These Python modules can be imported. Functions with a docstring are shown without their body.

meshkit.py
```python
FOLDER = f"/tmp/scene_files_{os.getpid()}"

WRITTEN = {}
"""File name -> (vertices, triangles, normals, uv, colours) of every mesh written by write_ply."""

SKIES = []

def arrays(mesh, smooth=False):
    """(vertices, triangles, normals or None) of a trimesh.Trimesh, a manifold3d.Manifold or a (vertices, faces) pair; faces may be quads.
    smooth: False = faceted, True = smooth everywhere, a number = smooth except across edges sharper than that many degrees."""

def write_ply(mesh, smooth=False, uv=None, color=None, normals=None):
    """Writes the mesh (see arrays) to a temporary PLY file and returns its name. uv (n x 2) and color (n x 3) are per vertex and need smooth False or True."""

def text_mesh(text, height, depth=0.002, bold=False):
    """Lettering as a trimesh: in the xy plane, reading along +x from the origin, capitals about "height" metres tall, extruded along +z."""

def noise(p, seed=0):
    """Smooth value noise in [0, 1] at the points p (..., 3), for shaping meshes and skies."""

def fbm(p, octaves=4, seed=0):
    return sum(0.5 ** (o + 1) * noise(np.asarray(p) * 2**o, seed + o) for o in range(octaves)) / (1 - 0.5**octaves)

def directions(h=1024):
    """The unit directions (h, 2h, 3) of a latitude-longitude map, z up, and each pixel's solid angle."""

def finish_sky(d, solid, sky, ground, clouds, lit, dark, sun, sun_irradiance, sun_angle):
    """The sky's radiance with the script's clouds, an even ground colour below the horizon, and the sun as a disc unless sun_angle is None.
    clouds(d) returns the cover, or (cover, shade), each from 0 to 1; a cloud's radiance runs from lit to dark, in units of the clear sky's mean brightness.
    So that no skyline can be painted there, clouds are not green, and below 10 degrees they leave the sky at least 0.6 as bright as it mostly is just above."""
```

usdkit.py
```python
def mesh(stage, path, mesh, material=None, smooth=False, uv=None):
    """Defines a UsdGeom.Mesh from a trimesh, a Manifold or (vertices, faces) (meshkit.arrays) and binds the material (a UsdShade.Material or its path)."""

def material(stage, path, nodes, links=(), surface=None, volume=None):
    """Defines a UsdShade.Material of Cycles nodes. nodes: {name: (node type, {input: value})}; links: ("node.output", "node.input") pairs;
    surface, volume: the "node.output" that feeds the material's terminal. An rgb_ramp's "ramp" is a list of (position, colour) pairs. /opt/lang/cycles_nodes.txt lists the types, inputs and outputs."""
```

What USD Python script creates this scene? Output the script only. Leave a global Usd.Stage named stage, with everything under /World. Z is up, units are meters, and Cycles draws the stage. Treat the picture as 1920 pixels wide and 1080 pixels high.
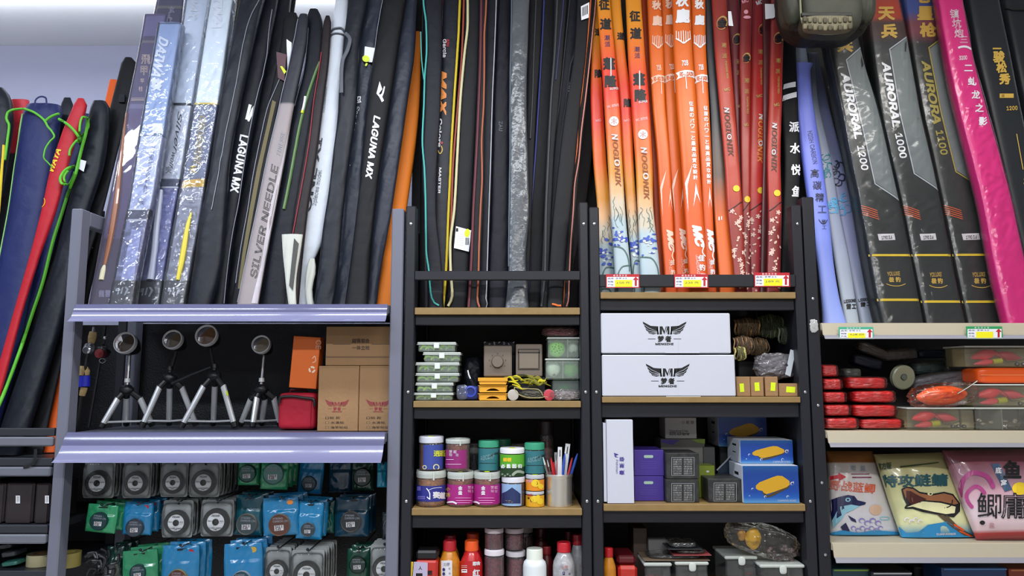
import math, random, glob
import numpy as np
import trimesh, manifold3d as m3d, shapely
from shapely import affinity
from shapely.geometry import Polygon, LineString, Point, box as sbox
from scipy.interpolate import PchipInterpolator
from pxr import Usd, UsdGeom, UsdLux, UsdShade, Gf, Sdf
import usdkit, meshkit

stage = Usd.Stage.CreateInMemory()
UsdGeom.SetStageUpAxis(stage, 'Z'); UsdGeom.SetStageMetersPerUnit(stage, 1.0)
UsdGeom.Xform.Define(stage, '/World')
# ------------------------------------------------------------------ camera
F, DIST, ZC, PITCH = 1387.0, 2.13, 1.40, math.radians(6.8)
cam = UsdGeom.Camera.Define(stage, '/World/camera')
cam.CreateHorizontalApertureAttr(36.0); cam.CreateVerticalApertureAttr(20.25)
cam.CreateFocalLengthAttr(36.0 * F / 1920.0); cam.CreateClippingRangeAttr((0.05, 100.0))
cam.CreateExposureAttr(-0.3)
cam.AddTranslateOp().Set(Gf.Vec3d(0, -DIST, ZC)); cam.AddRotateXOp().Set(90 + math.degrees(PITCH))
# ------------------------------------------------------------------ lights: ceiling tube lamps of the shop (the fixtures hang outside the frame), then an added uplight
def rect_light(name, x, y, z, w, h, power, color, rx=0):
    l = UsdLux.RectLight.Define(stage, '/World/' + name)
    l.CreateWidthAttr(w); l.CreateHeightAttr(h); l.CreateIntensityAttr(power); l.CreateColorAttr(Gf.Vec3f(*color))
    l.AddTranslateOp().Set(Gf.Vec3d(x, y, z)); l.AddRotateXOp().Set(rx)
COOL, NEUT = (0.80, 0.88, 1.0), (1.0, 0.97, 0.92)
for i, (x, y, c) in enumerate([(-1.75, -0.75, COOL), (-0.35, -0.75, (0.9, 0.94, 1)), (1.05, -0.75, NEUT),
                               (-1.75, -2.5, COOL), (-0.35, -2.5, (0.9, 0.94, 1)), (1.05, -2.5, NEUT),
                               (-1.0, -4.3, COOL), (1.0, -4.3, NEUT)]):
    rect_light('ceiling_lamp' + ('_%03d' % i if i else ''), x, y, 2.90, 1.2, 0.16, (38.0, 74.0, 46.0)[min(2, i // 3)], c)
rect_light('added_uplight', 0, .62, 2.84, 7.6, .08, 26.0, (.92, .95, 1.0), 180)  # added light with no known fixture; brightens the ceiling strip near the wall
dome = UsdLux.DomeLight.Define(stage, '/World/ambient'); dome.CreateIntensityAttr(0.03)

# ------------------------------------------------------------------ helpers
cT, sT = math.cos(PITCH), math.sin(PITCH)
EYE = np.array([0, -DIST, ZC])
def P(px, py, y=0.0):
    """the point of the plane Y = y that stands at this place of the 1920 x 1080 photograph"""
    px, py, y = np.broadcast_arrays(np.asarray(px, float), np.asarray(py, float), np.asarray(y, float))
    dx, dy = (px - 960) / F, (540 - py) / F
    t = (y + DIST) / (cT - dy * sT)
    return np.stack([t * dx, y, ZC + t * (sT + dy * cT)], -1)
def rays(px, py):
    d = P(px, py, 0.0) - EYE
    return d / np.linalg.norm(d, axis=-1, keepdims=True)
def onz(px, y, z):
    """point at height z and depth y under image column px"""
    v = (z - ZC); d = y + DIST
    t = cT * d + sT * v
    return np.array([(px - 960) / F * t, y, z])
def rowof(z, y):
    """image row of height z at depth y"""
    d, v = y + DIST, z - ZC
    return 540 - F * (cT * v - sT * d) / (cT * d + sT * v)
def hexc(h):
    h = h.lstrip('#'); c = [int(h[i:i + 2], 16) / 255 for i in (0, 2, 4)]
    return tuple(x / 12.92 if x <= 0.04045 else ((x + 0.055) / 1.055) ** 2.4 for x in c)
_mats = {}
def M(key, color=None, rough=0.5, metal=0.0, spec=0.5, bump=None, coat=0.0, sheen=0.0, vary=0.0, emis=None, noise=None):
    if key in _mats: return _mats[key]
    col = hexc(color)
    nodes = {'p': ('principled_bsdf', dict(base_color=col, roughness=rough, metallic=metal, specular_ior_level=spec, coat_weight=coat, sheen_weight=sheen))}
    links = []
    if bump or vary or noise:
        nodes['tc'] = ('texture_coordinate', {})
    if bump:
        sc, st = bump[0], bump[1]
        stretch = bump[2] if len(bump) > 2 else (1, 1, 1)
        nodes['mp'] = ('mapping', {'scale': stretch}); nodes['n'] = ('noise_texture', {'scale': sc, 'detail': 3.0})
        nodes['b'] = ('bump', {'strength': st, 'distance': 0.01})
        links += [('tc.object', 'mp.vector'), ('mp.vector', 'n.vector'), ('n.fac', 'b.height'), ('b.normal', 'p.normal')]
    if vary:
        nodes['n2'] = ('noise_texture', {'scale': noise or 30.0, 'detail': 4.0})
        lo, hi = tuple(c * (1 - vary) for c in col), tuple(min(1, c * (1 + vary)) for c in col)
        nodes['r'] = ('rgb_ramp', {'ramp': [(0.3, lo), (0.7, hi)]})
        links += [('tc.object', 'n2.vector'), ('n2.fac', 'r.fac'), ('r.color', 'p.base_color')]
    _mats[key] = usdkit.material(stage, '/World/Looks/' + key, nodes, links, surface='p.BSDF')
    return _mats[key]
def ramp_mat(key, stops, rough=0.5, spec=0.5, bump=None, coat=0.0, axis='y', interp=True):
    """colour that runs along the length of the thing (its own coordinate, print and dye, plus glare painted into some inserts)"""
    if key in _mats: return _mats[key]
    nodes = {'tc': ('texture_coordinate', {}), 's': ('separate_xyz', {}), 'r': ('rgb_ramp', {'ramp': [(a, hexc(c)) for a, c in stops], 'interpolate': interp}),
             'p': ('principled_bsdf', dict(roughness=rough, specular_ior_level=spec, coat_weight=coat))}
    links = [('tc.UV', 's.vector'), ('s.' + axis, 'r.fac'), ('r.color', 'p.base_color')]
    if bump:
        nodes['n'] = ('noise_texture', {'scale': bump[0], 'detail': 3.0}); nodes['b'] = ('bump', {'strength': bump[1], 'distance': 0.01})
        links += [('tc.object', 'n.vector'), ('n.fac', 'b.height'), ('b.normal', 'p.normal')]
    _mats[key] = usdkit.material(stage, '/World/Looks/' + key, nodes, links, surface='p.BSDF')
    return _mats[key]
def film(key, haze=0.1, tint='ffffff', rough=0.08, bump=(60, 0.6), hazecol='ffffff', ior=1.5, boost=1.0):
    """thin clear plastic: mostly see-through, with a mirror-like sheen and a little milky haze"""
    if key in _mats: return _mats[key]
    nodes = {'t': ('transparent_bsdf', {'color': hexc(tint)}), 'd': ('diffuse_bsdf', {'color': hexc(hazecol)}), 'g': ('glossy_bsdf', {'color': (1, 1, 1), 'roughness': rough}),
             'f': ('fresnel', {'IOR': ior}), 'fm': ('math', {'math_type': 'multiply', 'value2': boost, 'use_clamp': True}), 'm1': ('mix_closure', {'fac': haze}), 'm2': ('mix_closure', {})}
    links = [('t.BSDF', 'm1.closure1'), ('d.BSDF', 'm1.closure2'), ('m1.closure', 'm2.closure1'), ('g.BSDF', 'm2.closure2'), ('f.fac', 'fm.value1'), ('fm.value', 'm2.fac')]
    if bump:
        nodes.update({'tc': ('texture_coordinate', {}), 'n': ('noise_texture', {'scale': bump[0], 'detail': 2.0, 'distortion': 0.6}), 'b': ('bump', {'strength': bump[1], 'distance': 0.01})})
        links += [('tc.object', 'n.vector'), ('n.fac', 'b.height'), ('b.normal', 'g.normal'), ('b.normal', 'f.normal')]
    _mats[key] = usdkit.material(stage, '/World/Looks/' + key, nodes, links, surface='m2.closure')
    return _mats[key]

_names = {}
def numbered(parent, name):
    k = (parent, name); n = _names.get(k, 0); _names[k] = n + 1
    return name if n == 0 else '%s_%03d' % (name, n)
def meta(prim, label=None, cat=None, group=None, kind=None):
    for k, v in (('label', label), ('category', cat), ('group', group), ('kind', kind)):
        if v: prim.SetCustomDataByKey(k, v)
PRINTED = {'lettering', 'print', 'logo', 'emblem', 'band', 'price_sticker', 'mark', 'barcode', 'foot_rail', 'frame_line', 'side_print'}
def clusters(v, f, gap=.011):
    """a print as its separate words and marks"""
    import scipy.sparse as sp
    n = len(v); e = np.vstack([f[:, [0, 1]], f[:, [1, 2]]]); k, lab = sp.csgraph.connected_components(sp.coo_matrix((np.ones(len(e)), (e[:, 0], e[:, 1])), (n, n)), False)
    if k < 2 or k > 500: return [(v, f)]
    lo, hi = np.full((k, 3), 9e9), np.full((k, 3), -9e9); np.minimum.at(lo, lab, v); np.maximum.at(hi, lab, v)
    d = np.maximum(np.maximum(lo[:, None] - hi[None], lo[None] - hi[:, None]), 0).max(-1)
    m, gl = sp.csgraph.connected_components(sp.coo_matrix(d < gap), False); fl = gl[lab[f[:, 0]]]; out = []
    for i in range(m):
        g = f[fl == i]; u, inv = np.unique(g, return_inverse=True); out.append((v[u], inv.reshape(-1, 3)))
    return out
class T:
    """a thing: an Xform at its base whose children are its parts (given in world coordinates)"""
    def __init__(s, name, label=None, cat=None, base=(0, 0, 0), group=None, kind=None):
        s.path = '/World/' + numbered('/World', name); s.base = np.asarray(base, float)
        x = UsdGeom.Xform.Define(stage, s.path); x.AddTranslateOp().Set(Gf.Vec3d(*map(float, s.base)))
        s.prim = x.GetPrim(); meta(s.prim, label, cat, group, kind)
    def part(s, name, mesh, mat, smooth=35, label=None, under=None, uv=None, kind=None):
        v, f = va(mesh)
        if name in PRINTED and uv is None and kind is None:
            got = clusters(v, f)
            if 1 < len(got) <= 14:
                for g in got: s.part(name + ' ', g, mat, smooth, label, under)
                return
        name = name.strip(); up = under or s.path
        path = up + '/' + numbered(up, name)
        m = usdkit.mesh(stage, path, (v - s.base, f), mat, smooth if uv is None else True, uv)
        meta(m.GetPrim(), label, None, None, kind)
        return path
def single(name, mesh, mat, label, cat, group=None, smooth=35, kind=None, uv=None):
    v, f = va(mesh)
    b = np.array([(v[:, 0].min() + v[:, 0].max()) / 2, (v[:, 1].min() + v[:, 1].max()) / 2, v[:, 2].min()])
    path = '/World/' + numbered('/World', name)
    m = usdkit.mesh(stage, path, (v - b, f), mat, smooth if uv is None else True, uv)
    m.AddTranslateOp().Set(Gf.Vec3d(*map(float, b))); meta(m.GetPrim(), label, cat, group, kind)
    return path
def dup(src, delta, label, group=None, rot=None):
    """a copy of a thing, with its parts, moved by delta"""
    was = src.prim.GetCustomData(); nm = src.path.split('/')[-1]
    nm = nm[:-4] if nm[-4:-3] == '_' and nm[-3:].isdigit() else nm
    path = '/World/' + numbered('/World', nm)
    x = UsdGeom.Xform.Define(stage, path)
    x.GetPrim().GetReferences().AddInternalReference(src.path); x.GetPrim().SetInstanceable(True)
    x.ClearXformOpOrder(); x.AddTranslateOp().Set(Gf.Vec3d(*map(float, src.base + np.asarray(delta))))
    if rot: x.AddRotateXYZOp().Set(Gf.Vec3f(*rot))
    meta(x.GetPrim(), label, was.get('category'), group or was.get('group'))

def va(mesh):
    if isinstance(mesh, list):
        vs, fs, n = [], [], 0
        for m in mesh:
            v, f = va(m); vs.append(v); fs.append(f + n); n += len(v)
        return np.vstack(vs), np.vstack(fs)
    v, f, _ = meshkit.arrays(mesh)
    return np.asarray(v, float), np.asarray(f, int)
def bx(x0, x1, y0, y1, z0, z1, b=0.0015):
    b = min(b, abs(x1 - x0) * .3, abs(y1 - y0) * .3, abs(z1 - z0) * .3)
    pts = []
    for sx in (0, 1):
        for sy in (0, 1):
            for sz in (0, 1):
                c = np.array([(x0, x1)[sx], (y0, y1)[sy], (z0, z1)[sz]], float)
                d = np.array([b * (1 - 2 * sx), b * (1 - 2 * sy), b * (1 - 2 * sz)])
                for k in range(3):
                    q = c + d; q[k] = c[k]; pts.append(q)
    return m3d.Manifold.hull_points(np.array(pts))
def bxp(px0, py0, px1, py1, y, dep, b=0.0015, z0=None):
    """a box whose front face fills that rectangle of the photograph at depth y"""
    a, c = P(px0, py0, y), P(px1, py1, y); m = P((px0 + px1) / 2, (py0 + py1) / 2, y)
    x0, x1 = P(px0, (py0 + py1) / 2, y)[0], P(px1, (py0 + py1) / 2, y)[0]
    return bx(x0, x1, y, y + dep, c[2] if z0 is None else z0, a[2], b)
def xf(mesh, rot=(0, 0, 0), about=None, move=(0, 0, 0)):
    v, f = va(mesh)
    a = v.mean(0) if about is None else np.asarray(about, float)
    R = trimesh.transformations.euler_matrix(*[math.radians(r) for r in rot])[:3, :3]
    return ((v - a) @ R.T + a + np.asarray(move, float), f)
def tube(pts, r, n=8, cap=True, flat=1.0):
    p = np.asarray(pts, float); k = len(p)
    t = np.gradient(p, axis=0); t /= np.linalg.norm(t, axis=1, keepdims=True) + 1e-12
    ref = np.array([0, 1.0, 0]) if abs(t[:, 1]).max() < .9 else np.array([1.0, 0, 0.01])
    a = np.cross(t, ref); a /= np.linalg.norm(a, axis=1, keepdims=True) + 1e-12
    b = np.cross(t, a); ang = np.arange(n) * 2 * np.pi / n
    r = np.broadcast_to(r, (k,))
    v = (p[:, None] + r[:, None, None] * (np.cos(ang)[None, :, None] * a[:, None] + flat * np.sin(ang)[None, :, None] * b[:, None])).reshape(-1, 3)
    i, j = np.meshgrid(np.arange(k - 1), np.arange(n), indexing='ij')
    q = np.stack([i * n + j, i * n + (j + 1) % n, (i + 1) * n + (j + 1) % n, (i + 1) * n + j], -1).reshape(-1, 4)
    f = [np.vstack([q[:, [0, 1, 2]], q[:, [0, 2, 3]]])]
    if cap:
        v = np.vstack([v, p[0], p[-1]]); N = k * n
        jj = np.arange(n)
        f += [np.stack([np.full(n, N), (jj + 1) % n, jj], 1), np.stack([np.full(n, N + 1), (k - 1) * n + jj, (k - 1) * n + (jj + 1) % n], 1)]
    return v, np.vstack(f)[:, ::-1]
def spline(pts, n=40):
    p = np.asarray(pts, float); d = np.r_[0, np.cumsum(np.linalg.norm(np.diff(p, axis=0), axis=1) + 1e-9)]
    return np.stack([PchipInterpolator(d, p[:, k])(np.linspace(0, d[-1], n)) for k in range(p.shape[1])], 1)
def lathe(prof, c, n=36, axis='z'):
    """profile of (radius, height) turned about the vertical through c"""
    prof = np.asarray(prof, float); k = len(prof); a = np.arange(n) * 2 * np.pi / n
    v = np.stack([prof[:, 0, None] * np.cos(a), prof[:, 0, None] * np.sin(a), np.broadcast_to(prof[:, 1, None], (k, n))], -1).reshape(-1, 3)
    i, j = np.meshgrid(np.arange(k - 1), np.arange(n), indexing='ij')
    q = np.stack([i * n + j, i * n + (j + 1) % n, (i + 1) * n + (j + 1) % n, (i + 1) * n + j], -1).reshape(-1, 4)
    if axis == 'y': v = v[:, [0, 2, 1]] * [1, -1, 1]   # heights run towards the viewer
    return v + np.asarray(c, float), np.vstack([q[:, [0, 1, 2]], q[:, [0, 2, 3]]])
def blob(c, r, seed=0, amp=0.15, freq=3.0, sub=3, flat=None):
    m = trimesh.creation.icosphere(sub); v = np.array(m.vertices)
    d = 1 + amp * 2 * (meshkit.fbm(v * freq + 7.1 * seed + 50, 3, seed) - .5)
    v = v * d[:, None] * np.asarray(r, float)
    if flat is not None: v[:, 2] = np.maximum(v[:, 2], flat)
    return v + np.asarray(c, float), np.array(m.faces)
def cube_round(c, half, p=4.0, seed=None, amp=0.0, freq=4.0, sub=4):
    """a soft box (superellipsoid), optionally creased"""
    m = trimesh.creation.icosphere(sub); v = np.array(m.vertices)
    k = (np.abs(v) ** p).sum(1) ** (-1 / p); v = v * k[:, None]
    if amp: v = v * (1 + amp * 2 * (meshkit.fbm(v * freq + 60 + (seed or 0), 3, seed or 0) - .5))[:, None]
    return v * np.asarray(half, float) + np.asarray(c, float), np.array(m.faces)

# ------------------------------------------------------------------ lettering
from PIL import ImageFont
_FD = '/opt/blender-*/*/datafiles/fonts/'
_fonts = {'l': ImageFont.truetype(glob.glob(_FD + 'Inter.woff2')[0], 64), 'c': ImageFont.truetype(glob.glob(_FD + 'Noto Sans CJK Regular.woff2')[0], 64)}
_gl = {}
def glyphs(text, bold=0, italic=0.0):
    """the outline of a line of text: baseline at y = 0, capitals 1 high, starting at x = 0"""
    key = (text, bold, italic)
    if key in _gl: return _gl[key]
    cjk = any(ord(c) > 0x2000 for c in text); font = _fonts['c' if cjk else 'l']
    x0, y0, x1, y1 = font.getbbox(text, anchor='ls', stroke_width=bold)
    m = font.getmask(text, mode='L', anchor='ls', stroke_width=bold); w, h = m.size
    on = np.array(list(m), np.uint8).reshape(h, w) > 110
    on = np.pad(on, ((0, 0), (1, 1))).astype(np.int8)
    rr, ss = np.nonzero(np.diff(on, axis=1) == 1); ee = np.nonzero(np.diff(on, axis=1) == -1)[1]
    g = shapely.union_all(shapely.box(ss, -rr - 1, ee, -rr)).buffer(0.6).buffer(-0.6).simplify(0.8)
    s = 1 / 46.0 if not cjk else 1 / 56.0
    g = affinity.affine_transform(g, [s, 0, 0, s, x0 * s, -y0 * s])
    if cjk: g = affinity.translate(g, 0, 0.12)
    if italic: g = affinity.affine_transform(g, [1, italic, 0, 1, 0, 0])
    g = affinity.translate(g, -g.bounds[0], 0)
    _gl[key] = g
    return g
def line(text, p1, p2, h, bold=0, italic=0.0):
    """text along p1 -> p2 (photograph pixels), letters h pixels tall, their tops to the left of the direction of reading"""
    g = glyphs(text, bold, italic); W = g.bounds[2]
    p1, p2 = np.asarray(p1, float), np.asarray(p2, float); d = p2 - p1; L = np.hypot(*d); e = d / L
    n = np.array([e[1], -e[0]])
    return affinity.affine_transform(g, [e[0] * L / W, n[0] * h, e[1] * L / W, n[1] * h, p1[0], p1[1]])
def stack(text, p1, p2, w, bold=0, wide=1.0):
    """upright characters one below another, centred on the line p1 -> p2, each w pixels wide"""
    out = []; n = len(text)
    for i, c in enumerate(text):
        t = i / max(1, n - 1); q = (1 - t) * np.asarray(p1, float) + t * np.asarray(p2, float)
        g = glyphs(c, bold); b = g.bounds
        g = affinity.translate(g, -(b[0] + b[2]) / 2, -(b[1] + b[3]) / 2); k = w / max(b[2] - b[0], b[3] - b[1])
        out.append(affinity.affine_transform(g, [k * wide, 0, 0, -k, q[0], q[1]]))
    return out
def stroke(pts, w, n=24):
    return LineString(spline(pts, n)).buffer(w / 2, quad_segs=3)
def polys(geo):
    if isinstance(geo, (list, tuple)): return [q for g in geo for q in polys(g)]
    if geo.is_empty: return []
    if not geo.is_valid: return polys(geo.buffer(0))
    if geo.geom_type == 'Polygon': return [geo]
    return [q for g in getattr(geo, 'geoms', []) for q in polys(g)]
def decal(geo, S, cell=None):
    """flat print: polygons given in photograph pixels, laid on the surface S(px, py) -> points"""
    vs, fs, n = [], [], 0
    for g in polys(geo):
        cells = [g]
        if cell:
            x0, y0, x1, y1 = g.bounds
            if x1 - x0 > cell * 1.2 or y1 - y0 > cell * 6:
                cells = []
                for a in np.arange(x0, x1, cell):
                    for b in np.arange(y0, y1, cell * 5):
                        cells += polys(g.intersection(sbox(a, b, a + cell, b + cell * 5)))
        for q in cells:
            if q.area < 1e-9: continue
            v, f = trimesh.creation.triangulate_polygon(q, engine='earcut')
            if not len(f): continue
            v3 = S(v[:, 0], v[:, 1]); nrm = np.cross(v3[f[0, 1]] - v3[f[0, 0]], v3[f[0, 2]] - v3[f[0, 0]])
            if nrm @ (EYE - v3[f[0, 0]]) < 0: f = f[:, ::-1]
            vs.append(v3); fs.append(f + n); n += len(v3)
    v, f = np.vstack(vs), np.vstack(fs); used, inv = np.unique(f, return_inverse=True)
    return v[used], inv.reshape(-1, 3)
def on_plane(y, off=0.0006):
    return lambda px, py: P(px, py, y - off)
def on_cyl(cx, cy, r, off=0.0005):
    def S(px, py):
        d = rays(px, py); R = r + off
        ox, oy = EYE[0] - cx, EYE[1] - cy
        a = d[..., 0] ** 2 + d[..., 1] ** 2; b = 2 * (ox * d[..., 0] + oy * d[..., 1]); c = ox * ox + oy * oy - R * R
        t = (-b - np.sqrt(np.maximum(b * b - 4 * a * c, 0))) / (2 * a)
        q = EYE + d * t[..., None]
        return q
    return S
def rect(x0, y0, x1, y1): return sbox(x0, y0, x1, y1)
def quad(*p): return Polygon(p)
def ell(cx, cy, rx, ry, rot=0): return affinity.rotate(affinity.scale(Point(cx, cy).buffer(1, quad_segs=8), rx, ry), rot)

# ------------------------------------------------------------------ long soft or boxy things that stand and lean
class Bag:
    """a long case that leans back: st = [(row, left column, right column), ...] of the photograph, from y1 deep at its top to y0 at its foot"""
    def __init__(s, st, y0, y1, zfoot=None, tk=0.5, p=2.6, wr=0.0, seed=0, grow=0.0, nf=13, step=0.02, wk=(1.0, 1.0), flat_top=True, trim=None):
        st = np.asarray(st, float); rows = st[:, 0]
        s.r0, s.r1 = rows[0], rows[-1]
        ydep = lambda r: y1 + (y0 - y1) * (r - s.r0) / (s.r1 - s.r0)
        y = ydep(rows); mid = P((st[:, 1] + st[:, 2]) / 2, rows, y); hw = (P(st[:, 2], rows, y)[:, 0] - P(st[:, 1], rows, y)[:, 0]) / 2 + grow
        if zfoot is not None: mid[-1, 2] = zfoot + .0015
        q = (rows - s.r0) / (s.r1 - s.r0)
        s.C = PchipInterpolator(q, mid); s.H = PchipInterpolator(q, hw); s.ml = PchipInterpolator(rows, (st[:, 1] + st[:, 2]) / 2); s.mw = PchipInterpolator(rows, (st[:, 2] - st[:, 1]) / 2)
        s.tk, s.p, s.wr, s.seed, s.nf, s.step, s.wk, s.grow = tk, p, wr, seed, nf, step, wk, grow
        s.L = abs(mid[0, 2] - mid[-1, 2]); s.base = np.array([mid[-1, 0], y0, mid[-1, 2]]); s.flat_top = flat_top
        s.th = float(np.median(hw)) * tk
    def thick(s, q):
        t = np.minimum(s.H(q) * s.tk, s.th * 1.3)
        if not s.flat_top: t = t * np.clip(q * s.L / 0.03, 0.15, 1) ** .5
        return t
    def pt(s, u, q, off=0.0, back=False):
        u, q = np.broadcast_arrays(np.asarray(u, float), np.asarray(q, float)); c = s.C(np.clip(q, 0, 1)); h = s.H(np.clip(q, 0, 1))
        bulge = np.maximum(1 - np.abs(u) ** s.p, 0) ** (1 / s.p)
        th = s.thick(np.clip(q, 0, 1))
        y = c[..., 1] + (1 if back else -1) * th * bulge
        x = c[..., 0] + u * h
        if s.wr and not back:
            k = np.stack([x * 34 * s.wk[0] + s.seed * 3.7, q * s.L * 13 * s.wk[1] + u * 1.2, np.full(u.shape, s.seed * 1.3)], -1)
            n = meshkit.fbm(k + 20, 3, s.seed) - .5
            n = np.abs(n) * 2 - .35
            y = y + s.wr * n * np.clip(2.2 * (1 - np.abs(u)), 0, 1)
            x = x + s.wr * .5 * (meshkit.noise(k[..., [1, 0, 2]] * [.6, .2, 1] + 33, s.seed + 5) - .5) * np.abs(u)
        return np.stack([x, y - off, c[..., 2]], -1)
    def mesh(s, q0=0.0, q1=1.0):
        nv = max(6, int(s.L * (q1 - q0) / s.step)); q = np.linspace(q0, q1, nv)
        uf = -np.cos(np.linspace(0, np.pi, s.nf)); uf = np.sign(uf) * np.abs(uf) ** .85
        ub = uf[-2:0:-2]
        fr = s.pt(uf[None, :], q[:, None]); bk = s.pt(ub[None, :], q[:, None], back=True)
        ring = np.concatenate([fr, bk], 1); n = ring.shape[1]
        uv = np.stack([np.broadcast_to(np.r_[(uf + 1) / 2, (ub + 1) / 2], (nv, n)), np.broadcast_to(q[:, None], (nv, n))], -1).reshape(-1, 2)
        v = ring.reshape(-1, 3)
        i, j = np.meshgrid(np.arange(nv - 1), np.arange(n), indexing='ij')
        f = np.stack([i * n + j, i * n + (j + 1) % n, (i + 1) * n + (j + 1) % n, (i + 1) * n + j], -1).reshape(-1, 4)[:, ::-1]
        f = np.vstack([f[:, [0, 1, 2]], f[:, [0, 2, 3]]])
        for row, flip in ((0, 0), (nv - 1, 1)):
            b = len(v); rim = ring[row]; v = np.vstack([v, rim, rim.mean(0)]); uv = np.vstack([uv, np.tile([0.5, q[row]], (n + 1, 1))]); jj = np.arange(n)
            c = np.stack([np.full(n, b + n), b + jj, b + (jj + 1) % n], 1)
            f = np.vstack([f, c[:, ::-1] if flip else c])
        return v, f, uv
    def S(s, off=0.0016):
        def g(px, py):
            q = (py - s.r0) / (s.r1 - s.r0); u = np.clip((px - s.ml(np.clip(py, s.r0, s.r1))) / s.mw(np.clip(py, s.r0, s.r1)), -.985, .985)
            return s.pt(u, np.clip(q, 0, 1), off)
        return g
    def edge(s, pts, r, lift=0.002, n=60):
        """a cord or welt that runs over the front, through photograph pixels"""
        p = spline(pts, n); return tube(s.S(lift)(p[:, 0], p[:, 1]), r, 6)
_placed = []
_ZG = np.arange(0.7, 3.0, .06)
def _slices(b):
    """sections of a case on a fixed stack of heights: centre x, centre y, half width, half thickness (nan where it does not reach)"""
    q = np.linspace(0, 1, 60); zz = b.C(q)[:, 2]; qq = np.interp(-_ZG, -np.minimum.accumulate(zz), q)
    inside = (_ZG > zz.min() - .03) & (_ZG < zz.max() + .03); c = b.C(qq)
    b.sl = np.where(inside[:, None], np.stack([c[:, 0], c[:, 1], b.H(qq), b.thick(qq)], 1), np.nan)
_U = np.linspace(-1, 1, 17)[None, :]
def _gap(a, b, pad):
    """by how much the two must differ in depth beyond what they do, at the most, per height"""
    A, B = a.sl, b.sl
    hit = np.abs(A[:, 0] - B[:, 0]) < A[:, 2] + B[:, 2]
    if not hit.any(): return None
    A, B = A[hit], B[hit]
    bu = np.maximum(1 - np.abs(_U) ** a.p, 0) ** (1 / a.p) * (A[:, 3:] + pad)
    ub = (A[:, :1] + _U * A[:, 2:3] - B[:, :1]) / B[:, 2:3]
    bb = np.where(np.abs(ub) < 1, np.maximum(1 - np.abs(ub) ** b.p, 0) ** (1 / b.p) * (B[:, 3:] + pad), -9)
    return A[:, 1] - B[:, 1], (bu + bb).max(1)
def settle(st, y0, y1, zfoot, lo=.03, hi=.375, back=False, pad=.0035, **k):
    """slides a case back (or forward) until it no longer cuts into those already standing"""
    k0 = k.get('tk', .5); best = None
    for sc in (1, .65, .4):
        k['tk'] = k0 * sc; dd = 0.0; b = Bag(st, y0, y1, zfoot, **k); _slices(b)
        gaps = [g for g in (_gap(b, o, pad + max(b.wr, o.wr) * .5) for o in _placed) if g is not None]
        for d in [x for i in range(0, 62) for x in ((i * .005, -i * .005) if i else (0,))]:
            if d < (0 if back else -.045): continue
            if min(y0, y1) + d < lo or max(y0, y1) + d > hi: continue
            if all((dy + d > need).all() or (dy + d < -need).all() for dy, need in gaps):
                b = Bag(st, y0 + d, y1 + d, zfoot, **k); _slices(b)
                again = [g for g in (_gap(b, o, pad * .5 + max(b.wr, o.wr) * .4) for o in _placed) if g is not None]
                if not all((dy > need).all() or (dy < -need).all() for dy, need in again): continue
                _placed.append(b); return b
        best = best or b
    if back: return None
    _placed.append(best); SETTLE_FAIL.append(st[0]); return best
SETTLE_FAIL = []
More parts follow.
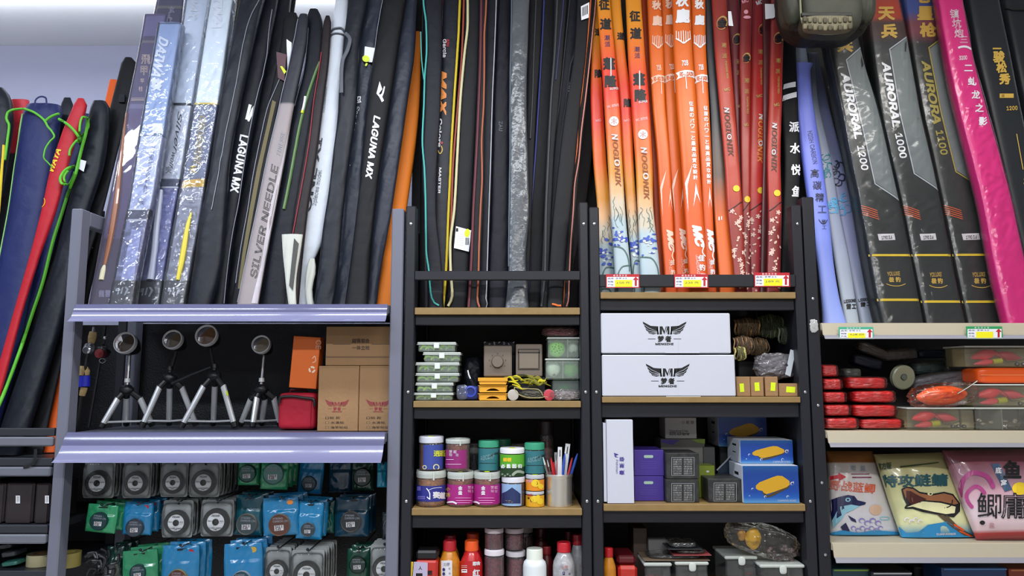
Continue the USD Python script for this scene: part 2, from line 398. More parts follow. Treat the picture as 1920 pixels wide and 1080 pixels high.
def drape(pts, r, n=60, lift=.005, hard=.012):
    """points of a cord, tag or band given in photograph pixels, laid over the fronts of the cases that stand there"""
    q = spline(np.asarray(pts, float), n) if n else np.asarray(pts, float); dep = np.full(len(q), np.nan)
    for b in _placed:
        ok = (q[:, 1] > b.r0 - 3) & (q[:, 1] < b.r1)
        if not ok.any(): continue
        u = (q[:, 0] - b.ml(np.clip(q[:, 1], b.r0, b.r1))) / b.mw(np.clip(q[:, 1], b.r0, b.r1)); ok &= np.abs(u) < 1.12
        y = b.pt(np.clip(u, -.6, .6), np.clip((q[:, 1] - b.r0) / (b.r1 - b.r0), 0, 1))[:, 1] - b.wr * .4
        dep = np.where(ok, np.fmin(dep, y), dep)
    g = np.isfinite(dep); dep = np.interp(np.arange(len(q)), np.arange(len(q))[g], dep[g]) if g.any() else np.full(len(q), .15)
    if n:
        m = dep.copy()
        for s in range(1, 5): m[s:] = np.minimum(m[s:], dep[:-s] + s * hard * .3); m[:-s] = np.minimum(m[:-s], dep[s:] + s * hard * .3)
        dep = np.convolve(np.pad(m, 2, 'edge'), np.ones(5) / 5, 'valid'); dep = np.minimum(dep, m)
    return P(q[:, 0], q[:, 1], dep - r - lift)
def tag_S(px, py, off=.006):
    """flat hanging paper: the plane in front of whatever stands at that place"""
    y = drape([(px - 4, py), (px + 4, py), (px, py - 6), (px, py + 6)], 0, 0)[:, 1].min() - off
    return lambda a, b, o=0.0: P(a, b, y - o)
def bag(name, label, cat, st, y0, y1, mat, zfoot=None, group=None, part='body', **k):
    b = settle(st, y0, y1, zfoot, **k)
    if b is None: return None
    t = T(name, label, cat, b.base, group); v, f, uv = b.mesh()
    t.part(part, (v, f), mat, uv=uv); b.t = t
    return b, t
# ------------------------------------------------------------------ the room
def struct(name, mesh, mat):
    p = usdkit.mesh(stage, '/World/' + name, va(mesh), mat, False); meta(p.GetPrim(), None, None, None, 'structure')
struct('floor', bx(-4, 4, -6, 1.3, -0.1, 0, .001), M('floor_tile', 'a8a49c', .35))
struct('ceiling', bx(-4, 4, -6, 1.3, 2.95, 3.05, .001), M('ceiling_paint', 'eef1f4', .8))
struct('wall_back', bx(-4, 4, 1.2, 1.3, 0, 2.95, .001), M('wall_paint', 'b9bcd6', .75, vary=.03, noise=1.5))
struct('wall_left', bx(-4.1, -4, -6, 1.3, 0, 2.95, .001), M('wall_side', 'c8c8cc', .8))
struct('wall_right', bx(4, 4.1, -6, 1.3, 0, 2.95, .001), M('wall_side'))
struct('wall_front', bx(-4, 4, -6.1, -6, 0, 2.95, .001), M('wall_side'))
# ------------------------------------------------------------------ racks
GREY, BLK = M('grey_steel', '6f7180', .45, spec=.4), M('black_steel', '1f2027', .42, spec=.4)
DKG = M('dark_channel', '2c2e35', .4); CHN = M('grey_channel', '6a6d78', .45)
WOODT = M('shelf_top_laminate', 'c9b07c', .55); WOODE = ramp_mat('shelf_edge', [(0, 'a98f5e'), (1, 'c0a672')], .5)
PEG = M('peg_panel', '17181f', .55, bump=(180, .3)); BRN = M('brown_back_panel', '2b211b', .6)
SILV = M('steel_bright', 'c9ccd2', .25, 1.0)
X0 = lambda px, py=600: float(P(px, py, 0)[0])
Z0 = lambda py, px=960, y=0: float(P(px, py, y)[2])
def post(t, x0, x1, ztop, y0=0.0, y1=.045, mat=None, name='post'):
    return t.part(name, bx(x0, x1, y0, y1, 0, ztop, .003), mat, 30)
LX0, LX1, LX2, LX3 = X0(119), X0(140), X0(731), X0(754)
ZL1, ZL2 = Z0(572), Z0(812)
rackL = T('shelving_rack', 'grey steel shelving rack with curled lilac shelf lips and tripods on its middle shelf', 'shelf', (0, 0, 0))
zt = Z0(391)
for a, b in ((LX0, LX1), (LX2, LX3)):
    post(rackL, a, b, zt, mat=GREY)
    post(rackL, a, b, zt, .355, .4, BLK if a > -1 else GREY)  # right rear post coloured black to stand in for shade inside the rack
    if a == LX0: rackL.part('side_rail', bx(a + .001, b - .001, .045, .36, zt - .045, zt, .003), GREY)
for z in (ZL1, ZL2):
    rackL.part('shelf_board', bx(LX1 + .002, LX2 - .002, .0, .36, z - .025, z, .002), M('grey_shelf', '4a4c58', .45))
rackL.part('back_panel', bx(LX0 - .02, LX2, .405, .412, .3, ZL1 - .0255, .001), PEG)
LIPU = M('lip_upper_band', '5e5f80', .16, spec=.6)
LIPL = M('lip_lilac_plastic', '8081a4', .17, spec=.6, coat=.7)
def lip(t, x0, x1, z, prof, mat, name='price_lip', th=.0025):
    pr = np.array(prof); v, f = [], []
    n = len(pr); back = pr + [th, th * .2]
    loop = np.vstack([pr, back[::-1]])
    g = Polygon(loop)
    m = trimesh.creation.extrude_polygon(g, x1 - x0, engine='earcut')
    w = np.array(m.vertices); w = np.stack([w[:, 2] + x0, w[:, 0], w[:, 1] + z], 1)
    return t.part(name, (w, np.array(m.faces)[:, ::-1]), mat, 40)
def arc(p0, p1, sag, n=7):
    p0, p1 = np.array(p0), np.array(p1); d = p1 - p0; nn = np.array([-d[1], d[0]]) / np.hypot(*d)
    return [tuple(p0 + d * t + nn * sag * 4 * t * (1 - t)) for t in np.linspace(0, 1, n)]
for z, k in ((ZL1, .85), (ZL2, 1.25)):
    lip(rackL, LX1 + .004, LX2 - .006, z, arc((-.0035, .002), (-.022 * k, -.026 * k), -.002), LIPU, 'clear_lip')
    lip(rackL, LX1 + .004, LX2 - .006, z, arc((-.022 * k, -.026 * k), (-.055 * k, -.06 * k), .005), LIPL, 'price_lip')
    rackL.part('lip_bracket', bx(LX1 + .004, LX2 - .006, -.004, 0, z - .03, z - .003, .001), GREY)
# the rack that goes on to the left
ZA = Z0(859)
rackA = T('shelving_rack', 'dark channel-fronted shelf unit at the left edge under the leaning blue and red rod cases', 'shelf', (-1.9, 0, 0))
AX0, AX1 = -2.35, LX0 - .004
def channel(t, z, y=0.0):
    t.part('front_channel', bx(AX0, AX1, y, y + .02, z - .022, z, .002), DKG)
    t.part('channel_face', bx(AX0, AX1, y - .006, y + .012, z - .05, z - .024, .004), CHN)
channel(rackA, Z0(803)); channel(rackA, ZA); channel(rackA, Z0(985))
for z in (ZA, Z0(985)): rackA.part('shelf_board', bx(AX0, AX1, .02, .4, z - .02, z - .002, .001), DKG)
rackA.part('back_panel', bx(AX0, LX0 - .022, .405, .412, .3, ZL1 - .03, .001), PEG)
for a in (AX0, AX1 - .03): post(rackA, a, a + .03, Z0(420), .36, .4, DKG)
# two narrow black racks with wood-coloured shelves
def black_rack(label, xl, xr, tops, shelves, rail, backm):
    t = T('shelving_rack', label, 'shelf', ((xl[0] + xr[1]) / 2, 0, 0))
    for (a, b), tp in zip((xl, xr), tops):
        post(t, a, b, Z0(tp), mat=BLK); post(t, a, b, Z0(tp), .36, .4, BLK)
        t.part('side_panel', bx(a + .006, b - .006, .045, .36, .3, Z0(shelves[0][0]), .001), BLK)
    zs = []
    for r0, r1, beam in shelves:
        z0, z1 = Z0(r0), Z0(r1); zs.append(z0)
        w = bx(xl[1] + .001, xr[0] - .001, -.004, .37, z1, z0, .0015)
        v, f = va(w)
        t.part('shelf_board', w, M('shelf_wood', '8d7347', .5, vary=.08, noise=25, bump=(90, .05)))
        t.part('beam', bx(xl[1], xr[0], .012, .035, Z0(r1 + beam), z1, .002), BLK)
    a, b = rail
    t.part('front_rail', bx(xl[1] - .001, xr[0] + .001, -.002, .016, Z0(b), Z0(a), .002), BLK)
    t.part('back_panel', bx(xl[0], xr[1], .401, .408, .3, Z0(shelves[0][0]), .001), backm)
    t.part('tall_panel', bx(xl[0] - (.04 if xl[0] < 0 and xl[0] < -.2 else 0), xr[1], .401, .408, Z0(shelves[0][0]) + .001, 2.86, .001), M('tall_panel', '1a1b1c', .6))
    for (x0, x1) in (xl, xr):
        for r in (420, 735, 940): t.part('screw', lathe([(0, 0), (.004, 0), (.004, .002), (.002, .003), (0, .003)], ((x0 + x1) / 2, 0, Z0(r)), 10, 'y'), SILV)
    return t, zs
B2L, B2R = (X0(758), X0(777)), (X0(1088), X0(1105))
B3L, B3R = (X0(1107), X0(1126)), (X0(1494), X0(1512.5))
rackB, ZB = black_rack('narrow black steel rack with jars and tackle boxes below upright black rod cases', B2L, B2R, (386, 379), [(577, 590, 19), (752, 764, 22), (953, 966, 26)], (508, 525), BRN)
rackC, ZCs = black_rack('black steel rack with white cartons on a shelf below orange and red rod cases', B3L, B3R, (388, 384), [(548, 560, 21), (744, 755, 28), (945, 958, 24)], (515, 538), M('black_back_panel', '15161b', .6))
for t, xl, xr, r in ((rackB, B2L, B2R, 1145), (rackC, B3L, B3R, 1145)):
    z = Z0(r); (ZB if t is rackB else ZCs).append(z)
    t.part('shelf_board', bx(xl[1] + .001, xr[0] - .001, -.004, .37, z - .02, z, .0015), M('shelf_wood'))
# the white-shelved rack on the right
RX0, RX1 = X0(1515), X0(1537)
rackR = T('shelving_rack', 'right-hand rack with cream shelf lips and crumpled tape on its black post', 'shelf', (1.5, 0, 0))
post(rackR, RX0, RX1, Z0(369), mat=BLK); post(rackR, RX0, RX1, Z0(369), .36, .4, BLK); post(rackR, 2.2, 2.24, Z0(369), mat=BLK)
rackR.part('side_panel', bx(RX0 + .006, RX1 - .006, .045, .36, .3, Z0(607), .001), BLK)
CREAM, CREAMG = M('cream_lip', 'b5ac97', .45), M('lip_grey_edge', '8d8d97', .4)
ZR = []
for r0, r1 in ((606, 637), (808, 838), (1018, 1053)):
    z = Z0(r0); ZR.append(z); h = z - Z0(r1); w = h / .045
    rackR.part('shelf_board', bx(RX1 + .002, 2.2, 0, .38, z - .02, z, .001), CREAM)
    lip(rackR, RX1 + .003, 2.2, z, [(-.001, 0), (-.004, -.002), (-.012, -h * .72)], CREAM, 'price_lip', .004)
    lip(rackR, RX1 + .003, 2.2, z, [(-.012, -h * .72), (-.02, -h * .8), (-.024, -h * .97)], CREAMG, 'lip_edge', .004)
rackR.part('back_panel', bx(RX0, 2.2, .401, .408, .3, Z0(607), .001), M('black_back_panel'))
rackR.part('tall_panel', bx(RX0, 2.2, .401, .408, Z0(607) + .001, 2.86, .001), M('tall_panel'))
rackR.part('tape_scrap', cube_round(P(1526, 611, -.003), (.011, .003, .018), 3, 4, .3, 5, 3), film('tape_film', .35, boost=1.5), label='crumpled clear tape')
for r in (560, 760, 905, 1040): rackR.part('screw', lathe([(0, 0), (.004, 0), (.004, .002), (0, .003)], ((RX0 + RX1) / 2, 0, Z0(r)), 10, 'y'), SILV)
# ------------------------------------------------------------------ fabrics and print colours
def nylon(key, col=None, rough=.5, b=.25, spec=.3): return M(key, col, rough, spec=spec, bump=(22, b))
K1 = nylon('nylon_black', '090a10', .6); K2 = nylon('nylon_navy_black', '0a0d1a', .55); K3 = nylon('nylon_charcoal', '131722', .45); K4 = nylon('nylon_slate', '2a303f', .4, .35)
K5 = nylon('nylon_gloss_grey', '50545a', .25, .6, .6); NAVY = nylon('nylon_navy_blue', '20295c', .5); RED = nylon('nylon_red', 'b31c2a', .5); ORG = nylon('cloth_orange', 'e07a1e', .6, .15)
WHITEC = nylon('nylon_white', 'd3dae4', .45, .3)
INK = {k: M('print_' + k, c, .5) for k, c in dict(white='e8eaf0', black='101014', gold='c9a548', yellow='e9c72a', grey='8d929c', orange='e38a3c', red='b8202c', silver='aeb4be', teal='2f7f8a', blue='3c56b8', neon='d8ee1e', palewhite='d9d6dc', darkblue='232a66', pink='e6a0b0', green='3a8a4a').items()}
def cord(name, hexv=None): return M('cord_' + name, hexv, .55)
def yv(r, y0, y1): return y0 + (y1 - y0) * r
CORDS = []
# ---------- A: cases that lean in the rack at the left edge
ya, yb = .07, .28
GRN = cord('green', '5cb82c')
b, t = bag('rod_case', 'slim red rod case with yellow writing down its face', 'rod case', [(185, 146, 157), (190, 142, 163), (250, 117, 146), (320, 95, 125), (394, 79, 105), (489, 54, 72), (583, 27, 43), (700, -6, 12), (857, -50, -30)], ya - .02, yb - .05, RED, ZA, seed=5, tk=.6, wr=.001)
t.part('lettering', decal([line('WAYA', (104, 325), (119, 283), 12, 3, .2)] + [line('D', (80, 384), (84, 372), 9, 1).union(ell(83, 381, 6.5, 9, 18).difference(ell(83, 381, 5, 7.5, 18)))], b.S(), 8), INK['yellow'], label='yellow lettering')
t.part('lettering', decal([line('CARBON ROD SERIES', (53, 470), (64, 432), 3.5)], b.S(), 8), INK['white'])
b, t = bag('rod_case', 'wide navy blue rod case tied with a thin green cord', 'rod case', [(198, 54, 113), (206, 48, 116), (300, 33, 102), (400, 18, 86), (500, 0, 66), (600, -20, 46), (700, -44, 22), (857, -84, -16)], ya, yb, NAVY, ZA, wr=.006, seed=3, tk=.45)
bA = b
t.part('piping', b.edge([(49, 217), (42, 250), (33, 290), (24, 340), (14, 395), (6, 440), (-3, 490), (-20, 570), (-50, 700), (-80, 850)], .0028), cord('green_pale', '8fd07a'), label='pale green piping')
t.part('carry_loop', tube(spline(P([66, 66, 70, 78, 86, 87], [199, 190, 184, 181, 184, 198], b.pt(0, 0)[1] - .02), 30), .003, 6, flat=.4), NAVY)
pts = np.array([(9, 300), (14, 262), (17, 235), (12, 222), (14, 212), (24, 206), (42, 204), (58, 208), (72, 216), (84, 227), (90, 238), (97, 246), (102, 256), (94, 265), (84, 282), (82, 295), (90, 305), (98, 313)], float)
CORDS.append((t, 'tie_cord', pts, np.r_[np.full(50, .0042), np.linspace(.004, .002, 40)], GRN, 'bright green tie cord'))
CORDS.append((t, 'tie_cord', [(85, 227), (97, 218), (111, 213)], .0042, GRN, None))
t.part('lettering', decal([rect(14 - i * 1.6, 390 + i * 10, 16.5 - i * 1.6, 395 + i * 10) for i in range(9)], b.S(), 8), INK['silver'], label='tiny silver lettering')
b, t = bag('rod_case', 'slim navy rod case with a thick bright green edge cord tied in bows', 'rod case', [(214, 153, 168), (222, 150, 170), (250, 146, 166), (320, 118, 142), (394, 97, 120), (489, 72, 94), (583, 44, 62), (700, 10, 28), (857, -36, -16)], ya, yb - .01, NAVY, ZA, seed=6, tk=.6, wr=.003)
pts = np.array([(165, 222), (162, 245), (154, 275), (148, 300), (142, 325), (132, 350), (116, 400), (100, 450), (80, 530), (60, 590), (40, 650), (18, 710), (0, 755), (-16, 790)], float)
CORDS.append((t, 'edge_cord', pts, .0052, GRN, 'thick bright green cord'))
for pl, r in (([(110, 223), (130, 236), (147, 256)], .0045), ([(150, 256), (158, 250), (166, 235), (165, 222), (156, 219), (150, 235), (149, 252)], .0035), ([(148, 260), (138, 270), (131, 283), (130, 292)], .0035), ([(141, 311), (130, 314), (118, 324), (113, 336), (116, 344), (128, 346), (134, 338), (140, 322)], .0042), ([(138, 314), (126, 322), (120, 334), (122, 341)], .0035)):
    CORDS.append((t, 'tie_cord', pl, r, GRN, None))
tk_ = t
b, t = bag('rod_case', 'charcoal rod case with a flap top and a small white hang tag', 'rod case', [(190, 176, 198), (198, 172, 205), (300, 150, 196), (400, 124, 166), (500, 102, 142), (600, 72, 118), (700, 38, 88), (857, -14, 40)], ya + .01, yb + .02, K3, ZA, seed=8, wr=.008, tk=.5)
tg_ = t
b, t = bag('rod_case', 'tallest black rod case in front of the pale wall at the left', 'rod case', [(108, 234, 247), (120, 227, 257), (200, 207, 242), (300, 180, 217), (400, 152, 192), (500, 126, 162), (600, 100, 138), (700, 75, 112), (857, 34, 80)], ya + .05, yb + .09, K1, ZA, seed=9, wr=.007, tk=.5)
t.part('buckle', bx(*[v for k in zip(P(222, 192, .33), P(236, 178, .336)) for v in sorted(k)]), K2)
b, t = bag('rod_case', 'rod case with a bright red upper end and black lower half at the far left', 'rod case', [(188, 22, 54), (200, 24, 54), (250, 20, 48), (285, 14, 40), (400, -6, 22), (500, -24, 6), (700, -66, -34), (857, -100, -66)], .14, .335,
           ramp_mat('case_red_black', [(0, 'c22433'), (.148, 'b01d2e'), (.152, '17181d'), (1, '17181d')], .5, bump=(22, .25)), ZA, wr=.004, seed=2, lo=.12, tk=.4)
t.part('edge_trim', tube(P([7, 6, 4, 2, -4], [272, 290, 310, 340, 420], .17), .004, 6), cord('yellow', 'e6c92a'), label='yellow edge trim')
bag('rod_case', 'grey-black rod case with a rounded top cut off by the left edge', 'rod case', [(165, -16, 6), (185, -22, 20), (250, -26, 22), (400, -64, -6), (600, -120, -62), (857, -200, -140)], ya, yb, K3, ZA, wr=.006, seed=1)
bag('rod_case', 'slim black rod case with a rounded end behind the blue and red cases', 'rod case', [(183, 120, 132), (190, 116, 136), (230, 110, 136), (300, 96, 118), (400, 76, 100), (500, 54, 78), (600, 28, 52), (857, -60, -30)], ya + .08, yb + .06, K3, ZA, seed=4, wr=.002, flat_top=False, tk=.35)
bag('rod_case', 'dull black rod case just right of the green-corded navy case', 'rod case', [(226, 150, 173), (240, 148, 174), (300, 132, 162), (400, 108, 140), (500, 82, 112), (600, 52, 88), (700, 20, 58), (857, -30, 16)], ya + .03, yb + .03, K1, ZA, seed=7, wr=.003)
bag('rod_case', 'flat orange rod case showing at its top and foot beside the grey post', 'rod case', [(150, 206, 220), (200, 196, 216), (400, 156, 176), (600, 124, 146), (740, 99, 122), (857, 78, 104)], ya + .08, yb + .13, nylon('cloth_orange_bright', 'e8621f', .55, .1), ZA, seed=10)
b, t = bag('rod_case', 'black rod case with white script seen through the open frame of the grey rack', 'rod case', [(396, 168, 196), (440, 163, 192), (500, 152, 180), (560, 142, 166), (572, 140, 163)], .25, .31, K1, ZL1, seed=11)
t.part('lettering', decal([stack('彩云', (175, 443), (172, 460), 15, 1), line('Travel', (162, 468), (152, 494), 9)], b.S(), 8), INK['white'], label='white script')


for t, nm, pl, r, m, lab in CORDS:
    r2 = np.interp(np.linspace(0, 1, 90), np.linspace(0, 1, len(r)), r) if np.ndim(r) else r
    t.part(nm, tube(drape(pl, np.max(r), 90, .011), r2, 7), m, label=lab)
tk_.part('tie_knot', blob(drape([(149, 261)], .006, 0)[0], (.011, .006, .014), 3, .2), GRN)
tg_.part('hang_tag', decal(quad((151, 299), (162, 302), (157, 322), (145, 315)), tag_S(153, 310)), INK['white'], label='white paper hang tag')
# ---------- B: rods in clear boxes on the grey rack
FILM = film('crinkled_film', .05, 'f8faff', .09, (30, .5), hazecol='eaf0fa', boost=1.3)
TUBEF = film('clear_box_plastic', .10, 'e9e4f6', .05, (9, .12), hazecol='cfc6e6', boost=1.7)
def clear_box(label, st, y0, y1, ramp, filmm, zfoot, wr, seed, extra=None, lid=None, key=None):
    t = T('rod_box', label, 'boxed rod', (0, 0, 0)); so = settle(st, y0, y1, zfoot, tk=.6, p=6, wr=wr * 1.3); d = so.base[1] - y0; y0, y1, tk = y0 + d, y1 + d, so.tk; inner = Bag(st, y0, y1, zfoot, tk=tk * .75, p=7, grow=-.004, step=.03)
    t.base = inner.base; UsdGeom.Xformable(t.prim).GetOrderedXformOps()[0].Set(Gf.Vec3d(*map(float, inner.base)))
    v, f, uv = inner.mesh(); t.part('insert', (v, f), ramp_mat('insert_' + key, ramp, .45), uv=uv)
    outer = Bag(st, y0, y1, zfoot, tk=tk, p=6, grow=.0005, wr=wr, seed=seed, step=.008, nf=21, wk=(1.6, 2.4))
    if extra: extra(t, inner)
    v, f, uv = outer.mesh(); t.part('clear_wrap', (v, f), filmm, uv=uv, label='clear plastic wrap')
    return t, inner, outer
def vat(st, rows):  # rows -> position along the thing
    r0, r1 = st[0][0], st[-1][0]; return [(r - r0) / (r1 - r0) for r in rows]
def ramp_rows(st, *items):
    out = []; r0, r1 = st[0][0], st[-1][0]
    for ra, rb, c in items: out += [((ra - r0) / (r1 - r0) + 1e-4, c), ((rb - r0) / (r1 - r0) - 1e-4, c)]
    return out
def rod_in(t, b, pts, radii, mat, label=None, name='rod'):
    pts = np.array(pts, float); p = b.S(.006)(pts[:, 0], pts[:, 1]); q = spline(np.c_[p, np.asarray(radii, float)[:, None]], 40)
    t.part(name, tube(q[:, :3], q[:, 3], 10), mat, label=label)
LOGO_D = [quad((0, 0), (9, 0), (4, 6), (0, 6), (3, 3), (-2, 3)), quad((8, 6), (14, 0), (18, 0), (12, 6)), quad((16, 8), (24, 3), (20, 0), (25, 0), (30, 3.2), (20, 8))]
def dlogo(x, y, k=1.0, rot=0): return [affinity.rotate(affinity.translate(affinity.scale(g, k, k * 2.2, origin=(0, 0)), x, y), rot, origin=(x, y)) for g in LOGO_D]
stB0 = [(-40, 306, 352), (8, 298, 350), (60, 288, 345), (140, 276, 328), (300, 252, 300), (400, 240, 284), (571, 222, 262)]
def exB0(t, b): t.part('lettering', decal([stack('玄武', (328, 24), (324, 44), 12, 1), line('CARBON', (322, 28), (320, 44), 4)], b.S(), 8), INK['white'])
clear_box('clear boxed rod standing tallest at the back with a dark card', stB0, .20, .40, ramp_rows(stB0, (-40, 4, '96a6bc'), (4, 16, '4a5568'), (16, 20, '8f9a70'), (20, 572, '3f4a5c')), TUBEF, ZL1, .001, 20, exB0, key='b0')
bag('rod_case', 'dull red rod case standing behind the clear boxed rods', 'rod case', [(-40, 338, 366), (60, 328, 356), (200, 306, 332), (571, 262, 290)], .335, .45, nylon('nylon_dull_red', '6b3640', .5), ZL1, seed=12, tk=.2, hi=.5)
stB1 = [(32, 275, 315), (74, 268, 308), (200, 243, 284), (300, 224, 264), (400, 204, 247), (528, 180, 228), (571, 172, 220)]
BRN_ROD = M('brown_rod', '8a5230', .35, coat=.5)
def exB1(t, b):
    t.part('lettering', decal([stack('飛', (277, 115), (277, 116), 19, 1), stack('甲', (274, 136), (274, 137), 17, 1), stack('竿桂', (271, 155), (268, 170), 9), rect(248, 187, 276, 188), rect(248, 190, 276, 191.5)], b.S(), 10), M('print_bright_gold', 'fff2c0', .5), label='pale gold brush lettering')
    rod_in(t, b, [(240, 215), (232, 300), (222, 400), (212, 460), (203, 500)], [.004, .006, .009, .008, .005], BRN_ROD, 'brown lacquered rod')
    rod_in(t, b, [(203, 500), (200, 512), (197, 527)], [.004, .008, .008], M('cork_cream', 'c9c3a4', .6), 'cream rod butt', 'rod_butt')
    t.part('lettering', decal([stack('龍雲', (196, 550), (209, 550), 12, 2), rect(176, 568, 192, 570.5), rect(196, 568, 212, 570.5)], b.S(), 10), INK['silver'])
    t.part('price_sticker', decal(rect(207, 442, 220, 450), b.S(.004), 10), INK['white'])
clear_box('clear boxed rod with a dark card in gold brush lettering and a brown rod inside', stB1, .06, .27, ramp_rows(stB1, (32, 72, '7d7f9e'), (72, 80, '3f4358'), (80, 84, '8b8a78'), (84, 198, '4c5068'), (198, 206, '85879a'), (206, 215, '5b5c78'), (215, 450, '57506e'), (450, 528, '2f2c3c'), (528, 571, '26232c')), TUBEF, ZL1, .0008, 21, exB1, key='b1')
stB2 = [(48, 300, 344), (195, 275, 321), (250, 266, 313), (280, 261, 307), (375, 246, 291), (420, 237, 281), (528, 216, 260), (571, 208, 254)]
def exB2(t, b):
    t.part('lettering', decal([line('DAIWA', (303, 72), (286, 146), 18, 3, .25), stack('葵', (297, 163), (297, 164), 24, 3)], b.S(), 8), INK['white'], label='white angular lettering')
    t.part('lettering', decal([line('TRIGNO', (290, 275), (273, 366), 7, 1, .3), stack('天', (272, 383), (272, 384), 8, 1)], b.S(), 8), INK['darkblue'])
    t.part('band', decal([rect(240, 393, 283, 396), rect(238, 413, 281, 416)], b.S(), 10), INK['white'])
    t.part('foam_slab', decal([quad((252, 432), (272, 436), (258, 527), (231, 527))], b.S(.004), 8), M('foam_lavender', 'b9bfe8', .7), label='lavender foam slab')
    t.part('label_sheet', decal([rect(292, 235, 312, 254)], b.S(.004), 8), INK['white'])
    t.part('lettering', decal(dlogo(222, 541, .85, -8), b.S(), 8), INK['silver'], label='silver chevron logo')
clear_box('crinkle-wrapped rod box with large white angular lettering down its upper half', stB2, .04, .24, ramp_rows(stB2, (48, 256, '9cafd2'), (256, 258, '4d5670'), (258, 393, 'c3cae6'), (393, 413, '4a4c66'), (413, 527, '7d80a6'), (527, 571, '33333f')), FILM, ZL1, .006, 22, exB2, key='b2')
stB3 = [(-40, 359, 408), (0, 352, 398), (199, 322, 365), (337, 301, 343), (420, 283, 328), (528, 260, 312), (571, 254, 305)]
def exB3(t, b):
    t.part('lettering', decal([line('Silver', (338, 212), (328, 290), 9, 0, .4), line('wolf', (327, 288), (320, 318), 8, 0, .4), stack('夫', (320, 321), (320, 322), 13, 1)], b.S(), 8), INK['black'], label='thin black script')
    t.part('band', decal([rect(296, 352, 340, 355)], b.S(), 10), INK['white'])
    rod_in(t, b, [(306, 360), (300, 420), (296, 480), (290, 527)], [.009, .011, .010, .012], M('pale_rod', 'b9bfd6', .3), 'pale rod')
    t.part('lettering', decal([line('AVAX', (365, -10), (356, 40), 14, 3, .3)], b.S(), 8), INK['white'])
    t.part('lid_edge', decal([rect(322, 197, 365, 200)], b.S(.005), 10), INK['black'])
    t.part('lettering', decal(dlogo(268, 541, .85, -8), b.S(), 8), INK['silver'])
clear_box('wrapped rod box with a plain white panel and thin black script', stB3, .05, .25, ramp_rows(stB3, (-40, 198, 'dfe8f4'), (198, 201, '30343f'), (201, 337, 'dfe4ee'), (337, 352, '4a5068'), (352, 527, '8a8ec0'), (527, 571, '363740')), FILM, ZL1, .006, 23, exB3, key='b3')  # pale upper stretch: film glare painted into the insert colour
stB4 = [(-40, 406, 450), (0, 397, 442), (199, 366, 414), (340, 344, 390), (420, 330, 378), (528, 312, 358), (571, 305, 351)]
def exB4(t, b):
    t.part('lettering', decal([line('CROSSFIRE', (379, 220), (366, 314), 12, 1, .3), stack('天', (366, 321), (366, 322), 15, 2)], b.S(), 8), INK['yellow'], label='yellow lettering')
    t.part('lettering', decal([line('DAIWA', (404, -46), (401, 58), 17, 4, .3)], b.S(), 8), INK['white'])
    t.part('band', decal([quad((344, 341), (390, 337), (389, 352), (342, 355))], b.S(), 10), M('print_band_yellow', 'e6b820', .4), label='yellow band')
    t.part('lid_edge', decal([rect(365, 197, 415, 200)], b.S(.005), 10), INK['yellow'])
    rod_in(t, b, [(366, 400), (358, 430), (350, 480), (340, 527)], [.003, .007, .009, .006], M('yellow_rod', 'd8c640', .35), 'yellow rod blank')
    t.part('lettering', decal(dlogo(318, 541, .85, -8), b.S(), 8), INK['silver'])
clear_box('wrapped rod box with yellow lettering, a yellow band and a yellow rod', stB4, .06, .26, ramp_rows(stB4, (-40, 198, 'e4ecf0'), (198, 340, '6a7290'), (340, 352, '59607e'), (352, 527, '9a9cae'), (527, 571, '3b3d44')), FILM, ZL1, .006, 24, exB4, key='b4')  # insert lightened above the lid edge, glare of the wrap put into its colour
bag('rod_box', 'narrow yellow rod box squeezed between the clear boxes and the first black case', 'boxed rod', [(-40, 446, 462), (100, 424, 440), (200, 410, 423), (340, 388, 398), (450, 368, 380), (520, 358, 368), (571, 350, 360)], .08, .27, ramp_mat('yellow_side', [(0, '6b6a48'), (.35, '8a8636'), (.5, 'd8cc28'), (1, 'cdb92a')], .35), ZL1, p=6)
# ---------- C: soft cases on the grey rack
b, t = bag('rod_case', 'black rod case with a grey welt standing first right of the boxed rods', 'rod case', [(-40, 455, 512), (0, 450, 496), (100, 431, 472), (200, 412, 450), (300, 397, 432), (400, 379, 424), (480, 368, 418), (571, 353, 396)], .06, .25, K3, ZL1, seed=31, wr=.01, tk=.5)
t.part('piping', b.edge([(492, 0), (468, 55), (457, 105), (448, 155), (440, 195), (430, 238), (420, 290), (411, 345), (402, 396)], .0013), cord('grey', '8b8f9c'))
b, t = bag('rod_case', 'black rod case with white lettering standing beside the boxed rods', 'rod case', [(-40, 500, 525), (15, 485, 519), (60, 474, 510), (100, 460, 503), (200, 440, 484), (300, 424, 464), (400, 407, 446), (500, 394, 432), (571, 383, 424)], .05, .24, K2, ZL1, seed=32, wr=.004, tk=.55)
t.part('piping', b.edge([(513, 22), (507, 60), (500, 120), (490, 160), (481, 200), (470, 255), (459, 320), (449, 380), (440, 430), (430, 500), (423, 565)], .0015), cord('grey'))
t.part('lettering', decal([line('LAGUNA MX', (456, 256), (436, 362), 12, 3)] + dlogo(0, 0), b.S(), 8) if False else decal([line('LAGUNA MX', (456, 256), (437, 362), 12, 3), quad((471, 200), (476, 201), (469, 229), (464, 228)), quad((475, 209), (479, 202), (476, 220), (471, 232), (468, 231))], b.S(), 8), INK['white'], label='white lettering')
bag('rod_case', 'tall plain black rod case rising behind the white-lettered case', 'rod case', [(-40, 518, 552), (0, 513, 546), (100, 498, 536), (200, 480, 514), (300, 460, 492), (400, 441, 470), (500, 427, 452), (571, 417, 446)], .10, .29, K2, ZL1, seed=33, wr=.004)
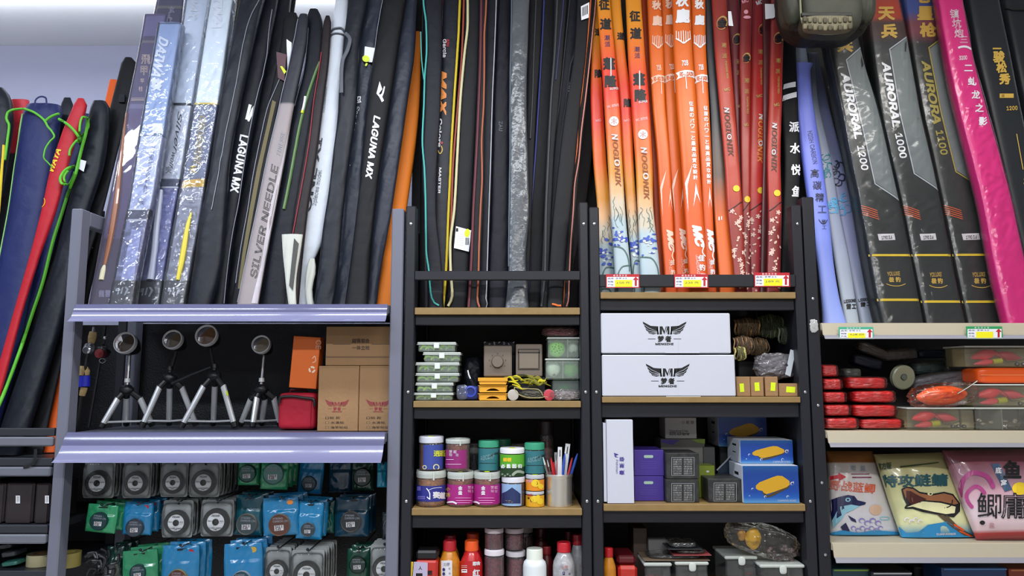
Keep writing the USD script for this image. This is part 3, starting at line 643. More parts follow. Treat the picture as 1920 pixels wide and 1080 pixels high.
b, t = bag('rod_case', 'black rod case with an olive side panel and a red card tag', 'rod case', [(25, 538, 556), (32, 532, 561), (60, 530, 561), (100, 524, 550), (200, 502, 526), (300, 481, 505), (400, 462, 484), (500, 446, 467), (571, 433, 452)], .07, .24, K1, ZL1, seed=34, wr=.003)
t.part('side_panel', decal([quad((513, 190), (520, 194), (505, 260), (492, 320), (478, 395), (463, 480), (454, 540), (448, 540), (456, 480), (470, 395), (485, 315), (500, 250))], b.S(), 6), nylon('cloth_olive', '6e6546', .6), label='olive side panel')
t.part('piping', b.edge([(527, 150), (514, 180), (505, 200), (490, 260), (478, 320), (467, 390), (454, 460), (444, 530)], .0014), cord('grey'))
t.part('card_tag', decal([quad((518, 97), (537, 102), (533, 152), (521, 146))], tag_S(527, 125)), M('print_maroon', '4a1c24', .4), label='dark red card tag')
t.part('price_sticker', decal([quad((525, 124), (529, 124), (537, 134), (533, 139))], tag_S(527, 125, .008)), INK['neon'], label='neon yellow sticker')
t.part('paper_tag', decal([quad((537, 73), (547, 80), (546, 96), (539, 130))], tag_S(541, 100)), INK['white'])
stS = [(27, 563, 576), (34, 558, 578), (60, 555, 577), (100, 546, 572), (200, 524, 551), (300, 501, 534), (395, 482, 516), (470, 466, 502), (560, 448, 486), (571, 445, 484)]
b, t = bag('rod_case', 'beige rod case with black lettering and a black upper end', 'rod case', stS, .05, .23, ramp_mat('case_beige', ramp_rows(stS, (27, 194, '191b28'), (198, 571, '948a8c')), .5, bump=(22, .2)), ZL1, seed=35, wr=.002, tk=.5)
t.part('lettering', decal([line('SILVER NEEDLE', (484, 525), (525, 312), 12, 1, .15)], b.S(), 8), INK['black'], label='black lettering')
t.part('lettering', decal([line('FINESSE', (528, 294), (537, 250), 7, 0, .2)], b.S(), 8), INK['grey'])
t.part('edge_strip', decal([quad((544, 240), (546, 242), (534, 310), (524, 350), (517, 395), (507, 470), (490, 568), (475, 568), (492, 500), (508, 395), (520, 345), (530, 305))], b.S(), 6), M('cloth_pale', 'c8c2cc', .5), label='pale edge strip')
t.part('piping', b.edge([(560, 38), (553, 70), (546, 110), (534, 160), (521, 200), (508, 260), (495, 320), (481, 392), (463, 475), (444, 566)], .0014), cord('grey'))
b, t = bag('rod_case', 'black rod case with a green edge, bent at its soft top', 'rod case', [(18, 581, 596), (24, 578, 600), (50, 577, 607), (90, 574, 608), (120, 572, 606), (200, 554, 592), (300, 536, 576), (400, 518, 562), (500, 500, 550), (571, 488, 544)], .06, .24, K2, ZL1, seed=36, wr=.005, tk=.5)
t.part('edge_band', b.edge([(602, 120), (591, 150), (578, 190), (566, 235), (554, 300), (545, 350), (536, 395)], .0048), cord('moss', '5d7f4a'), label='mossy green edge band')
t.part('paper_strip', b.edge([(576, 186), (573, 205), (571, 212)], .004, .006), INK['white']); t.part('sticker', b.edge([(571, 212), (570, 217)], .0045, .006), INK['neon'])
t.part('woven_label', decal([quad((563, 95), (571, 105), (563, 140), (553, 137))], b.S(.004), 8), M('woven_grey', '7d828e', .7, bump=(300, .5)), label='grey woven label')
t.part('piping', b.edge([(580, 55), (575, 110), (566, 150), (553, 200)], .0012), cord('grey'))
b, t = bag('rod_case', 'thin dark case edged with red piping left of the white case', 'rod case', [(30, 611, 618), (36, 608, 621), (100, 601, 618), (200, 586, 606), (300, 569, 593), (400, 552, 577), (500, 540, 566), (571, 534, 560)], .04, .22, nylon('nylon_maroon_black', '1d1418', .5), ZL1, seed=37, tk=.6)
t.part('piping', b.edge([(604, 100), (598, 140), (590, 190), (583, 260), (572, 330), (561, 390), (551, 440)], .0018), cord('dark_red', '8c2230'), label='dark red piping')
stW = [(-40, 637, 660), (0, 630, 654), (45, 624, 652), (62, 622, 646), (100, 614, 643), (190, 601, 637), (300, 583, 628), (400, 569, 613), (450, 563, 605), (500, 556, 584), (535, 551, 574), (558, 552, 582), (571, 556, 580)]
b, t = bag('rod_case', 'white rod case tied with a dark strap, its foot in crumpled paper', 'rod case', stW, .03, .21, WHITEC, ZL1, seed=38, wr=.004, tk=.45)
t.part('lettering', decal([line('ONE XI', (584, 400), (607, 262), 12, 2), line('2pieces model', (595, 388), (606, 322), 7, 1)], b.S(), 8), M('print_graphite', '3c3e44', .5), label='grey lettering')
t.part('lettering', decal([line('TOURNAMENT', (611, 215), (616, 165), 4)], b.S(), 8), INK['grey'])
t.part('strap', b.edge([(621, 62), (630, 57), (640, 56), (647, 62)], .0038, .003), cord('strap', '50545e')); t.part('strap', b.edge([(620, 70), (632, 66), (646, 68)], .003, .003), cord('strap'))
wt_ = t
t.part('edge_strip', b.edge([(637, 195), (633, 240), (627, 300), (620, 360), (613, 398)], .0022, .001), M('cloth_cream', 'b8b4a8', .5))
fl = Bag([(440, 529, 568), (480, 531, 562), (520, 535, 556), (571, 541, 556)], .013, .03, ZL1, tk=.35, wr=.008, seed=50, nf=17, step=.01)
t.part('paper_wrap', fl.mesh()[:2], M('paper_crumpled', 'c9ccc4', .6), label='crumpled white paper wrap')
t.part('paper_bar', decal([quad((554, 448), (562, 458), (556, 500), (551, 545), (544, 536), (549, 490))], fl.S(.003), 6), M('print_dark_grey', '4c4c4a', .6))
fl2 = Bag([(485, 580, 590), (510, 574, 592), (540, 572, 586), (571, 576, 590)], .05, .07, ZL1, tk=.5, wr=.006, seed=51)
t.part('paper_wrap', fl2.mesh()[:2], M('paper_crumpled'))
bag('rod_case', 'slack grey-black case just right of the white one', 'rod case', [(-40, 652, 694), (0, 651, 690), (100, 643, 673), (200, 634, 669), (300, 624, 656), (400, 611, 643), (500, 597, 634), (571, 588, 625)], .06, .25, K3, ZL1, seed=39, wr=.012, tk=.5)
b, t = bag('rod_case', 'slate-grey case with white script and a white price tag', 'rod case', [(-40, 690, 727), (0, 685, 720), (100, 671, 705), (200, 659, 692), (300, 647, 684), (400, 640, 678), (500, 631, 670), (571, 622, 664)], .022, .19, K4, ZL1, seed=40, wr=.008, tk=.4, lo=.018)
t.part('lettering', decal([stack('忍', (673, 190), (673, 191), 13, 2), line('Sanduin', (669, 200), (657, 252), 8, 1, .3), line('LE fantasi', (657, 252), (651, 312), 7, 1, .2)], b.S(), 7), INK['white'], label='white script')
t.part('price_tag', decal([quad((684, 87), (703, 90), (698, 117), (682, 115))], tag_S(692, 102)), INK['white'], label='white price tag')
t.part('price_sticker', decal([ell(686, 110, 7, 6, 30), quad((686, 118), (690, 119), (687, 124), (684, 123))], tag_S(692, 102, .008)), INK['neon'])
t.part('piping', b.edge([(719, 0), (711, 45), (705, 85), (699, 130), (692, 190)], .0012), cord('pale_grey', 'b9bcc6'))
wt_.part('strap_end', tube(drape([(647, 62), (656, 75), (652, 92), (642, 115), (640, 140), (640, 174)], .003), .006, 8, flat=.3), cord('strap'))
b, t = bag('rod_case', 'black rod case with slanted white lettering beside the slate-grey one', 'rod case', [(-40, 726, 768), (0, 719, 762), (100, 702, 746), (200, 689, 731), (300, 679, 715), (400, 668, 702), (500, 656, 694), (571, 646, 690)], .05, .24, K1, ZL1, seed=41, wr=.006, tk=.5)
t.part('lettering', decal([line('LAGUNA MX', (704, 220), (687, 337), 11, 3, .2), quad((714, 157), (719, 172), (713, 180), (717, 187), (713, 186), (708, 180)), quad((722, 166), (724, 167), (722, 178), (719, 186), (722, 193), (718, 196), (712, 184), (718, 180))], b.S(), 7), INK['white'], label='slanted white lettering')
bag('rod_case', 'wide slate case leaning beside the orange one', 'rod case', [(-40, 756, 790), (0, 750, 784), (100, 738, 777), (200, 727, 763), (300, 714, 749), (400, 700, 734), (500, 688, 716), (571, 676, 706)], .06, .25, K4, ZL1, seed=42, wr=.007, tk=.5)
bag('rod_case', 'plain orange rod case leaning beside the right post of the grey rack', 'rod case', [(60, 778, 789), (75, 775, 789), (190, 759, 787), (300, 741, 776), (390, 727, 763), (450, 719, 753), (520, 707, 748), (571, 697, 740)], .07, .27, ORG, ZL1, seed=43, wr=.002, tk=.6)
for i, (a, c, lab) in enumerate([(480, 395, 'hidden black case in the back row behind the beige-lettered case'), (560, 450, 'back-row black case behind the green-edged case'), (700, 620, 'back-row black case behind the slate-grey cases'), (745, 660, 'back-row black case glimpsed beside the orange case'), (655, 560, 'back-row black case behind the white one')]):
    top = [(70, a + 26, a + 66)] if i in (1, 4) else [(-40, a + 30, a + 80)]
    bag('rod_case', lab, 'rod case', top + [(200, a - 12, a + 40), (400, (a + c) / 2 - 30, (a + c) / 2 + 38), (571, c - 4, c + 60)], .31, .365, K1, ZL1, seed=60 + i, wr=.002, back=True, tk=.16, hi=.392)
# ---------- D: black cases with coloured welts in the narrow rack
ZD = ZB[0]
def pip(t, b, pts, r, colname, hexv, label=None, lift=.003, y=None):
    pts = np.array(pts, float)
    if y is None: p = b.S(lift)(*spline(pts, 60).T)
    else:
        q = spline(pts, 60); q0 = (q[:, 1] - b.r0) / (b.r1 - b.r0); dep = b.C(np.clip(q0, 0, 1))[:, 1] - b.thick(np.clip(q0, 0, 1)) - y
        p = P(q[:, 0], q[:, 1], dep)
    t.part('piping', tube(p, r, 7), cord(colname, hexv), label=label)
D = [ # label, stations, y0, material, wrinkle
 ('leftmost black case in the narrow rack, with a teal cord down its face', [(-40, 796, 830), (0, 795, 829), (100, 797, 829), (200, 794, 826), (300, 791, 820), (400, 795, 818), (500, 800, 828), (576, 803, 832)], .05, K2, .002),
 ('black case with orange and white lettering and a yellow welt', [(-40, 831, 866), (0, 830, 863), (100, 826, 859), (190, 822, 853), (300, 812, 848), (400, 809, 844), (505, 805, 840), (576, 801, 836)], .04, K3, .0),
 ('black case with a cream welt and a white barcode tag', [(-40, 872, 906), (0, 872, 902), (100, 868, 900), (190, 860, 896), (300, 853, 890), (400, 848, 885), (500, 843, 880), (576, 838, 876)], .06, K1, .002),
 ('black case with a maroon and a rust-brown welt', [(-40, 899, 916), (0, 899, 914), (100, 897, 912), (190, 894, 910), (300, 889, 908), (400, 884, 906), (500, 880, 901), (576, 876, 899)], .05, K1, .001),
 ('black case with one thin pale grey welt', [(-40, 909, 936), (0, 909, 934), (100, 907, 930), (190, 904, 926), (300, 902, 923), (400, 901, 920), (500, 899, 916), (576, 898, 914)], .07, K2, .001),
 ('navy-black case with a faint grey word halfway up', [(-40, 933, 960), (0, 933, 958), (100, 929, 957), (190, 925, 957), (300, 922, 955), (400, 919, 956), (500, 916, 954), (576, 914, 952)], .08, K2, .004),
 ('shiny grey wrinkled case in the middle of the narrow rack', [(-40, 957, 994), (0, 957, 992), (100, 955, 990), (190, 955, 987), (300, 954, 991), (390, 953, 993), (500, 954, 986), (576, 948, 992)], .04, K5, .010),
 ('black case with a dark grey welt right of the shiny grey one', [(-40, 992, 1018), (100, 989, 1013), (190, 987, 1007), (300, 985, 1001), (400, 984, 997), (576, 978, 990)], .09, K1, .001),
 ('black case with a blue welt', [(-40, 1012, 1046), (100, 1008, 1040), (190, 1003, 1034), (300, 997, 1028), (390, 990, 1024), (500, 988, 1020), (576, 984, 1014)], .06, K1, .002),
 ('black case with a charcoal and a navy welt', [(-40, 1040, 1066), (100, 1036, 1056), (190, 1030, 1048), (300, 1024, 1038), (400, 1020, 1034), (576, 1012, 1028)], .05, K1, .001),
 ('black case with two thin charcoal welts', [(-40, 1064, 1092), (100, 1056, 1080), (190, 1046, 1066), (300, 1036, 1052), (400, 1030, 1044), (576, 1016, 1040)], .08, K2, .001),
 ('black case with faded grey writing beside the orange welt', [(-40, 1082, 1110), (0, 1082, 1106), (100, 1076, 1099), (190, 1062, 1089), (300, 1048, 1079), (390, 1038, 1070), (500, 1030, 1060), (576, 1026, 1056)], .05, K1, .001),
 ('rightmost black case in the narrow rack, with orange and pink welts', [(-40, 1102, 1122), (0, 1102, 1119), (100, 1096, 1109), (190, 1086, 1100), (300, 1074, 1088), (390, 1066, 1080), (500, 1056, 1073), (576, 1052, 1068)], .05, K1, .001)]
d = []
for i, (lab, st, y0, m, w) in enumerate(D):
    d.append(bag('rod_case', lab, 'rod case', st, y0, y0 + .19, m, ZD, seed=80 + i, wr=w, tk=.34, pad=.006))
pip(d[0][1], d[0][0], [(793, -20), (794, 5), (799, 45), (800, 90), (796, 150), (795, 190), (792, 265), (796, 320), (798, 385), (799, 470), (804, 508), (806, 535), (810, 560), (818, 571), (823, 573)], .0030, 'teal', '3fa6a0', 'teal welt', y=.004)
pip(d[0][1], d[0][0], [(789, 60), (790, 100), (795, 150)], .002, 'teal', None, None, y=.004)
bag('rod_case', 'black case with a bright red top at the left of the narrow rack', 'rod case', [(-40, 806, 836), (0, 808, 834), (100, 806, 830), (300, 798, 820), (576, 796, 824)], .1, .29, ramp_mat('case_red_top', [(0, 'b3203a'), (.16, 'a81c34'), (.168, '101218'), (1, '101218')], .5), ZD, seed=79)
b, t = d[1]
pip(t, b, [(863, -20), (863, 0), (858, 100), (852, 190), (846, 300), (842, 390), (837, 508), (831, 575)], .0042, 'yellow', None, 'yellow welt')
t.part('lettering', decal([line('MAX', (826, 134), (825, 218), 11, 4, .2)], b.S(), 7), INK['orange'], label='orange lettering')
t.part('lettering', decal([line('Colors', (822, 224), (820, 278), 7, 3), line('Garcia', (831, 76), (831, 110), 6, 2), line('MASTER', (824, 316), (822, 364), 4, 2)], b.S(), 7), INK['white'], label='white lettering')
t.part('lettering', decal([line('Abu', (838, 76), (838, 90), 5, 2), ell(829, 270, 2, 2.5)], b.S(), 7), INK['red'])
t.part('emblem', decal([stroke([(828, 276), (830, 283), (826, 290), (822, 284)], 2)], b.S(), 7), INK['gold'])
b, t = d[2]
pip(t, b, [(876, -20), (877, 10), (877, 40), (871, 100), (863, 190), (857, 300), (852, 390), (844, 465), (845, 510), (847, 535), (848, 552), (840, 574)], .0042, 'cream', 'c9c49a', 'cream welt', y=.006)
pip(t, b, [(870, -20), (866, 100), (859, 190), (854, 250), (849, 320), (846, 420), (843, 520)], .0034, 'rust', '8e3a2a', 'rust red welt', y=.001)
t.part('price_tag', decal([quad((855, 424), (884, 432), (879, 472), (851, 465))], tag_S(866, 448)), INK['white'], label='white paper tag')
t.part('price_sticker', decal([ell(876, 437, 5, 8, 10)], tag_S(866, 448, .0065)), INK['neon'])
t.part('barcode', decal([quad((873 + i * 1.8, 446), (874 + i * 1.8, 446), (873.4 + i * 1.8, 459), (872.4 + i * 1.8, 459)) for i in range(4)] + [rect(855, 428, 859, 434)] + [line('-' * 9, (857, 440 + 4 * i), (869, 441 + 4 * i), 3) for i in range(6)], tag_S(866, 448, .0068)), INK['black'])
b, t = d[3]
pip(t, b, [(903, -20), (901, 100), (898, 190), (893, 300), (888, 390), (885, 470), (879, 575)], .0042, 'maroon', '5c1f2c', 'maroon welt')
pip(t, b, [(912, -20), (911, 20), (908, 70), (908, 110), (907, 190), (903, 270), (904, 330), (901, 390), (898, 470), (897, 520), (895, 560), (899, 576)], .0030, 'rust_brown', 'a2583a', 'rust-brown welt', y=.005)
b, t = d[4]
pip(t, b, [(931, -20), (930, 20), (927, 100), (923, 190), (920, 300), (917, 390), (914, 490), (913, 520), (912, 545), (911, 562), (914, 568), (911, 576)], .0018, 'pale_grey', None, 'pale grey welt')
d[5][1].part('lettering', decal([line('ZAU', (936, 230), (936, 248), 6, 1)], d[5][0].S(), 7), INK['grey'])
pip(d[6][1], d[6][0], [(958, 0), (957, 190), (956, 300), (955, 420), (953, 500)], .0016, 'steel_blue', '5a6a78')
pip(d[7][1], d[7][0], [(1005, 0), (1001, 100), (998, 190), (994, 260)], .003, 'charcoal', '33363c', y=.004)
pip(d[8][1], d[8][0], [(1021, -20), (1020, 0), (1018, 50), (1015, 100), (1010, 190), (1003, 300), (996, 390), (993, 450), (992, 508), (988, 575)], .0030, 'blue', '3d4590', 'blue welt', y=.003)
pip(d[9][1], d[9][0], [(1046, -20), (1045, 0), (1040, 100), (1033, 190), (1028, 300), (1024, 390), (1022, 505), (1015, 575)], .0034, 'charcoal', None, y=.004)
pip(d[9][1], d[9][0], [(1058, -20), (1055, 20), (1049, 80), (1042, 150)], .0022, 'navy', '2a2e5c', y=.002)
pip(d[10][1], d[10][0], [(1071, -20), (1062, 60), (1058, 100), (1049, 190), (1041, 250), (1036, 310)], .0026, 'charcoal', None, y=.003)
pip(d[10][1], d[10][0], [(1089, -20), (1082, 50), (1077, 100), (1070, 122), (1062, 190), (1055, 240), (1048, 300), (1037, 390), (1025, 505), (1018, 575)], .0030, 'charcoal', None, y=.003)
b, t = d[11]
t.part('lettering', decal([line('GAMAKATSU', (1066, 110), (1062, 172), 5), line('SERIES', (1056, 198), (1052, 235), 4)], b.S(), 7), INK['grey'])
t.part('price_tag', decal([quad((1089, 12), (1105, 4), (1104, 33), (1090, 38))], tag_S(1097, 20)), INK['white'], label='white barcode tag')
t.part('barcode', decal([quad((1092 + 2.2 * i, 14 - i), (1093.2 + 2.2 * i, 13.5 - i), (1093.2 + 2.2 * i, 30 - i), (1092 + 2.2 * i, 30.5 - i)) for i in range(5)], tag_S(1097, 20, .0065)), INK['black'])
b, t = d[12]
pip(t, b, [(1108, -20), (1107, 0), (1103, 50), (1098, 100), (1088, 190), (1082, 225), (1082, 260), (1078, 300), (1072, 325), (1067, 390), (1058, 470), (1057, 530), (1056, 560), (1054, 575)], .0036, 'bright_orange', 'f07432', 'bright orange welt', y=.007)
pip(t, b, [(1118, -20), (1117, 0), (1111, 60), (1107, 100), (1097, 190), (1090, 245), (1085, 300), (1077, 350), (1075, 390), (1070, 460), (1067, 530), (1066, 560), (1062, 575)], .0024, 'salmon', 'c9877c', 'salmon pink welt', y=.006)
t.part('frayed_end', tube(P([1035, 1040, 1046, 1052], [570, 571, 573, 573], .02), .003, 6), cord('bright_orange'))
for i, (a, c, lab) in enumerate([(800, 790, 'back-row black case at the left of the narrow rack'), (850, 838, 'back-row black case behind the cream-welted one'), (905, 892, 'back-row black case behind the pale-welted one'), (960, 945, 'back-row black case behind the shiny grey one'), (1010, 990, 'back-row black case behind the blue-welted one'), (1062, 1030, 'back-row black case at the right of the narrow rack')]):
    bag('rod_case', lab, 'rod case', [(-40, a - 6, a + 58), (300, (a + c) / 2 - 8, (a + c) / 2 + 50), (576, c, c + 52)], .31, .365, K1, ZD, seed=110 + i, tk=.16, back=True, hi=.392)
bag('rod_case', 'dark brown-black case standing tall behind the post between the black racks', 'rod case', [(-40, 1092, 1136), (200, 1086, 1118), (390, 1072, 1098), (500, 1050, 1076), (576, 1036, 1064)], .29, .34, nylon('nylon_brown_black', '1b1615', .55), ZD, seed=117, tk=.16, back=True, hi=.392)
# ---------- E: orange and red printed cases
ZE = ZCs[0]; PRT = dict(rough=.38, bump=(14, .12))
def sunset(key, st, sh):
    return ramp_mat(key, ramp_rows(st, (-40, 40 + sh, 'd98a1c'), (90 + sh, 95 + sh, 'dd6a1e'), (150 + sh, 200 + sh, 'd93a20'), (255 + sh, 275 + sh, 'dd641c'), (330 + sh, 345 + sh, 'd08a30'), (375 + sh, 380 + sh, 'd8a878'), (400 + sh, 420 + sh, 'c4b8a4'), (435 + sh, 550, 'a9bcc4')), **PRT)
rnd = random.Random(5)
def landscape(t, b, x, y, w, seed):
    """printed willow, blue village and winding branch on the foot of the case; x, w at row y"""
    r = random.Random(seed); cx = lambda py: float(b.ml(py)); hw = lambda py: float(b.mw(py)) * .95
    g = []
    for i in range(7):
        a, py = r.uniform(-.8, .8), y - r.uniform(0, 40)
        p = [(cx(py) + a * hw(py), py)]
        for k in range(4): py += r.uniform(4, 8); a += r.uniform(-.35, .35); a = max(-.95, min(.95, a)); p.append((cx(py) + a * hw(py), py))
        g.append(stroke(p, r.uniform(.5, 1.0)))
    for y2 in (y + 60, y + 95):
        s = r.choice((-1, 1)); g.append(stroke([(cx(y2) - s * hw(y2), y2), (cx(y2 + 8), y2 + r.uniform(-3, 5)), (cx(y2 + 22) + s * .8 * hw(y2), y2 + 22), (cx(y2 + 40) + s * .9 * hw(y2), y2 + 45)], 2.2))
    t.part('print', decal(g, b.S(), 6), M('print_ink_teal', '4c6a66', .5), label='inked branches')
    g = []
    for i in range(16):
        py = y + 22 + r.gauss(12, 10); a = r.uniform(-.85, .85); g.append(ell(cx(py) + a * hw(py), py, r.uniform(2, 6), r.uniform(1.2, 3), r.uniform(-30, 30)))
    t.part('print', decal(shapely.union_all(g), b.S(.0018), 6), INK['blue'], label='blue village print')
    g = [ell(cx(y + 40) + r.uniform(-.6, .6) * hw(y + 40), y + r.uniform(30, 52), r.uniform(1.5, 3.5), r.uniform(1, 2.2)) for i in range(7)]
    t.part('print', decal(shapely.union_all(g), b.S(.0021), 6), INK['white'])
EST = [('leftmost sunset-orange case, dim along its left side', [(-40, 1108, 1122), (0, 1109, 1123), (100, 1109, 1126), (190, 1107, 1131), (300, 1112, 1137), (400, 1120, 1146), (510, 1123, 1152), (547, 1124, 1153)], .05, 30),
 ('sunset-orange case with brush characters and a willow print, second from left', [(-40, 1117, 1142), (0, 1119, 1144), (100, 1126, 1153), (190, 1132, 1161), (300, 1139, 1167), (390, 1144, 1172), (510, 1152, 1183), (547, 1154, 1186)], .03, -20),
 ('sunset-orange case half hidden between two others with brush characters', [(-40, 1141, 1162), (0, 1143, 1164), (100, 1152, 1173), (190, 1160, 1184), (300, 1167, 1188), (390, 1174, 1194), (510, 1184, 1201), (547, 1186, 1204)], .06, 15),
 ('widest sunset-orange case, with black brush characters on its whole face', [(-40, 1171, 1200), (0, 1173, 1202), (100, 1177, 1209), (190, 1183, 1217), (300, 1191, 1223), (390, 1195, 1225), (510, 1200, 1237), (547, 1202, 1239)], .035, 5)]
for i, (lab, st, y0, sh) in enumerate(EST):
    b, t = bag('rod_case', lab, 'rod case', st, y0, y0 + .19, sunset('sunset_%d' % i, st, sh), ZE, seed=130 + i, tk=.5, wr=.0012)
    cx = lambda py: float(b.ml(py)); s2 = sh
    if i in (1, 3):
        o = {1: (12, 48, 78, 122, 155), 3: (34, 66, 100, 152, 182)}[i]
        t.part('lettering', decal([stack('征', (cx(o[0]), o[0]), (cx(o[0]), o[0]), 20, 2), stack('道', (cx(o[1]), o[1]), (cx(o[1]), o[1]), 21, 2), stack('蓬', (cx(o[3]), o[3]), (cx(o[3]), o[3]), 23, 3), stack('隆', (cx(o[4]), o[4]), (cx(o[4]), o[4]), 23, 3)], b.S(), 7), INK['black'], label='black brush characters')
        t.part('lettering', decal([stack('潮派', (cx(o[2] - 5), o[2] - 4), (cx(o[2] + 8), o[2] + 8), 10)], b.S(), 7), INK['darkblue'])
        t.part('lettering', decal([line('NOGIONIK', (cx(280) - 5, 274 + s2), (cx(360) - 2, 372 + s2), 9, 2, .2)], b.S(), 7), M('print_brown_orange', '8e4a1c', .5), label='brown lettering')
        t.part('lettering', decal([line('N', (cx(280) - 6, 274 + s2), (cx(290) - 5, 286 + s2), 10, 2, .2), line('O', (cx(330) - 4, 322 + s2), (cx(340) - 3, 334 + s2), 9, 2), ell(cx(250), 250 + s2, 9, 9).difference(stack('木', (cx(250), 250 + s2), (cx(250), 250 + s2), 11, 1)[0]), line('MC 佳钓尼', (cx(222) - 10, 226 + s2), (cx(222) + 11, 222 + s2), 5, 1), line('SUPER', (cx(190) - 4, 192 + s2), (cx(190) + 13, 190 + s2), 4, 2), stroke([(cx(160), 132 + s2), (cx(162), 165 + s2)], 2)], b.S(.002), 7), INK['palewhite'], label='white emblem and letters')
    else:
        o = (110, 140) if i == 0 else (165, 195)
        t.part('lettering', decal([stack('道', (cx(60) + 5, 62 + 4 * i), (cx(60) + 5, 62 + 4 * i), 14, 2), stack('隆', (cx(o[1]) + 4, o[1]), (cx(o[1]) + 4, o[1]), 16, 2)], b.S(), 7), INK['black'])
        t.part('lettering', decal([line('MC', (cx(230) - 4, 231), (cx(230) + 6, 229), 4, 1)], b.S(), 7), INK['palewhite'])
    landscape(t, b, cx(420), 420 + sh * .8, 12, 140 + i)
OMC = ramp_mat('case_orange_print', [(0, 'd4601a'), (.45, 'dd6a1c'), (.7, 'd85a18'), (1, 'd4531a')], **PRT)
OMD = nylon('case_dark_orange', 'a8401a', .45, .12)
bag('rod_case', 'dull orange case deep between the sunset and the arrow-printed cases', 'rod case', [(-40, 1199, 1214), (0, 1201, 1214), (190, 1215, 1226), (300, 1221, 1238), (510, 1232, 1247), (547, 1234, 1250)], .09, .28, OMD, ZE, tk=.4)
MCS = [('orange case with white arrow print, leftmost of the four alike', [(-40, 1211, 1238), (0, 1213, 1239), (100, 1217, 1244), (190, 1222, 1247), (300, 1232, 1256), (390, 1237, 1261), (510, 1245, 1266), (547, 1247, 1269)], .06, .6, 8, 8),
 ('orange case with white arrow print, second of the four, partly covered', [(-40, 1236, 1262), (0, 1238, 1263), (100, 1241, 1267), (190, 1246, 1271), (300, 1252, 1278), (390, 1260, 1284), (510, 1264, 1292), (547, 1265, 1294)], .075, .75, 10, 6),
 ('orange case with white arrow print, widest and most fully seen of the four', [(-40, 1257, 1292), (0, 1260, 1294), (100, 1263, 1298), (190, 1268, 1305), (300, 1277, 1311), (390, 1283, 1317), (510, 1291, 1326), (547, 1292, 1328)], .03, 0, 0, 0),
 ('orange case with white arrow print, rightmost of the four, beside the black-topped one', [(-40, 1292, 1320), (0, 1294, 1322), (100, 1297, 1324), (190, 1303, 1329), (300, 1312, 1334), (390, 1316, 1336), (510, 1322, 1341), (547, 1324, 1343)], .05, .15, -3, 7)]
for i, (lab, st, y0, ush, dx, dy) in enumerate(MCS):
    b, t = bag('rod_case', lab, 'rod case', st, y0, y0 + .19, OMC, ZE, seed=150 + i, tk=.5, wr=.001)
    def c(py, u=0.0): return (float(b.ml(py)) + u * float(b.mw(py)), py)
    k = .72 if i in (0, 1, 3) else 1
    w = INK['white'] if i > 1 else M('print_pale_peach', 'e8c2ae', .45)
    u0 = ush * .7
    g = [stack('秋', c(5 + dy, u0 * .6), c(5 + dy), 24 * k, 3), stack('鹿', c(34 + dy, u0 * .6), c(34 + dy), 27 * k, 4)]
    for du in (-.5, -.25, 0, .25, .5):
        a0, a1 = c(62 + dy + abs(du) * 4, du + u0 * .5), c(84 + dy - abs(du) * 8, du + u0 * .5); g.append(stroke([a0, a1], 1.5, 3))
    for sgn in (-1, 1):
        g.append(stroke([c(76 + dy, sgn * .75 + u0 * .5), c(85 + dy, sgn * .05 + u0 * .5)], 2.6, 3)); g.append(stroke([c(62 + dy, sgn * .72 + u0 * .5), c(76 + dy, sgn * .75 + u0 * .5)], 1.4, 3))
    g += [line('728', c(127 + dy, -.3 + u0 * .4), c(126 + dy, .35 + u0 * .4), 9, 3), stroke([c(140 + dy, u0), c(170 + dy, u0)], 1.6, 3)]
    rb = quad(c(139 + dy, -.95), c(135 + dy, 0), c(136 + dy, .95), c(149 + dy, .95), c(147 + dy, 0), c(152 + dy, -.95), c(146 + dy, -.75))
    txt = line('RE-AGAIN', c(147 + dy, -.6), c(146 + dy, .8), 7, 2)
    g.append(rb.difference(txt.buffer(.2)))
    if i > 1:
        g.append(stack('征服のパワーと最高品質な設計', c(198 + dy, .35), c(335 + dy, .32), 8.5, 2))
    g.append(quad(c(345 + dy, .3 + u0), c(410 + dy, 1.0), c(395 + dy, .98), c(365 + dy, .32 + u0 * .7), c(400 + dy, -.3 + u0 * .5), c(440 + dy, -.62 + u0 * .3)))
    if i != 3: g.append(quad(c(312 + dy, .05 + u0 * .5), c(332 + dy, -.5), c(345 + dy, -.85), c(400 + dy, -.7), c(350 + dy, -.6)))
    g += [line('MC', c(424 + dy, -.35 + u0 * .4), c(468 + dy, -.1 + u0 * .4), 14 * k, 5, .3), stroke([c(455 + dy, .4), c(462 + dy, .75), c(474 + dy, .5), c(482 + dy, .8)], 2.2), stack('佳钓尼', c(486 + dy, .35 + u0 * .3), c(520 + dy, .38 + u0 * .3), 12 * k, 2), line('JIADIAO', c(480 + dy, -.25 + u0 * .3), c(516 + dy, -.2 + u0 * .3), 4.5, 1)]
    t.part('lettering', decal(g, b.S(), 6), w, label='white print of arrows and characters')
stK = [(-40, 1320, 1334), (0, 1322, 1336), (100, 1324, 1343), (190, 1330, 1352), (300, 1334, 1362), (390, 1338, 1368), (510, 1347, 1378), (547, 1349, 1381)]
b, t = bag('rod_case', 'case that runs from black above to orange at its foot', 'rod case', stK, .06, .25, ramp_mat('black_to_orange', ramp_rows(stK, (-40, 230, '2a2c33'), (320, 330, '5c4a40'), (390, 395, 'c05a28'), (420, 547, 'd8641e')), **PRT), ZE, seed=160, tk=.4)
t.part('lettering', decal([rect(1345, 408, 1348, 415), rect(1350, 407, 1352, 414)], b.S(), 6), INK['palewhite'])
bag('rod_case', 'dull orange case deep behind the black-to-orange one', 'rod case', [(-40, 1326, 1346), (200, 1340, 1358), (400, 1336, 1352), (547, 1340, 1362)], .13, .32, OMD, ZE, tk=.35)
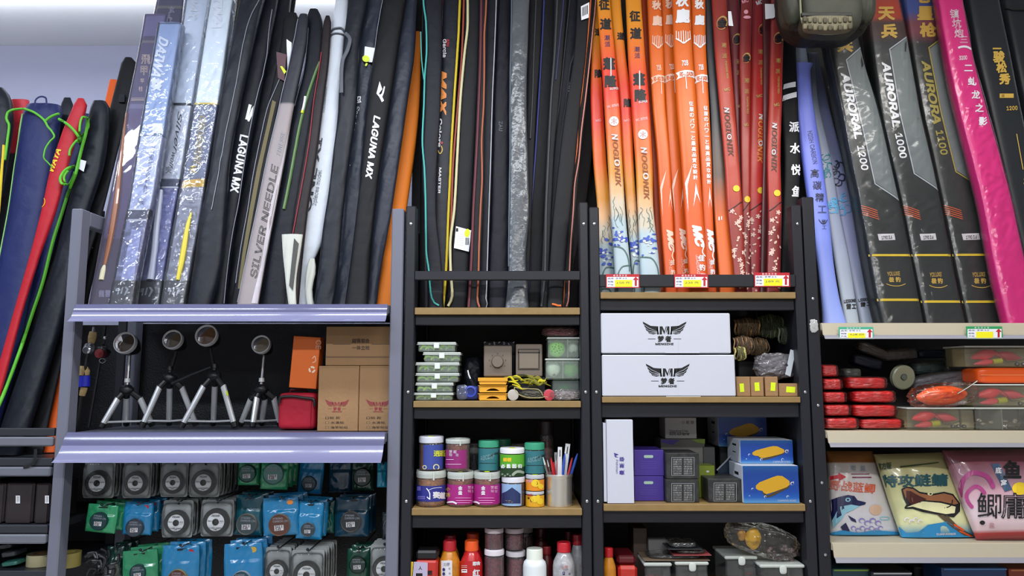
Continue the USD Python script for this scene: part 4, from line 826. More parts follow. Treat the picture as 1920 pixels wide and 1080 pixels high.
REDS = [('brick-red case with gold emblem, leftmost of the red ones', [(-40, 1330, 1360), (0, 1334, 1362), (100, 1340, 1369), (190, 1348, 1376), (300, 1358, 1385), (390, 1363, 1392), (510, 1375, 1398), (547, 1378, 1401)], .04, 'b03a26', '8a2a22', 1, 0),
 ('dark red case with a white tag at its top, deep between the brick-red ones', [(-40, 1360, 1384), (0, 1362, 1386), (100, 1370, 1392), (190, 1375, 1394), (300, 1383, 1396), (400, 1388, 1404), (547, 1394, 1410)], .10, '7e1f2a', '64202a', .5, 30),
 ('muted red case with a gold emblem lower down its face', [(-40, 1387, 1410), (0, 1389, 1410), (100, 1386, 1408), (190, 1388, 1407), (300, 1389, 1406), (390, 1391, 1406), (510, 1394, 1406), (547, 1394, 1407)], .07, '9c3028', '7a2426', .7, 65),
 ('brightest red case, with white blossoms at its foot', [(-40, 1413, 1432), (0, 1411, 1434), (100, 1408, 1436), (190, 1406, 1436), (300, 1403, 1433), (390, 1402, 1431), (510, 1399, 1429), (547, 1398, 1428)], .03, 'c02a26', '9c2630', 1, 12),
 ('dark red case in shadow behind the brightest red one', [(-40, 1428, 1450), (100, 1430, 1450), (190, 1430, 1446), (300, 1430, 1444), (390, 1428, 1442), (547, 1424, 1440)], .12, '5e1a20', '4a181c', .4, 40),
 ('rightmost red case, with a white paper tag above its gold emblem', [(-40, 1447, 1474), (0, 1446, 1472), (100, 1444, 1468), (190, 1442, 1466), (300, 1438, 1463), (390, 1440, 1465), (510, 1438, 1463), (547, 1437, 1462)], .05, 'a83024', '802828', .85, 28)]
for i, (lab, st, y0, c1, c2, pr, sh) in enumerate(REDS):
    b, t = bag('rod_case', lab, 'rod case', st, y0, y0 + .19, ramp_mat('red_print_%d' % i, [(0, c2), (.2, c2), (.32, c1), (.68, c1), (.8, c2), (1, c2)], **PRT), ZE, seed=170 + i, tk=.45, wr=.0012)
    def c(py, u=0.0): return (float(b.ml(py)) + u * float(b.mw(py)), py)
    if i == 4: continue
    e = c(46 + sh, .1 if i != 3 else .55); rr = .62 * float(b.mw(50))
    t.part('emblem', decal([ell(e[0], e[1], rr * 1.15, rr * 1.5, 20).difference(ell(e[0] - 1, e[1] + 1, rr * .95, rr * 1.25, 20)), *stack('潮派', c(88 + sh, e and .1), c(108 + sh, .1), 9, 1), line('FISHING ROD', c(118 + sh, .1), c(150 + sh, .15), 3, 2), line('MC', c(174 + sh, -.3), c(172 + sh, .5), 5, 2)], b.S(), 6), M('print_pale_gold', 'b79a58', .45), label='pale gold emblem and characters')
    t.part('emblem', decal([stack('金', e, e, rr * 2.0, 3)], b.S(.0019), 6), INK['black'])
    if i in (0, 3, 5):
        t.part('lettering', decal([line('NOGIONIK', c(204 + sh, -.55 if i != 3 else 0), c(296 + sh, -.5 if i != 3 else 0), 9, 2, .2)], b.S(), 6), M('print_dark_bronze', '5a3426', .5) if i != 3 else INK['orange'], label='lettering down the face')
        t.part('lettering', decal([line('N', c(204 + sh, -.5 if i != 3 else .05), c(215 + sh, -.5 if i != 3 else .05), 8, 2, .2), line('O', c(254 + sh, -.45 if i != 3 else .1), c(264 + sh, -.45 if i != 3 else .1), 7, 2)], b.S(.002), 6), INK['palewhite'])
    su = c(355 + (sh * .3), .25 if i != 3 else .5); t.part('sun_disc', decal([ell(su[0], su[1], 6.5 * min(1, pr + .2), 6, 5)], b.S(), 6), INK['yellow'], label='yellow sun disc')
    r = random.Random(200 + i); g = []
    for k in range(int(26 * pr)):
        py = 400 + k * (145 / (26 * pr)); p0 = c(py + r.uniform(-3, 3), r.uniform(-.85, .85)); g.append(ell(p0[0], p0[1], r.uniform(2, 4), r.uniform(1.2, 2.4), r.uniform(0, 180)))
        if r.random() < .35:
            for a in range(5): g.append(ell(p0[0] + 3.2 * math.cos(a * 1.257), p0[1] + 3.2 * math.sin(a * 1.257), 1.7, 1.4, a * 72))
    t.part('blossom_print', decal(shapely.union_all(g), b.S(), 6), M('print_blossom', 'dcb8ac', .5), label='pale blossom print')
    t.part('print', decal([stroke([c(396, -.9), c(390, -.2), c(382, .6), c(380, .9)], 1.5)], b.S(.0018), 6), INK['black'])
    if i == 1: t.part('hang_tag', decal([quad((1365, 21), (1371, 21), (1375, 49), (1366, 48))], tag_S(1369, 35)), INK['white'])
    if i == 5: t.part('hang_tag', decal([quad((1434, 7), (1457, 8), (1458, 28), (1450, 34), (1435, 36))], tag_S(1446, 20)), INK['white'], label='white paper tag')
    if i == 2: t.part('lettering', decal([line('MC', (1391, 9), (1402, 6), 6, 2), ell(1397, 25, 4, 4), ell(1399, 35, 7, 3)], b.S(), 6), INK['pink'])
    if i == 3: t.part('lettering', decal([line('MC', (1417, 13), (1429, 9), 7, 3)], b.S(.002), 6), INK['white'])
st0 = [(-40, 1464, 1490), (100, 1467, 1492), (200, 1466, 1496), (300, 1468, 1507), (380, 1473, 1516), (548, 1476, 1496)]
b, t = bag('rod_case', 'black case with two white bands and white brush characters', 'rod case', [(-40, 1464, 1490), (100, 1467, 1492), (200, 1466, 1496), (300, 1470, 1500), (380, 1468, 1496), (547, 1462, 1488)], .10, .29, K1, ZE, seed=180, tk=.4)
t.part('white_band', decal(quad((1468, 160), (1490, 155), (1490, 165), (1467, 169)), b.S(), 6), INK['white']); t.part('white_band', decal(quad((1467, 181), (1492, 174), (1492, 184), (1466, 191)), b.S(), 6), INK['white'])
t.part('lettering', decal([stack('派水悦鱼', (1487, 240), (1492, 360), 20, 2)], b.S(), 6), INK['white'], label='white brush characters')
bag('rod_case', 'shadowed dark navy case behind the white-banded one', 'rod case', [(-40, 1456, 1486), (200, 1458, 1488), (400, 1452, 1486), (547, 1440, 1478)], .31, .365, K1, ZE, seed=181, tk=.16, back=True, hi=.392)
bag('rod_case', 'shadowed black case in the back row behind the sunset-orange ones', 'rod case', [(-40, 1110, 1180), (300, 1122, 1180), (547, 1130, 1190)], .31, .365, K1, ZE, seed=182, tk=.16, back=True, hi=.392)
bag('rod_case', 'shadowed black case in the back row behind the red ones', 'rod case', [(-40, 1330, 1420), (300, 1340, 1420), (547, 1350, 1425)], .31, .365, K1, ZE, seed=183, tk=.16, back=True, hi=.392)
# price cards on the front rail
def price_card(label, q, border, head, y=-.006, arrow='red', cat='price card', yellow=None, hand=None, name='price_card'):
    (x0, y0), (x1, y1) = q; w, h = x1 - x0, y1 - y0
    t = T(name, label, cat, P((x0 + x1) / 2, y1, y), 'price cards along the shelf fronts')
    t.part('card', bxp(x0, y0, x1, y1, y, .0012, .0003), border, 30)
    S = on_plane(y, .0004); S2 = on_plane(y, .0008)
    t.part('paper', decal([rect(x0 + .03 * w, y0 + .2 * h, x1 - .03 * w, y1 - .07 * h)], S), INK['white'])
    t.part('price_label', decal([rect(x0 + w * yellow[0], y0 + h * yellow[1], x0 + w * yellow[2], y0 + h * yellow[3])], S2), M('print_label_yellow', 'f2ea1c', .5), label='yellow price label')
    ax = x0 + .89 * w
    t.part('arrow', decal([quad((ax, y0 + .17 * h), (ax + .085 * w, y0 + .42 * h), (ax + .03 * w, y0 + .42 * h), (ax + .03 * w, y0 + .85 * h), (ax - .03 * w, y0 + .85 * h), (ax - .03 * w, y0 + .42 * h), (ax - .085 * w, y0 + .42 * h))], S2), INK['red'], label='red upward arrow')
    g = [stack('商品标价签', (x0 + .25 * w, y0 + .1 * h), (x0 + .6 * w, y0 + .1 * h), .1 * h + 1, 1)]
    t.part('lettering', decal(g, S2), head)
    t.part('lettering', decal([line('品名: 手竿 4.5', (x0 + .06 * w, y0 + .36 * h), (x0 + .62 * w, y0 + .36 * h), .11 * h, 0), line('规格', (x0 + .06 * w, y0 + .6 * h), (x0 + .22 * w, y0 + .6 * h), .11 * h), line('产地', (x0 + .06 * w, y0 + .82 * h), (x0 + .22 * w, y0 + .82 * h), .11 * h)] + ([line(hand, (x0 + .32 * w, y0 + .7 * h), (x0 + .72 * w, y0 + .68 * h), .14 * h)] if hand else []), on_plane(y, .001)), INK['darkblue'])
CARDR = M('card_red', 'b81f2c', .4)
price_card('red-bordered price card under the sunset-orange cases', ((1136, 514), (1199, 540)), CARDR, INK['white'], yellow=(.27, .42, .79, .92), hand='158 元')
price_card('red-bordered price card under the arrow-printed orange cases', ((1264, 514), (1328, 540)), CARDR, INK['white'], yellow=(.27, .42, .79, .92), hand='238 元')
price_card('red-bordered price card under the red cases', ((1414, 511), (1481, 538)), CARDR, INK['white'], yellow=(.27, .42, .79, .92), hand='189 元')
# ---------- F: cases and long cartons in the right-hand rack
ZF = ZR[0]
BLU = ramp_mat('blue_case', [(0, '7f8ae0'), (.35, '6d79dd'), (.7, '7d8fe6'), (1, '93a6ec')], .4, bump=(10, .05))
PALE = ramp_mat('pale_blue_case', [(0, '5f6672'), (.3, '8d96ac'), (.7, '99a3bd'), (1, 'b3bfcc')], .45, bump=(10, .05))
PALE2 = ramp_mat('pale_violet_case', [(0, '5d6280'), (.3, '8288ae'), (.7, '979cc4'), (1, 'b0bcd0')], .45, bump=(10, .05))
stF = [(122, 1481, 1524), (131, 1485, 1519), (190, 1488, 1523), (300, 1503, 1540), (400, 1518, 1553), (500, 1534, 1563), (560, 1540, 1573), (605, 1543, 1587)]
b, t = bag('rod_case', 'bright periwinkle-blue case with dark vertical lettering behind the right black post', 'rod case', stF, .07, .26, BLU, ZF, seed=190, tk=.6, lo=.065)
t.part('lettering', decal([line('HIGH CARBON', (1509, 250), (1520, 311), 8, 1), stack('高碳精工', (1523, 328), (1537, 395), 16, 1), stack('雷工', (1540, 418), (1541, 428), 8, 1), stroke([(1531, 414), (1540, 422), (1547, 414)], 1.2)], b.S(), 8), INK['black'], label='dark vertical lettering')
t.part('inner_sleeve', Bag([(62, 1490, 1506), (90, 1490, 1511), (128, 1491, 1516)], b.C(0)[1] - .002, b.C(0)[1] + .012, tk=.3).mesh()[:2], M('sleeve_pale', 'a7b3c8', .4), label='pale inner sleeve')
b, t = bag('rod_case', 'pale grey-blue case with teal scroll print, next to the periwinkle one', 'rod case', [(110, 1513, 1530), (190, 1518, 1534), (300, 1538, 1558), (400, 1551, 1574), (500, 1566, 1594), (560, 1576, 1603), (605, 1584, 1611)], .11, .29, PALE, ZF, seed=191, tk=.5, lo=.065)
def scroll(cx, cy, w, h, seed):
    r = random.Random(seed); g = []
    for i in range(9):
        x, y = cx + r.uniform(-w, w), cy + r.uniform(-h, h); a = r.uniform(0, 6.28); p = [(x, y)]
        for k in range(5): a += r.uniform(.3, 1.1); x += math.cos(a) * 5; y += math.sin(a) * 5; p.append((x, y))
        g.append(stroke(p, r.uniform(1.2, 2.6)))
    return shapely.union_all(g)
t.part('print', decal(scroll(1546, 312, 6, 24, 1), b.S(), 7), INK['teal'], label='teal scroll print')
t.part('lettering', decal([line('LEIGONG', (1580, 568), (1602, 566), 5, 3), stack('雷工', (1588, 574), (1598, 574), 9, 2)], b.S(), 7), INK['black'])
t.part('emblem', decal(scroll(1558, 384, 5, 9, 3), b.S(), 7), M('print_sky', '5aa6d8', .5), label='sky blue emblem')
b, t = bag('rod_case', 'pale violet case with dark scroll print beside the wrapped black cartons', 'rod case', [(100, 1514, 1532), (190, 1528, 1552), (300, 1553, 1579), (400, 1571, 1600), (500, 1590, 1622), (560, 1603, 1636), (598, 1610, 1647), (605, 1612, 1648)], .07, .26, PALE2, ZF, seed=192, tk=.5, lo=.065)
t.part('print', decal(scroll(1564, 316, 8, 26, 2), b.S(), 7), M('print_slate', '2c3048', .5), label='dark scroll print')
t.part('lettering', decal([line('LEIGONG', (1607, 567), (1630, 563), 5, 3), stack('雷工', (1614, 573), (1625, 572), 9, 2)], b.S(), 7), INK['black'])
t.part('emblem', decal(scroll(1578, 384, 7, 10, 4), b.S(), 7), M('print_sky'), label='sky blue emblem')
CF = film('carton_film', .012, 'fafafa', .16, (17, .3), hazecol='dfe3e8', boost=.5)
def carton(label, st, y0, seed, ramp, name_txt, num_txt, ink, gold, num_px, wrap=True):
    b = settle(st, y0, y0 + .16, ZF, tk=.55, p=7, lo=.065, seed=seed, wr=.006); b.wr = 0; d = b.base[1]
    t = T('rod_carton', label, 'boxed rod', b.base); v, f, uv = b.mesh(); t.part('carton', (v, f), ramp, uv=uv)
    c = lambda py, u=0.0: (float(b.ml(py)) + u * float(b.mw(py)), py)
    t.part('lettering', decal([stack(k, c(py, .0), c(py, .0), 27, 3, 1.15) for k, py in gold], b.S(), 8), INK['gold'], label='gold brush characters')
    a0, a1 = num_px
    t.part('lettering', decal([line(name_txt, c(a0, -.62), c(a1, -.62), 13, 3, .2), line(num_txt, c(a1 + 12, -.6), c(a1 + 58, -.62), 12, 2, .1)], b.S(), 8), ink, label='block lettering down the face')
    f0 = a0 - 26
    fr = [stroke([c(f0 - 18, .9), c(f0, -.1), c(f0 + 245, -.1), c(f0 + 285, .92)], 2.2, 60)] if False else [LineString([c(f0 - 22, .95), c(f0 + 2, -.12), c(f0 + 120, -.12), c(f0 + 232, -.1), c(f0 + 262, .95)]).buffer(1.1)]
    t.part('frame_line', decal(fr, b.S(), 8), ink if ink is not INK['white'] else INK['silver'])
    t.part('panel', decal([Polygon([c(f0 - 20, .93), c(f0 + 4, -.08), c(f0 + 120, -.08), c(f0 + 230, -.06), c(f0 + 259, .93), c(f0 + 120, .93)])], b.S(.0012), 8), M('print_panel_grey', '70787a', .4), label='grey panel')
    t.part('streaks', decal([quad(c(389 + 4 * k, -.95), c(399 + 4 * k, -.25), c(401 + 4 * k, -.25), c(391 + 4 * k, -.95)) for k in range(5)], b.S(), 8), M('print_ember', 'c0532a', .45))
    t.part('price_plate', decal([quad(c(443, -.45), c(442, .35), c(454, .35), c(455, -.43))], b.S(), 8), INK['palewhite'], label='white model plate')
    t.part('lettering', decal([line('1790 3.6', c(453, -.3), c(452, .2), 6, 2)], b.S(.002), 8), INK['black'])
    for r_, h in ((480, 4), (562, 4)): t.part('gold_band', decal([quad(c(r_, -.98), c(r_, .98), c(r_ + h, .98), c(r_ + h, -.98))], b.S(), 8), INK['yellow'], label='yellow band')
    t.part('lettering', decal([line('YOLUXE', c(521, -.35), c(520, .25), 7, 2), stack('极钓', c(528, -.18), c(528, .12), 10, 3), stroke([c(536, -.45), c(540, 0), c(536, .42)], 1.5)], b.S(), 8), INK['gold'])
    if wrap:
        o = Bag(st, y0 + d - y0, y0 + .16 + d - y0, ZF, tk=b.tk * 1.08, p=6, grow=.0025, wr=.006, seed=seed + 1, step=.007, nf=25, wk=(1.6, 2.6)); v, f, uv = o.mesh(); t.part('shrink_wrap', (v, f), CF, uv=uv, label='clear shrink wrap')
    return t, b
def cr(key, st, *it): return ramp_mat(key, ramp_rows(st, *it), .35)
s4 = [(60, 1540, 1600), (130, 1554, 1616), (200, 1567, 1637), (300, 1587, 1660), (400, 1606, 1682), (480, 1619, 1698), (560, 1634, 1713), (602, 1645, 1722)]
carton('wrapped black carton with silver block lettering partly under the backpack', s4, .07, 210, cr('carton_a', s4, (60, 600, '232728')), 'AURORAL', '1200', INK['white'], [('兵', 92)], (144, 268))
s5 = [(-40, 1612, 1668), (0, 1618, 1678), (100, 1627, 1697), (200, 1641, 1714), (300, 1662, 1737), (400, 1684, 1758), (500, 1703, 1777), (602, 1725, 1800)]
carton('wrapped black carton with a red-orange flame top and two gold characters', s5, .09, 212, cr('carton_b', s5, (-40, -5, '6a6a78'), (10, 40, 'a83a24'), (50, 75, '45302e'), (90, 602, '25292a')), 'AURORAL', '1000', INK['white'], [('天', 34), ('兵', 67)], (125, 246))
s6 = [(-40, 1678, 1744), (0, 1686, 1752), (100, 1701, 1769), (200, 1717, 1789), (300, 1738, 1815), (400, 1758, 1839), (500, 1778, 1859), (604, 1801, 1880)]
carton('wrapped black carton with a blue and red top and three gold characters', s6, .07, 214, cr('carton_c', s6, (-40, 30, '3c4f96'), (50, 70, '7a3c48'), (90, 604, '2a2e2e')), 'AURORA', '1100', M('print_olive_gold', 'a89a4a', .4), [('七', 2), ('星', 34), ('枪', 65)], (122, 240))
s7 = [(-40, 1748, 1794), (0, 1753, 1800), (100, 1769, 1818), (200, 1790, 1843), (300, 1815, 1871), (400, 1839, 1896), (500, 1857, 1917), (604, 1882, 1942)]
b = settle(s7, .08, .25, ZF, tk=.5, p=5, lo=.065, wr=.006); b.wr = 0; dd = b.base[1]; t = T('rod_carton', 'hot pink wrapped carton with white brush characters', 'boxed rod', b.base)
v, f, uv = b.mesh(); t.part('carton', (v, f), M('pink_print', 'd81f80', .4), uv=uv)
cc = lambda py, u=0.0: (float(b.ml(py)) + u * float(b.mw(py)), py)
t.part('lettering', decal([stack('镇坑炮', cc(32, .0), cc(68, .1), 17, 1), stack('三', cc(80, .4), cc(80, .4), 14, 1), line('3200', cc(118, -.25), cc(117, .35), 7, 2), stack('二虬龙之影', cc(133, .3), cc(232, .35), 16, 2), stroke([cc(95, -.1), cc(93, .3), cc(97, .8)], 4)], b.S(), 8), INK['white'], label='white brush characters')
o = Bag(s7, dd, dd + .17, ZF, tk=b.tk * 1.1, p=5, grow=.002, wr=.009, seed=217, step=.007, nf=25, wk=(1.8, 2.8)); v, f, uv = o.mesh(); t.part('shrink_wrap', (v, f), CF, uv=uv, label='clear shrink wrap')
GB = nylon('black_board', '22262b', .45, .05)
for i, (st, lab) in enumerate([([(-40, 1800, 1862), (0, 1806, 1866), (100, 1823, 1886), (200, 1846, 1906), (300, 1869, 1928), (400, 1892, 1951), (604, 1938, 2000)], 'matt black hard case with gold brush characters and the number 1200'), ([(-40, 1864, 1930), (0, 1871, 1936), (100, 1890, 1956), (200, 1911, 1976), (400, 1954, 2020), (604, 2004, 2070)], 'matt black hard case cut off by the right edge of the picture')]):
    b = settle(st, .08, .25, ZF, tk=.55, p=5, lo=.065); t = T('rod_carton', lab, 'boxed rod', b.base); v, f, uv = b.mesh(); t.part('case', (v, f), GB, uv=uv)
    c = lambda py, u=0.0: (float(b.ml(py)) + u * float(b.mw(py)), py)
    if i == 0:
        t.part('lettering', decal([stack('一', c(99, .1), c(99, .1), 16, 3), stack('骏', c(114, .12), c(114, .12), 22, 3), stack('松', c(134, .15), c(134, .15), 20, 3), stack('秀', c(155, .2), c(155, .2), 21, 3), line('1200', c(213, -.1), c(212, .6), 7, 2), rect(1863, 182, 1889, 190).difference(stack('碳素轻', (1869, 186), (1884, 186), 6, 1)[0]), stroke([c(257, .2), c(322, .1)], 1.6, 4), stack('极', c(345, .25), c(345, .25), 18, 3), stack('品', c(345, .9), c(345, .9), 14, 3)], b.S(), 8), INK['gold'], label='gold brush characters')
        t.part('emblem', decal([LineString([c(362 + 5 * k, -.1 + .12 * k), c(362 + 5 * k, .9 - .05 * k)]).buffer(.8) for k in range(5)], b.S(), 8), INK['gold'])
    else:
        t.part('strap_loop', b.edge([(1876, 23), (1890, 28), (1908, 28), (1920, 24)], .003, .003), cord('black', '0b0c0e'))
        t.part('lettering', decal([stack('一', c(150, -.1), c(150, -.1), 18, 3)], b.S(), 8), INK['gold'])
CARDG = M('card_green', '4fae8e', .4)
price_card('green-topped price card with handwriting under the pale blue cases', ((1573, 613), (1638, 636)), CARDG, INK['white'], y=-.022, yellow=(.26, .5, .76, .93), hand='4.5米 358')
price_card('green-topped price card with a blank yellow label under the wrapped cartons', ((1812, 612), (1880, 636)), M('card_green_dark', '2f9a58', .4), INK['white'], y=-.022, yellow=(.27, .42, .74, .93))
# backpack on top of the cases
OL, OLD = nylon('olive_canvas', '34362c', .55, .2), nylon('olive_canvas_dark', '1d1f1b', .5, .3)
yb_ = .0
t = T('backpack', 'dark olive backpack with webbing loops, resting above the blue and black cases', 'backpack', P(1545, 85, .06))
cB = P(1545, 0, yb_ + .04)
t.part('body', cube_round(cB + [0, .015, .055], (.135, .075, .19), 4, 3, .05, 2.5, 5), OLD)
t.part('front_pocket', cube_round(P(1551, -14, -.045), (.088, .05, .138), 5, 4, .02, 2, 5), OL)
t.part('side_panel', cube_round(P(1490, -20, -.01), (.045, .05, .125), 4, 5, .06, 3, 4), OL); t.part('side_panel', cube_round(P(1612, -20, -.01), (.03, .05, .12), 4, 6, .06, 3, 4), OL)
yf = -.099
t.part('webbing_panel', cube_round(P(1551, 44, yf + .012), (.070, .016, .028), 5), nylon('webbing_tan', '6a6450', .6, .3), label='tan webbing panel')
for i in range(10):
    for k in range(2): t.part('webbing_loop', cube_round(P(1509 + i * 9.4, 36 + 14 * k + (1 - ((i - 4.5) / 4.5) ** 2) * 3, yf - .004), (.0055, .004, .0085), 4, sub=2), nylon('webbing_tan') if (i + k) % 2 else nylon('webbing_dark', '4a4636', .6, .3))
t.part('zip_band', bxp(1503, 23, 1598, 30, yf - .004, .01), OLD)
t.part('piping', tube(spline(P([1501, 1500, 1502, 1508, 1520, 1550, 1580, 1594, 1601, 1603, 1602], [-60, -10, 30, 50, 59, 64, 61, 52, 32, -10, -60], yf + .03), 50), .003, 6), cord('olive', '7a7c62'))
# ---------- G: camping lamps on tripods, boxes and a rod on the middle shelf of the grey rack
ALU, BLKP = M('tripod_alu', 'd3d6da', .3, .35), M('black_plastic', '131417', .4)
GLS = film('lamp_lens', .06, 'f0e8dc', .04, None, hazecol='8a7c6e', boost=1.4)
def limb(a, b, r0, r1=None, n=10): return tube(np.array([a, (np.asarray(a) + b) / 2, b]), np.linspace(r0, r1 or r0, 3), n)
def tripod(label, head, hr, hub, legs, yhub, stalk=None, lensc='4a4038'):
    foot = P(hub[0], 800, yhub); t = T('tripod_lamp', label, 'tripod lamp', (foot[0], yhub, ZL2), 'small lamps on tripods')
    H = P(*hub, yhub); L = P(*head, yhub - .01); r = hr / F * (yhub + DIST) * .99
    tilt = (-14, 0, 0)
    t.part('lamp_housing', xf(lathe([(0, -.055), (r * .55, -.055), (r * .95, -.02), (r * 1.02, .006), (r * 1.02, .012), (0, .012)], L, 32, 'y'), tilt, L), BLKP)
    t.part('lens_ring', xf(lathe([(r * .86, .010), (r * .9, .017), (r * 1.02, .017), (r * 1.05, .008), (r * 1.0, .0)], L, 36, 'y'), tilt, L), M('ring_silver', 'd4d6d8', .35, .2), label='silver lens ring')
    t.part('reflector', xf(lathe([(0, .0121), (r * .4, .0125), (r * .88, .0135)], L, 32, 'y'), tilt, L), M('reflector_' + lensc, lensc, .35, .1))
    t.part('lens', xf(lathe([(0, .024), (r * .5, .022), (r * .88, .0155)], L, 32, 'y'), tilt, L), GLS, label='domed clear lens')
    st = stalk or (L - [0, -.01, r * 1.1]); 
    t.part('stalk', limb(L - [0, -.02, r * .9], H + [0, 0, .012], .0045, .006), SILV if stalk is None else BLKP)
    t.part('stalk_collar', lathe([(0, .012), (.008, .012), (.009, 0), (0, 0)], H + [0, 0, .02], 16), M('ring_silver') if stalk is None else BLKP)
    t.part('hub', blob(H + [0, 0, -.004], (.022, .018, .017), int(head[0]), .12, 2, 3), BLKP)
    z0 = ZL2
    for (x0, y0, x1, dy) in legs:
        A = P(x0, y0, yhub + dy * .25); B = onz(x1, yhub + dy, z0 + .014)
        lg = t.part('leg', limb(A, B, .0092, .0085), ALU)
        t.part('leg_joint', limb(H, A + (B - A) * .03, .009, .010), BLKP)
        t.part('foot', limb(B + (A - B) * .06, B - (A - B) / np.linalg.norm(A - B) * .008 * [1, 1, 1], .0105, .009), BLKP)
        t.part('spreader', limb(P(hub[0], 796, yhub)* [1, 1, 0] + [0, 0, z0 + .022], B + (A - B) * .1, .0035), ALU)
    return t
tripod('lamp on a silver tripod, leftmost on the shelf, with a chrome stalk', (238, 645), 20, (238, 729), [(222, 746, 192, -.04), (237, 743, 237, .06), (262, 746, 284, .03)], .17)
tripod('lamp on a silver tripod, second from the left, with a pale ring', (327, 639), 18, (318, 706), [(300, 724, 268, -.04), (318, 724, 317, .07), (340, 725, 366, .04)], .19, True, '6a6252')
tl = tripod('lamp on a silver tripod, third from the left, with a brown lens', (390, 631), 20, (402, 702), [(383, 722, 342, -.04), (403, 720, 400, .08), (418, 722, 439, -.02)], .17, True, '7a5a3c')
tl.part('pan_handle', tube(P([396, 360, 322], [688, 702, 719], .14), [.0035, .0045, .006], 10), BLKP, label='black pan handle')
tl.part('neon_dot', tube(P([425, 426, 427], [733, 738, 742], .135), .003, 8), INK['neon'])
tripod('lamp on a silver tripod, rightmost, with its legs nearly closed', (492, 648), 17, (490, 728), [(471, 747, 452, .03), (482, 744, 474, -.03), (497, 746, 491, .07), (513, 745, 524, .05)], .19, None, '8a8478')
# ---------- boxes on the same shelf
KRAFT, KRAFTD = M('kraft_board', '9a7752', .7, vary=.05, noise=12, bump=(120, .1)), M('kraft_dim', '8f6d48', .7, vary=.05, noise=12)
def wing_logo(cx, cy, k):
    """winged letter M: feathered wings either side of an M"""
    g = []
    for s in (-1, 1):
        pt = lambda x, y: (cx + s * x * k, cy + y * k)
        g += [quad(pt(12, 4), pt(12, -6), pt(26, -7), pt(41, -15), pt(40, -11), pt(30, -4)), quad(pt(13, 4.2), pt(30, -2.8), pt(38.5, -9), pt(37, -5), pt(30, 1)), quad(pt(13, 5.5), pt(30, 2), pt(36, -3), pt(34, 1.5), pt(27, 5.5)), quad(pt(14, 7), pt(27, 6.5), pt(31.5, 3.2), pt(29, 7), pt(21, 9)), quad(pt(10, 9), pt(14, -6), pt(14, 9))]
    p = lambda x, y: (cx + x * k, cy + y * k)
    g += [quad(p(-9, 9), p(-9, -6), p(-4, -6), p(0, 3), p(2.5, -6), p(4, -6), p(-.5, 9), p(-4.8, -1), p(-5, 9)), quad(p(2, 9), p(5, -6), p(9, -6), p(9, 9), p(5.6, 9), p(5.6, 0))]
    return g
def maker(cx, cy, k, y, t, ink, off=.0004):
    S = on_plane(y, off)
    t.part('logo', decal([q for q in wing_logo(cx, cy, k)], S), ink, label='winged letter emblem')
    t.part('lettering', decal([stack('梦者', (cx - 7 * k, cy + 17.5 * k), (cx + 7 * k, cy + 17.5 * k), 12 * k, 3), line('MENGZHE', (cx - 17 * k, cy + 29 * k), (cx + 17 * k, cy + 29 * k), 3.6 * k, 3), rect(cx - 31 * k, cy + 17 * k, cx - 17 * k, cy + 17.8 * k), rect(cx + 17 * k, cy + 17 * k, cx + 31 * k, cy + 17.8 * k)], S), ink)
def carton_box(name, label, px, y, dep, mat, z0=None, cat='box', group=None, b=.0015, flaps=True):
    x0, y0, x1, y1 = px; t = T(name, label, cat, onz((x0 + x1) / 2, y + dep / 2, z0) if z0 is not None else P((x0 + x1) / 2, y1, y + dep / 2), group)
    t.part('carton', bxp(x0, y0, x1, y1, y, dep, b, z0), mat, 30)
    return t
yk = .06
RINK = M('print_brick_red', '8e3038', .6)
for i, (px, lab) in enumerate([((596, 686, 672, 822), 'upright brown carton with a red winged emblem beside the red case'), ((673, 686, 752, 822), 'upright brown carton with a red winged emblem beside the grey post')]):
    t = carton_box('cardboard_box', lab, px, yk, .22, KRAFT, ZL2 + .001)
    maker(px[0] + 36, 757, .55, yk, t, RINK)
    t.part('lettering', decal([line(s_, (px[0] + 14, 786 + 9 * k), (px[0] + 14 + 7 * len(s_), 786 + 9 * k), 4.5) for k, s_ in enumerate(['口轮 款', '□ 水滴轮', '□ 海竿轮组'][: 3 if i == 0 else 3])], on_plane(yk, .0004)), INK['black'])
    t.part('flap_seam', bxp(px[0] + 2, 688, px[2] - 2, 690, yk - .0006, .0005, .0001), KRAFTD)
t = carton_box('cardboard_box', 'brown carton lying across two upright cartons', (611, 612, 757, 684), yk, .2, KRAFTD, float(P(611, 686, yk)[2]) + .001)
t.part('lettering', decal([stack('超强铝合', (664, 639), (689, 639), 8, 2), stack('一体立柱', (664, 652), (689, 652), 8, 2), rect(624, 645, 657, 645.8), rect(697, 645, 730, 645.8)], on_plane(yk, .0004)), M('print_sepia', '3e2c1c', .6))
t.part('tape', bxp(611, 668, 757, 671, yk - .0006, .0005, .0001), M('tape_brown', '6f5236', .35))
t = T('cardboard_box', 'orange carton with white packing symbols standing on the red case', 'box', P(572, 728, .09))
z0 = float(P(570, 728, .09)[2]); m = xf(bxp(546, 631, 597, 728, .09, .05), (0, 3.5, 0)); t.part('carton', m, M('box_orange', 'd96416', .45, bump=(10, .05)))
t.part('lettering', decal([affinity.rotate(line('CE', (590, 636), (590, 653), 9, 1), 4, origin=(572, 680)), stroke([(586, 672), (590, 668), (592, 676), (586, 680)], 1.2), *[affinity.rotate(Point(585, 693).buffer(6.5).difference(Point(585, 693).buffer(3)).intersection(quad((585, 693), (585 + 20 * math.cos(a), 693 + 20 * math.sin(a)), (585 + 20 * math.cos(a + 1.6), 693 + 20 * math.sin(a + 1.6)))), 0) for a in (0, 2.1, 4.2)]], on_plane(.09, .0008)), M('print_cream', 'f0d6bc', .5), label='pale packing symbols')
rc = P(558, 812, .13)
